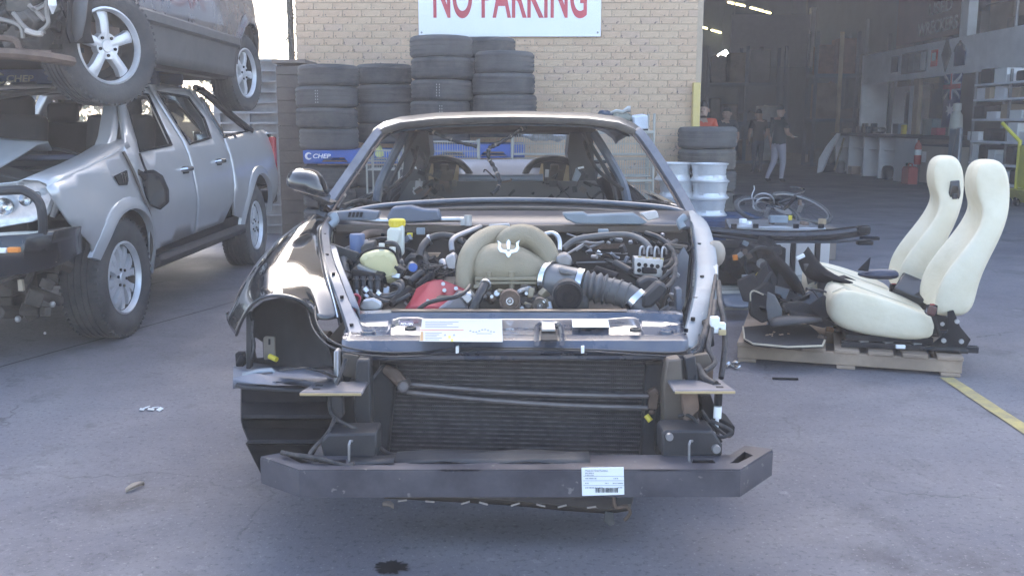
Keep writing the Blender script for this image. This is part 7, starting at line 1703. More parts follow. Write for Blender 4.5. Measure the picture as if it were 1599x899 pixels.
for k, (px, py, d, m, lab) in enumerate(((1215, 342, (.15, .08, .06), M_primer, 'pale metal box on the silver tray, centre'), (1160, 345, (.05, .05, .04), M_white, 'small white connector at the left of the silver tray'), (1168, 348, (.05, .05, .03), M_white, 'second white connector beside it on the silver tray'), (1234, 340, (.03, .03, .04), M_yellow, 'tiny yellow cap on the silver tray'), (1256, 349, (.1, .05, .03), M_rust, 'rust brown fitting on the right of the silver tray'), (1284, 346, (.06, .04, .05), MATS['tan_gusset'], 'tan block at the right end of the silver tray'), (1205, 346, (.04, .04, .05), M_rust, 'rusty knob left of the pale box on the tray'))):
    mb = MB(); mb.box(P(px, py, 8.1), d, (0, 0, k * .4)); tag(mb.build('loose_part', m, None, bevel=.006), lab, 'small part')
# long bumper bar
bb = T('bumper_cover', 'long black front bumper cover lying across the parts right of the coupe', 'bumper', P(1240, 368, 7.4))
sp = [P(*q) for q in ((1102, 360, 7.45), (1140, 364, 7.4), (1190, 368, 7.36), (1240, 369, 7.35), (1290, 367, 7.36), (1330, 362, 7.4), (1356, 358, 7.44))]
rings = []
for i, p in enumerate(spline(sp, 4)):
    k = .8 + .2 * math.sin(i / 24 * math.pi)
    rings.append([p + Vector((0, a * k, b * k)) for a, b in ((0.03, .04), (-.04, .035), (-.065, .01), (-.055, -.015), (-.03, -.025), (-.045, -.045), (0.02, -.055), (.12, -.04), (.12, .03))])
MB().loft(rings).build('cover', M_gloss, bb, smooth=40)
mb = MB(); mb.box(P(1346, 359, 7.4), (.10, .1, .05)); mb.box(P(1358, 372, 7.4), (.14, .06, .025)); mb.box(P(1350, 379, 7.4), (.12, .06, .03)); mb.build('end_bracket', M_plastic, bb, bevel=.008)
mb = MB(); mb.tube([P(1104, 366, 7.36), P(1200, 378, 7.3), P(1300, 378, 7.3), P(1350, 374, 7.35)], .02, 8, flat=.5); mb.build('lower_lip', M_plastic2, bb)
# bicycle lying on a low crate, with a coil of wire
bk_ = T('bicycle', 'dark bicycle lying on its side on a low crate between the rims and seats', 'bicycle', P(1222, 345, 9.9))
for cpx, cpy, Y, tx, ty in ((1198, 331, 9.75, R(20), R(10)), (1250, 324, 10.15, R(20), R(14))):
    c = P(cpx, cpy, Y); m3 = Euler((tx, ty, 0)).to_matrix()
    def cw(r_, a, h=0): return c + m3 @ Vector((r_ * math.cos(a), r_ * math.sin(a), h))
    MB().tube([cw(.325, 2 * math.pi * k / 36) for k in range(36)], .021, 8, closed=True).build('tyre', M_rubber, bk_, smooth=60)
    MB().tube([cw(.300, 2 * math.pi * k / 36) for k in range(36)], .010, 6, closed=True)  .build('rim', M_steel, bk_, smooth=60)
    mb = MB()
    for k in range(24): mb.tube([cw(.02, k * .2618 + .3, .03 * (-1) ** k), cw(.297, k * .2618)], .0013, 3, cap=False)
    mb.build('spokes', M_plastic2, bk_, kind='stuff')
    MB().cyl(c + m3 @ Vector((0, 0, -.05)), c + m3 @ Vector((0, 0, .05)), .024).build('hub', M_alloy2, bk_)
A_, B_ = P(1198, 331, 9.75), P(1250, 324, 10.15); up2 = Vector((0, 0, .06))
s1, s2, s3 = P(1212, 326, 9.95) + up2, P(1242, 318, 10.0) + up2, P(1222, 338, 9.7) + up2
mb = MB()
for p, q in ((A_ + up2, s1), (A_ + up2, s3), (s1, s2), (s1, s3), (s3, s2), (s2, B_ + up2)): mb.cyl(p, q, .018, 8)
mb.build('frame', M_gloss, bk_)
mb = MB(); mb.tube(spline([s2 + Vector((-.05, -.12, .03)), s2 + Vector((.06, -.06, .07)), s2 + Vector((.08, .06, .09)), s2 + Vector((-.02, .14, .1))], 4), .012, 6); mb.build('handlebar', M_gloss, bk_)
mb = MB(); mb.sphere(s1 + Vector((-.08, -.05, .05)), (.12, .07, .035)); mb.build('saddle', M_plastic, bk_)
MB().lathe([(0, 0), (.09, 0), (.095, .004), (0, .006)], s3, m3 @ Vector((0, 0, 1)), 20).build('chainring', M_steel, bk_)
mb = MB(); mb.bz((1150 - 800) * 10 / 1500, (1290 - 800) * 10 / 1500, 9.6, 10.5, 0.001, .33); tag(mb.build('flat_crate', M_wood_old, None, bevel=.01), 'low dark crate under the bicycle', 'crate')
mb = MB()
for k, (cx, cy, rx, ry, ph) in enumerate(((1192, 316, 17, 14, 0), (1194, 319, 14, 10, 1), (1188, 322, 12, 7, 2))):
    mb.tube(spline([P(cx + rx * math.cos(t), cy + ry * math.sin(t), 9.85 + .12 * math.sin(t + ph)) for t in [2 * math.pi * j / 12 for j in range(12)]], 3, True), .008, 6, closed=True)
mb.tube(spline([P(1178, 318, 9.9), P(1174, 306, 9.95), P(1178, 296, 10.0), P(1177, 290, 10.0)], 4), .006, 6)
tag(mb.build('wire_coil', mat('grey_coil_wire', (.42, .41, .42), .4, .4), None), 'loose coil of pale grey wire standing on the lying bicycle', 'wire coil')
mb = MB(); mb.box(P(1154, 312, 10.2), (.10, .1, .10), (0, 0, .3)); tag(mb.build('dark_block', M_plastic, None, bevel=.01), 'small dark block at the left end of the low crate', 'block')
mb = MB(); mb.cyl(P(1249, 320, 9.85), P(1249, 312, 9.85), .02, 8); tag(mb.build('brown_peg', M_rust, None), 'rusty peg standing beside the bicycle wheel', 'peg')
# ================================================================ INSIDE THE WORKSHOP
M_fascia = mat('pale_grey_fascia', (.86, .87, .90), .6, 0, .06, 2, dirt=(.55, .55, .57), damt=.4)
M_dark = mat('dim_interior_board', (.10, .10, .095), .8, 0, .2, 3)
M_wht = mat('dusty_white_board', (.88, .86, .88), .6, 0, .05, 3, dirt=(.74, .72, .73), damt=.3)
M_ply = mat('tan_plywood', (.34, .26, .17), .7, 0, .15, 4)
M_maroon = mat('maroon_board', (.13, .06, .055), .7, 0, .15, 3)
def yx(px, X): return X * 1523 / (px - 800)
XO = 9.5
off = T('site_office', 'pale fronted office and counter built inside the workshop with a storey above', 'office', (10.5, 21, 0))
mb = MB(); mb.bz(XO, XO + .08, 14.5, 26.6, 2.39, 3.16); mb.build('fascia', M_fascia, off, bevel=.01)
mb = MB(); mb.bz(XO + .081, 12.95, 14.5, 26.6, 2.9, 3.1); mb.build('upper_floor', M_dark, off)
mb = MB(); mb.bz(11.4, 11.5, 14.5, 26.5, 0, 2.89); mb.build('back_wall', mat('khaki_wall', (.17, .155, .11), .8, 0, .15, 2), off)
mb = MB(); mb.bz(XO, 12.9, 26.61, 26.7, 0, 3.16); mb.build('end_wall', M_fascia, off)
for px, m, w_ in ((1421, M_fascia, .10), (1428, M_ply, .14), (1386, M_dark, .06), (1346, M_fascia, .08), (1466, M_dark, .12)):
    y = yx(px, XO + .1); mb = MB(); mb.bz(XO + .1, XO + .2, y - w_, y + w_, 1.0, 2.88); mb.build('post', m, off, bevel=.004)
for k, (a, b) in enumerate(((1350, 1384), (1390, 1418), (1432, 1462))):
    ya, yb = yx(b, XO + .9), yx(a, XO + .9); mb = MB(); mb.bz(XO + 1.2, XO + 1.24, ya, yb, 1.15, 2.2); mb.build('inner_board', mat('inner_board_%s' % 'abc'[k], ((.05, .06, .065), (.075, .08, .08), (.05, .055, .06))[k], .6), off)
mb = MB(); mb.bz(XO + .1, XO + .12, yx(1420, XO), yx(1392, XO), 2.25, 2.38); mb.bz(XO + .1, XO + .12, yx(1458, XO), yx(1432, XO), 2.25, 2.38); mb.build('header_board', mat('ochre_board', (.28, .22, .12), .7), off, kind='stuff')
# counter with white pigeon holes
XC = 9.15
ct = T('service_counter', 'white pigeon hole counter with a dark top along the office front', 'counter', (XC + .3, 23.5, 0))
y0, y1 = 19.6, yx(1303, XC)
mb = MB(); mb.bz(XC - .05, XC + .6, y0, y1 + .05, 1.02, 1.10); mb.build('counter_top', mat('dark_counter_top', (.04, .045, .05), .4), ct, bevel=.01)
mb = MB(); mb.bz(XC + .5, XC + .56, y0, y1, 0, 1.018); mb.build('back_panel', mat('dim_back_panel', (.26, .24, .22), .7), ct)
for px in (1305, 1328, 1352, 1376, 1402):
    y = yx(px, XC); mb = MB(); mb.bz(XC, XC + .5, y - .03, y + .03, .0, 1.018); mb.build('divider', M_wht, ct, bevel=.004)
mb = MB(); mb.bz(XC, XC + .05, yx(1434, XC), yx(1402, XC) - .031, .0, 1.018); mb.build('front_panel', M_wht, ct, bevel=.004)
pr_ = [1305, 1328, 1352, 1376, 1402]
for a, b in zip(pr_, pr_[1:]):
    mb = MB(); mb.bz(XC + .12, XC + .499, yx(b, XC) + .031, yx(a, XC) - .031, .68, .70); mb.build('shelf', M_wht, ct)
    mb = MB(); mb.bz(XC + .46, XC + .499, yx(b, XC) + .031, yx(a, XC) - .031, .0, .66); mb.build('inner_panel', M_wht, ct)
mb = MB(); mb.bz(XC + .02, XC + .5, yx(1490, XC), yx(1441, XC), .06, .86); mb.build('cabinet', mat('beige_cabinet', (.40, .36, .30), .6, 0, .08), ct, bevel=.01)
mb = MB(); mb.bz(XC + .016, XC + .02, yx(1449, XC) - .02, yx(1443, XC), .5, .74); mb.build('notice', M_white, ct)
mb = MB(); mb.bz(XC + .0, XC + .5, yx(1492, XC), yx(1436, XC), .0, .058); mb.bz(XC + .0, XC + .5, yx(1488, XC), yx(1440, XC), .862, .9); mb.build('cabinet_trim', M_dark, ct, bevel=.004)
# things on and under the counter
def cb(name, px, z0, d, m, label, cat, X=XC + .2, bevel=.015, group=None, rz=0.0):
    y = yx(px, X); mb = MB(); mb.box((X, y, z0 + d[2] / 2), d, (0, 0, rz)); return tag(mb.build(name, m, None, bevel=bevel), label, cat, group)
M_can = mat('red_fuel_can', (.42, .05, .04), .45, 0, .1)
fc = T('fuel_can', 'red fuel can standing on the floor against the white counter panel', 'fuel can', (XC - .16, yx(1427, XC), 0))
c = Vector((XC - .16, yx(1427, XC - .16), 0)); mb = MB(); mb.loft([[c + Vector((a * s, b * s, z)) for a, b in ((-.11, -.2), (.11, -.2), (.11, .2), (-.11, .2))] for z, s in ((0, .94), (.02, 1), (.34, 1), (.40, .8))]); mb.build('body', M_can, fc, bevel=.02)
mb = MB(); mb.tube([c + Vector((0, -.12, .40)), c + Vector((0, -.10, .46)), c + Vector((0, .08, .46)), c + Vector((0, .10, .40))], .018, 8); mb.build('handle', M_can, fc)
mb = MB(); mb.cyl(c + Vector((0, .15, .37)), c + Vector((0, .19, .46)), .03); mb.build('spout', M_plastic, fc)
fe = T('fire_extinguisher', 'red fire extinguisher hanging at the end of the white counter panel', 'extinguisher', (XC - .1, yx(1437.5, XC), .5))
c = Vector((XC - .1, yx(1437.5, XC - .1), 0)); mb = MB(); mb.lathe([(0, .45), (.07, .45), (.075, .48), (.075, .85), (.05, .92), (.025, .94), (.025, .98), (0, .98)], c, (0, 0, 1), 18); mb.build('cylinder', M_can, fe)
mb = MB(); mb.lathe([(.076, .66), (.077, .66), (.077, .78), (.076, .78)], c, (0, 0, 1), 18); mb.build('label_band', M_white, fe); mb = MB(); mb.box(c + Vector((0, -.03, 1.0)), (.03, .12, .04)); mb.build('lever', M_plastic, fe)
mb = MB(); mb.bz(XC - .03, XC + .0, yx(1439, XC), yx(1436, XC), .5, .9); mb.build('bracket', M_steel, fe)
cb('tub', 1339, .0, (.25, .3, .22), mat('cream_red_tub', (.45, .33, .25), .6), 'cream and red tub in the second pigeon hole', 'tub', XC + .1)
cb('dark_part', 1392, .0, (.25, .25, .34), M_plastic, 'black wheel arch part in the fourth pigeon hole', 'part', XC + .05, .08)
cb('dark_part', 1316, .0, (.25, .3, .34), M_steel, 'heap of silver metal fittings in the first pigeon hole', 'part', XC - .1, .08)
cb('basin', 1374, 1.10, (.25, .35, .16), M_chrome, 'bright metal basin on the counter', 'basin', XC + .2, .05)
cb('pale_box', 1406, 1.10, (.2, .35, .25), M_primer, 'pale grey carton on the counter by the tan post', 'carton')
cb('yellow_item', 1413, 1.10, (.1, .14, .22), M_yellow, 'small yellow container on the counter beside the grey carton', 'container')
cb('red_tray', 1467, 1.10, (.2, .3, .16), MATS['red_handle_plastic'], 'red plastic bin on the counter under the flag', 'bin')
cb('glass_case', 1456, 1.10, (.2, .5, .36), mat('dim_glass_case', (.15, .2, .21), .3), 'grey green display case on the counter left of the flag', 'case')
c = Vector((XC + .15, yx(1494, XC + .15), 1.1)); mb = MB(); mb.lathe([(0, 0), (.14, 0), (.145, .05), (.12, .42), (.07, .50), (.07, .52), (.085, .53), (.085, .66), (0, .68)], c, (0, 0, 1), 18); tag(mb.build('white_bottle', M_whitepl, None, smooth=50), 'large white bottle with a lid on the counter right of the flag', 'bottle')
for k, px in enumerate((1345, 1352, 1359, 1366)): cb('counter_tin', px, 1.10, (.12, .18, .18 + .08 * (k % 2)), [M_steel, M_brown, M_primer, M_clad][k], ['grey', 'brown', 'pale', 'dull grey'][k] + ' tin on the far end of the counter, ' + ['first', 'second', 'third', 'fourth'][k] + ' along', 'tin', XC + .2)
# posters on the fascia
XP = XO - .012
def poster(name, a, b, z0, z1, m, label, cat='poster', frame=None):
    t = T(name, label, cat, (XP, yx((a + b) / 2, XP), z0))
    ya, yb = yx(b, XP), yx(a, XP)
    if frame: mb = MB(); mb.bz(XP - .004, XP + .011, ya - .04, yb + .04, z0 - .03, z1 + .03); mb.build('frame', frame, t)
    mb = MB(); mb.bz(XP - .010, XP + (-.0045 if frame else .011), ya, yb, z0, z1); mb.build('sheet', m, t)
    return t, ya, yb
M_pic = mat('dark_blue_picture', (.07, .085, .13), .4, 0, .4, 6)
poster('dark_poster', 1387, 1397, 2.60, 2.98, M_pic, 'single small dark poster on the fascia, farthest left', frame=None)
for k, (a, b) in enumerate(((1404, 1412), (1414, 1422), (1423, 1431), (1432, 1440))):
    poster('framed_notice', a, b, 2.56, 2.98, [M_pic, mat('grey_picture', (.2, .22, .25), .4, 0, .3, 6), MATS['grey_picture'], M_fascia][k], ['dark', 'grey', 'second grey', 'pale'][k] + ' framed notice in the row of four on the fascia', 'notice', mat('notice_frame', (.06, .07, .10), .5))
rp_, ya, yb = poster('red_sign', 1448, 1457, 2.62, 2.98, mat('red_sign_face', (.55, .05, .03), .5), 'small red and white safety sign on the fascia', 'sign')
mb = MB(); mb.bz(XP - .013, XP - .0105, ya + .05, yb - .05, 2.74, 2.92); mb.build('white_patch', M_white, rp_)
dm = T('diamond_sign', 'dull diamond shaped sign on the fascia above the flag', 'sign', (XP, yx(1471, XP), 2.7))
yc = yx(1471, XP); mb = MB(); mb.prism([Vector((XP - .012, yc + a, b)) for a, b in ((0, 2.46), (.23, 2.84), (0, 3.2), (-.23, 2.84))], (.02, 0, 0)); mb.build('plate', mat('dull_bronze', (.16, .14, .14), .5, .3, .3, 10), dm)
mb = MB(); mb.tube([Vector((XP - .014, yc + a, b)) for a, b in ((0, 2.52), (.19, 2.84), (0, 3.13), (-.19, 2.84))], .012, 5, closed=True); mb.build('rim', M_steel, dm)
ar_ = T('arched_plaque', 'dark blue arched plaque with a pale crest on the fascia', 'plaque', (XP, yx(1492, XP), 2.6))
yc = yx(1492, XP); mb = MB(); mb.prism([Vector((XP - .012, yc + a, b)) for a, b in ((-.25, 2.56), (.25, 2.56), (.25, 2.84), (.18, 2.95), (.08, 3.01), (-.08, 3.01), (-.18, 2.95), (-.25, 2.84))], (.02, 0, 0)); mb.build('plate', mat('plaque_blue', (.05, .065, .14), .5, 0, .3, 8), ar_)
mb = MB(); mb.tube(spline([Vector((XP - .016, yc + a, b)) for a, b in ((-.24, 2.86), (-.14, 2.98), (0, 3.03), (.14, 2.98), (.24, 2.86))], 4), .02, 6); mb.cyl((XP - .02, yc, 3.03), (XP - .005, yc, 3.03), .06, 12); mb.build('crest', M_steel, ar_)
# flag hanging by its hoist
fl = T('flag', 'Australian flag hanging vertically from the office fascia', 'flag', (XO - .06, 20.8, 1.3))
ya, yb = yx(1498, XO - .06), yx(1470, XO - .06); ztp, zbt = 2.40, 1.28
def fq(s, t, o=0.0): # s 0..1 left->right in the picture, t 0..1 top->bottom
    y = yb + (ya - yb) * s
    return Vector((XO - .06 - o + .02 * math.sin(s * 9 + t * 2), y, ztp + (zbt - ztp) * t))
MB().grid([[fq(i / 10, j / 10) for i in range(11)] for j in range(11)]).build('cloth', mat('flag_blue', (.02, .03, .14), .8), fl, solid=.003, smooth=60)
def fstrip(name, pts, w, m, o):
    mb = MB()
    for (a, b) in pts:
        a = Vector(a); b = Vector(b); d = (b - a); nn = Vector((-d.y, d.x)).normalized() * w / 2
        nn.x *= .9
        rows = []
        for i in range(7):
            p = a.lerp(b, i / 6); rows.append([fq(p.x + nn.x, p.y + nn.y, o), fq(p.x - nn.x, p.y - nn.y, o)])
        mb.grid(rows)
    mb.build(name, m, fl, solid=.002, smooth=60)
MWf = mat('flag_white', (.7, .68, .72), .8); MRf = mat('flag_red', (.48, .05, .05), .8)
fstrip('white_saltire', [((.02, .02), (.95, .46)), ((.95, .02), (.02, .46))], .07, MWf, .006)
fstrip('white_cross', [((.5, .0), (.5, .48)), ((.0, .24), (.98, .24))], .15, MWf, .010)
fstrip('red_cross', [((.5, .0), (.5, .48)), ((.0, .24), (.98, .24))], .09, MRf, .014)
mb = MB(); pts = []
for i in range(14):
    a = math.pi * 2 * i / 14 + .2; r_ = .22 if i % 2 == 0 else .09
    pts.append(fq(.5 + r_ * math.cos(a), .68 + r_ * .62 * math.sin(a), .008))
mb.prism(pts, (-.003, 0, 0)); mb.build('star', MWf, fl)
# storey above with the old sign board
us = T('wreckers_sign', 'old maroon sign board with worn white hand painted words above the fascia', 'sign', (XO + .2, 22.5, 3.2))
ya, yb = yx(1487, XO + .15), yx(1392, XO + .15); mb = MB(); mb.bz(XO + .15, XO + .19, ya, yb, 3.26, 4.9); mb.build('board', M_maroon, us)
M_wl = mat('worn_white_lettering', (.66, .63, .60), .7, 0, .3, 14)
rot = Matrix(((0, 0, -1), (-1, 0, 0), (0, 1, 0)))
def sl(body, pa, pb, z0, h):
    yy = yx(pa, XO + .14); text_obj('lettering', body, M_wl, us, (XO + .146, yy, z0), rot, yy - yx(pb, XO + .14), h, .006, .012)
sl('CREWS', 1434, 1481, 4.16, .30); sl('USED', 1439, 1474, 3.80, .27); sl('WRECKERS', 1424, 1484, 3.38, .30)
mb = MB(); mb.bz(XO + .1, XO + .3, yx(1500, XO + .1), yx(1488, XO + .1), 3.162, 5.2); tag(mb.build('white_column', M_fascia, None, bevel=.01), 'pale square column on the upper storey right of the sign', 'column')
rl = T('upper_railing', 'dark steel railing along the upper storey above the fascia', 'railing', (XO + .1, 17, 3.16))
for y in (15.2, 16.4, 17.6, 18.8): mb = MB(); mb.cyl((XO + .06, y, 3.162), (XO + .06, y, 4.2), .03); mb.build('post', M_steel, rl)
mb = MB(); mb.cyl((XO + .06, 14.6, 4.18), (XO + .06, 20.0, 4.18), .03); mb.cyl((XO + .06, 14.6, 3.7), (XO + .06, 20, 3.7), .02); mb.build('rail', M_steel, rl)
r_ = random.Random(55)
ORD2 = ['first', 'second', 'third', 'fourth', 'fifth', 'sixth', 'seventh', 'eighth', 'ninth', 'tenth', 'eleventh', 'twelfth', 'thirteenth']
sb_ = mat('cardboard', (.20, .15, .10), .8, 0, .3, 3)
for k in range(12):
    y = 14.8 + k * .95; h = r_.uniform(.3, 1.1); mb = MB(); mb.box((XO + .7 + r_.uniform(0, .3), y, 3.105 + h / 2), (.6, .75, h), (0, 0, r_.uniform(-.2, .2)))
    tag(mb.build('stored_box', r_.choice([sb_, M_dark, M_brown]), None, bevel=.01), '%s dusty box from the near end of the upper storey, behind railing and sign' % ORD2[k], 'box', 'boxes on the upper storey')
# shelf rack, yellow trolley, ladder at the right edge
sr = T('shelf_rack', 'open metal shelf rack loaded with car parts by the office front', 'shelf rack', (9.0, 18, 0))
xs0, xs1 = 8.75, 9.3; ys0, ys1 = 15.9, 18.5
for x in (xs0, xs1):
    for y in (ys0, 17.2, ys1): mb = MB(); mb.bz(x - .02, x + .02, y - .02, y + .02, 0, 2.3); mb.build('upright', M_steel, sr)
shz = [.28, .62, 1.02, 1.42, 1.78, 2.06]
for z in shz: mb = MB(); mb.bz(xs0 - .03, xs1 + .03, ys0, ys1, z - .02, z + .02); mb.build('shelf', M_fascia, sr, bevel=.004)
ORD = ['first', 'second', 'third', 'fourth', 'fifth', 'sixth', 'seventh', 'eighth', 'ninth', 'tenth', 'eleventh', 'twelfth', 'thirteenth', 'fourteenth', 'fifteenth']
n_s = 0
shelf_m = [M_plastic, M_white, M_clad, M_wht, M_ply, M_steel, M_plastic2]
for i, z in enumerate(shz[:-1] + [2.06]):
    y = ys0 + .1
    while y < ys1 - .2:
        w_ = r_.uniform(.18, .5); h = r_.uniform(.12, (shz[i + 1] - z - .06) if i + 1 < len(shz) else .3)
        m = r_.choice(shelf_m[:2] + [M_plastic] if i < 3 else [M_wht, M_white, M_ply, M_plastic])
        mb = MB(); mb.box((9.0 + r_.uniform(-.06, .04), y + w_ / 2, z + .021 + h / 2), (.42, w_ * .92, h))
        o = mb.build('shelf_part', m, None, bevel=.03 if m in (M_plastic, M_plastic2) else .008)
        n_s = (n_s + 1) if y > ys0 + .11 else 0
        tag(o, '%s, %s along the %s shelf of the metal rack' % ('dark car part' if m in (M_plastic, M_plastic2) else 'white item' if m in (M_white, M_wht) else 'tan carton' if m is M_ply else 'grey part', ORD[n_s], ('lowest', 'second lowest', 'third', 'fourth', 'fifth', 'top')[i]), 'part', 'goods on the metal shelf rack'); y += w_ + .04
ld = T('stepladder', 'grey aluminium stepladder leaning beside the shelf rack', 'ladder', (8.75, 19.5, 0))
mb = MB(); mb.cyl((8.85, 19.2, 1.27), (8.72, 18.9, .05), .03); mb.build('leg', M_alloy2, ld); mb = MB(); mb.bz(8.86, 8.9, 19.2, 19.7, .05, 1.25); mb.build('panel', mat('blue_grey_sheet', (.25, .29, .34), .5), ld)
mb = MB(); mb.cyl((8.85, 19.3, 1.27), (8.9, 19.8, .03), .025); mb.build('leg', M_alloy2, ld)
yt = T('yellow_trolley', 'bright yellow steel trolley with angled handles at the right edge', 'trolley', (8.85, 16.2, 0))
M_yt = mat('yellow_trolley_paint', (.62, .56, .05), .45, 0, .08, dirt=(.4, .36, .08), damt=.3)
mb = MB(); mb.bz(8.45, 8.5, 15.4, 16.15, .3, 1.0); mb.build('side_panel', M_yt, yt, bevel=.01)
mb = MB(); mb.cyl((8.47, 16.2, .2), (8.47, 16.2, 1.08), .03); mb.cyl((8.47, 16.2, 1.06), (8.30, 16.5, 1.36), .03); mb.cyl((8.8, 16.2, 1.06), (8.62, 15.9, 1.36), .025); mb.build('handle', M_yt, yt)
mb = MB(); mb.loft([[Vector((8.3, y, .28)), Vector((8.7, y, .28)), Vector((8.7, y, .12)), Vector((8.5, y, .06))] for y in (15.4, 16.3)]); mb.build('tray', M_yt, yt)
for y in (15.6, 16.1): mb = MB(); mb.cyl((8.42, y, .07), (8.47, y, .07), .07, 14); mb.build('castor', M_plastic, yt)
# leaning panel, bumper and poles by the counter
lp = [P(1275, 271, 25.6), P(1283, 268, 25.6), P(1296, 238, 26.0), P(1311, 209, 26.4), P(1306, 208, 26.4), P(1290, 228, 26.2), P(1278, 248, 25.8)]
tag(MB().prism(lp, (.1, .15, 0)).build('leaning_bumper', M_wht, None, bevel=.02), 'white curved bumper leaning at the far end of the counter', 'bumper')
tag(MB().prism([P(1284, 269, 26.2), P(1304, 268, 26.2), P(1304, 215, 26.6), P(1298, 218, 26.6)], (.05, .1, 0)).build('leaning_door', M_gloss, None, bevel=.02), 'black car door leaning beside the white bumper', 'car door')
tag(MB().cyl(P(1303, 266, 25.0), P(1318, 216, 25.4), .025).build('broom_handle', M_ply, None), 'thin pole leaning against the first pigeon hole', 'pole')
# deep interior: racks of parts, columns, hanging partition, lamps
M_rackst = mat('rack_steel', (.08, .10, .13), .6, .2, .1)
def rack(x0, x1, y, levels, h, label, seed):
    t = T('pallet_rack', label, 'rack', ((x0 + x1) / 2, y, 0), 'parts racks at the back of the workshop')
    for x in (x0, (x0 + x1) / 2, x1):
        mb = MB(); mb.bz(x - .05, x + .05, y, y + .1, 0, h); mb.bz(x - .05, x + .05, y + .9, y + 1.0, 0, h); mb.build('upright', M_rackst, t)
    for k in range(levels):
        z = .1 + k * h / levels; mb = MB(); mb.bz(x0, x1, y + .005, y + .095, z - .1, z); mb.bz(x0, x1, y + .905, y + .995, z - .1, z); mb.build('beam', M_rackst, t)
    r__ = random.Random(seed)
    for k in range(levels):
        z = .1 + k * h / levels; x = x0 + .1; n_ = 0
        while x < x1 - .5:
            w_ = r__.uniform(.35, .75); hh = r__.uniform(.3, h / levels - .2)
            m = r__.choice([M_brown, M_rust, sb_, M_dark, M_steel, mat('rusty_orange_part', (.20, .10, .06), .8, 0, .3)])
            mb = MB(); mb.box((x + w_ / 2, y + .45, z + hh / 2 + .001), (w_, .7, hh), (0, 0, 0)); 
            for q in range(4): mb.box((x + r__.uniform(.1, w_ - .05), y + .2, z + hh * r__.uniform(.4, 1)), (.15, .2, .15), (r__.uniform(0, 1), r__.uniform(0, 1), 0))
            tag(mb.build('engine_part', m, None, bevel=.03, seg=1), 'grimy engine part, %s from left on the %s level of the %s' % (ORD2[n_], ('bottom', 'middle', 'top')[k], label.split(' of ')[0]), 'engine part', 'engine parts on the back racks'); x += w_ + .1; n_ += 1
rack(6.6, 9.2, 33.0, 3, 3.9, 'left steel rack of brown engine parts deep in the workshop', 3)
rack(9.6, 12.2, 31.0, 3, 4.2, 'right steel rack of brown engine parts behind the counter end', 4)
rack(3.4, 5.8, 38.0, 2, 2.8, 'far left steel rack of parts behind the workers', 6)
hp_ = T('hanging_partition', 'pale grey partition hanging high inside the workshop', 'partition', (9.8, 37, 3.6))
mb = MB(); mb.bz(8.2, 11.15, 37, 37.1, 3.45, 5.35); mb.build('sheet', mat('pale_grey_sheeting', (.26, .26, .27), .7, 0, .08), hp_); mb = MB(); mb.bz(11.14, 11.3, 36.9, 37.2, 3.4, 5.6); mb.build('edge_post', M_fascia, hp_)
mb = MB(); mb.cyl((8.3, 37.05, 5.35), (8.3, 37.05, 7.25), .03); mb.cyl((11.0, 37.05, 5.35), (11.0, 37.05, 7.25), .03); mb.build('hanger', M_steel, hp_)
for px, Y, z1, m, lab in ((1301, 28.0, 3.9, M_ply, 'thin tan post standing inside the workshop left of the office'), (1338, 27.4, 4.2, M_rackst, 'dark thin post at the office corner')):
    mb = MB(); x = (px - 800) * Y / 1500; mb.cyl((x, Y, 0), (x, Y, z1), .06); tag(mb.build('steel_post', m, None), lab, 'post')
# brighter hooded duct
M_tube = mat('lit_tube', (1, .95, .7), .4, 0, .0, emit=(1.0, .82, .38), estr=2.6)
M_flood = mat('lit_flood', (1, 1, .9), .4, 0, .0, emit=(1.0, .97, .8), estr=9.0)
def lamp(a, b, w_, m, label, rod=True):
    t = T('tube_lamp', label, 'lamp', (a + b) / 2, 'lit ceiling tube lamps')
    mb = MB(); mb.tube([a, b], w_, 8); mb.build('tube', m, t)
    mb = MB(); mb.tube([a + Vector((0, 0, w_ + .05)), b + Vector((0, 0, w_ + .05))], w_ * .9, 6); mb.build('housing', M_rackst, t)
    mb = MB(); mb.cyl((a + b) / 2 + Vector((0, 0, .05)), Vector(((a + b).x / 2, (a + b).y / 2, 7.29)), .012, 6); mb.build('hanger', M_rackst, t)
for a, b, z, lab in (((1137, 4), (1163, 10), 6.0, 'first of the upper row of yellow lit tubes'), ((1172, 12.5), (1192, 18), 6.0, 'second of the upper row of yellow lit tubes'), ((1195, 19), (1203, 21), 6.0, 'short last tube of the upper row'), ((1088, 41), (1104, 45), 5.5, 'first of the lower row of yellow lit tubes'), ((1111, 47.5), (1131, 53), 5.5, 'second of the lower row of yellow lit tubes'), ((1403, -4), (1423, 3), 4.6, 'bright tube near the old sign board')):
    lamp(G(*a, z), G(*b, z), (.035 if z > 5 else .03), M_tube, lab)
fd = T('flood_lamp', 'bright white flood lamp hanging inside the workshop', 'lamp', P(1129, 86, 40))
c = P(1129, 86, 40); mb = MB(); mb.box(c, (.4, .06, .2), (0, -.55, 0)); mb.build('panel', M_flood, fd); mb = MB(); mb.box(c + Vector((0, .1, .06)), (.4, .1, .2), (0, -.55, 0)); mb.build('housing', M_rackst, fd); mb = MB(); mb.cyl(c + Vector((0, .1, .1)), (c.x, c.y + .1, 7.29), .015); mb.build('hanger', M_rackst, fd)
mb = MB(); mb.bz(4.2, 4.9, 30, 30.4, 0, .9); tag(mb.build('work_bench', M_brown, None, bevel=.02), 'dark work bench behind the worker with the pale trousers', 'bench')

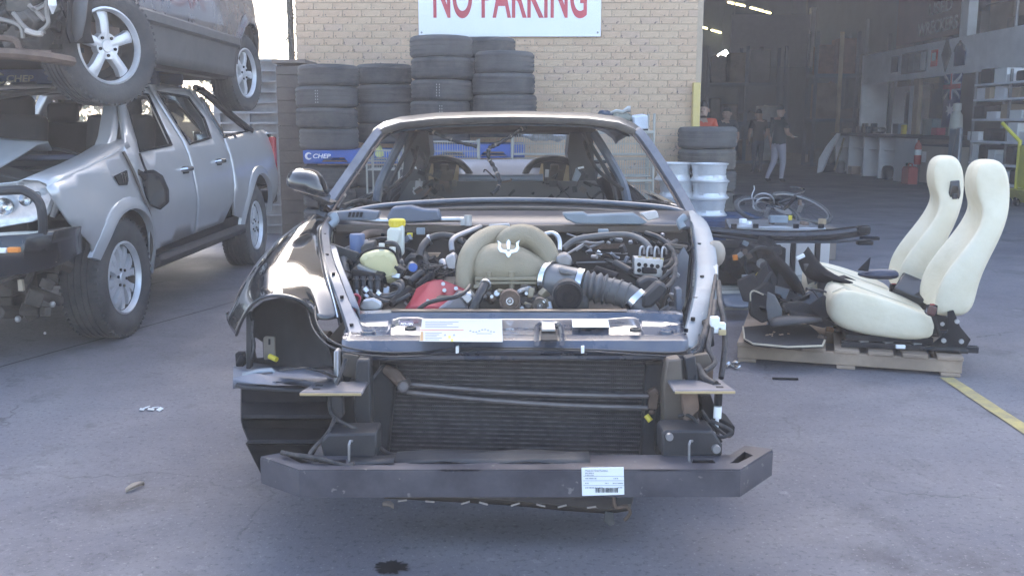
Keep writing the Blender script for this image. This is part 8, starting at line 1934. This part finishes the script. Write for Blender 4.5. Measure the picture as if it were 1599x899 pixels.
# ================================================================ PEOPLE
M_skin_ = mat('skin', (.42, .27, .20), .6, 0, .06)
M_hair = mat('dark_short_hair', (.035, .03, .027), .8, 0, .2)
def person(label, foot, face, H_, shirt, trousers, pose, shoes=M_plastic):
    """one continuous skinned body; pose gives the joints in (forward, left, up) fractions of the height"""
    f = Vector((math.cos(face), math.sin(face), 0)); l_ = Vector((-f.y, f.x, 0))
    t = T('person', label, 'person', foot)
    o = Vector(foot)
    def J(a, b, c): return f * a * H_ + l_ * b * H_ + Vector((0, 0, c * H_))
    vs = []; es = []; rs = []
    def add(p, r, par=None):
        vs.append(J(*p)); rs.append(r * H_)
        if par is not None: es.append((par, len(vs) - 1))
        return len(vs) - 1
    pel = add((0, 0, .53), .085); sp1 = add((.005, 0, .62), .078, pel); ch = add((.01, 0, .72), .092, sp1); up_ = add((.0, 0, .79), .075, ch); nk = add((.005, 0, .84), .034, up_)
    hd0 = add((.012, 0, .875), .046, nk); hd1 = add((.014, 0, .925), .058, hd0); hd2 = add((.010, 0, .965), .045, hd1)
    for s in (1, -1):
        q = pose['L' if s > 0 else 'R']
        sh = add((0, s * .105, .80), .047, up_); el = add(q['elbow'], .030, sh); wr_ = add(q['wrist'], .020, el)
        w = Vector(q['wrist']); e = Vector(q['elbow']); d = (w - e).normalized()
        pm = add(tuple(w + d * .03), .017, wr_)
        for k, a in enumerate((-.012, -.004, .004, .012)):
            k1 = add(tuple(w + d * .05 + Vector((0, a, 0))), .0055, pm); add(tuple(w + d * (.075 - abs(a)) + Vector((0, a, -.012))), .0045, k1)
        th = add(tuple(w + d * .03 + Vector((0, -s * .02, .008))), .006, wr_); add(tuple(w + d * .05 + Vector((0, -s * .024, .004))), .005, th)
        hp2 = add((0, s * .05, .50), .068, pel); kn = add(q['knee'], .043, hp2); an = add(q['ankle'], .027, kn)
        a = Vector(q['ankle']); add((a.x + .07, a.y, .018), .022, add((a.x + .01, a.y, .022), .026, an))
    me = bpy.data.meshes.new('body'); me.from_pydata([v + Vector((0, 0, 0)) for v in vs], es, [])
    b = bpy.data.objects.new('body', me); COL.objects.link(b); b.parent = t
    sm = b.modifiers.new('skin', 'SKIN'); 
    for i, sv in enumerate(me.skin_vertices[0].data):
        sv.radius = (rs[i], rs[i] * (1.0)); sv.use_root = (i == 0)
    for i in (1, 2, 3): me.skin_vertices[0].data[i].radius = (rs[i] * 1.15, rs[i] * .8)
    b.modifiers.new('s', 'SUBSURF').levels = 2; b.modifiers['s'].render_levels = 2
    dg = C.evaluated_depsgraph_get(); dg.update()
    nm = bpy.data.meshes.new_from_object(b.evaluated_get(dg)); b.modifiers.clear(); b.data = nm
    for m in (M_skin_, shirt, trousers, shoes): nm.materials.append(m)
    for p in nm.polygons:
        c = p.center; z = c.z / H_; lat = abs(c.dot(l_)) / H_; fw = c.dot(f) / H_
        arm = lat > .115 or fw > .11
        if z > .805 and (lat < .052 or z > .86): k = 0
        elif z > .80: k = 1
        elif z < .045: k = 3
        elif arm and z < .70 and z > .35: k = 0
        elif z > .50: k = 1
        else: k = 2
        p.material_index = k; p.use_smooth = True
    # hair and face
    mb = MB(); c = o + J(.008, 0, .945); rings = []
    for i in range(7):
        a = i / 6 * math.pi * .55; rings.append([c + Vector((0, 0, math.cos(a) * .062 * H_)) + (f * math.cos(q) * (.052 if math.cos(q) < 0 else .046) + l_ * math.sin(q) * .048) * H_ * max(.05, math.sin(a)) for q in [2 * math.pi * j / 14 for j in range(14)]])
    mb.loft(rings).build('hair', M_hair, t, smooth=80)
    for s in (1, -1):
        mb = MB(); mb.sphere(o + J(.066, s * .022, .925), .008 * H_ / 1.7, 8, 6); mb.build('eye', M_plastic, t)
        mb = MB(); mb.sphere(o + J(.01, s * .056, .915), (.012 * H_, .006 * H_, .02 * H_), 8, 6); mb.build('ear', M_skin_, t)
    mb = MB(); mb.tube([o + J(.066, 0, .925), o + J(.082, 0, .905), o + J(.07, 0, .90)], [.006 * H_, .011 * H_, .008 * H_], 8); mb.build('nose', M_skin_, t)
    mb = MB(); mb.box(o + J(.066, 0, .883), (.012, .012, .006)); mb.build('mouth', mat('lips', (.28, .13, .11), .6), t)
    return t
walk = {'L': {'elbow': (.03, .15, .63), 'wrist': (.16, .12, .585), 'knee': (.07, .05, .28), 'ankle': (-.02, .055, .05)}, 'R': {'elbow': (-.03, -.14, .63), 'wrist': (.03, -.15, .48), 'knee': (-.02, -.05, .27), 'ankle': (-.10, -.05, .06)}}
walk = {'R': {'elbow': (.02, -.135, .635), 'wrist': (.13, -.09, .60), 'knee': (.045, -.05, .28), 'ankle': (.02, -.055, .045)}, 'L': {'elbow': (-.04, .135, .63), 'wrist': (.0, .15, .48), 'knee': (-.02, .05, .275), 'ankle': (-.13, .05, .06)}}
st = {'L': {'elbow': (.01, .15, .62), 'wrist': (.08, .13, .50), 'knee': (.01, .055, .28), 'ankle': (0, .06, .045)}, 'R': {'elbow': (.01, -.15, .62), 'wrist': (.10, -.12, .52), 'knee': (.01, -.055, .28), 'ankle': (0, -.06, .045)}}
M_tsh = mat('charcoal_tshirt', (.05, .055, .055), .85, 0, .1); M_trou = mat('lavender_grey_trousers', (.42, .40, .47), .85, 0, .06)
fp = G(1213, 284); ppl = person('man in charcoal t-shirt and pale lavender trousers walking with a paper in his hand', (fp.x, fp.y, 0), R(25), 1.78, M_tsh, M_trou, walk)
f_ = Vector((math.cos(R(25)), math.sin(R(25)), 0)); l__ = Vector((-f_.y, f_.x, 0))
c = Vector((fp.x, fp.y, 0)) + f_ * .175 * 1.78 + l__ * -.08 * 1.78 + Vector((0, 0, .592 * 1.78))
mb = MB(); mb.box(c, (.16, .11, .006), (0, .2, R(25))); tag(mb.build('paper_note', M_white, None), 'white paper held by the walking man', 'paper')
M_org = mat('orange_red_shirt', (.60, .09, .04), .8, 0, .08)
person('person in an orange red shirt standing behind the yellow corner guard', ((1094 - 800) * 16.6 / 1500, 16.6, 0), R(250), 1.72, M_org, M_trou if 0 else M_tsh, st)
person('person in dark clothes standing in the dim doorway beyond the tyres', ((1131 - 800) * 21 / 1500, 21, 0), R(235), 1.70, mat('black_jumper', (.03, .035, .04), .9), M_tsh, st)
person('person in dark work clothes bending over parts in the background', ((1180 - 800) * 27 / 1500, 27, 0), R(100), 1.74, mat('brown_work_shirt', (.055, .035, .028), .9), mat('navy_trousers', (.03, .035, .06), .9), st)
# ================================================================ ADDED THIN HAZE, lifts the blacks in place of a lens veil
hm = bpy.data.materials.new('veil_air'); hm.use_nodes = True
hn = hm.node_tree.nodes; hn.clear()
ho = hn.new('ShaderNodeOutputMaterial'); hv = hn.new('ShaderNodeVolumePrincipled')
hv.inputs['Color'].default_value = (.88, .89, 1.0, 1); hv.inputs['Density'].default_value = 0.0048; hv.inputs['Anisotropy'].default_value = .35
hm.node_tree.links.new(hv.outputs[0], ho.inputs['Volume'])
hz = MB(); hz.bz(-62, 62, -62, 92, -1.0, 8.6)
hz.build('veil_haze', hm, None, smooth=0, kind='stuff')
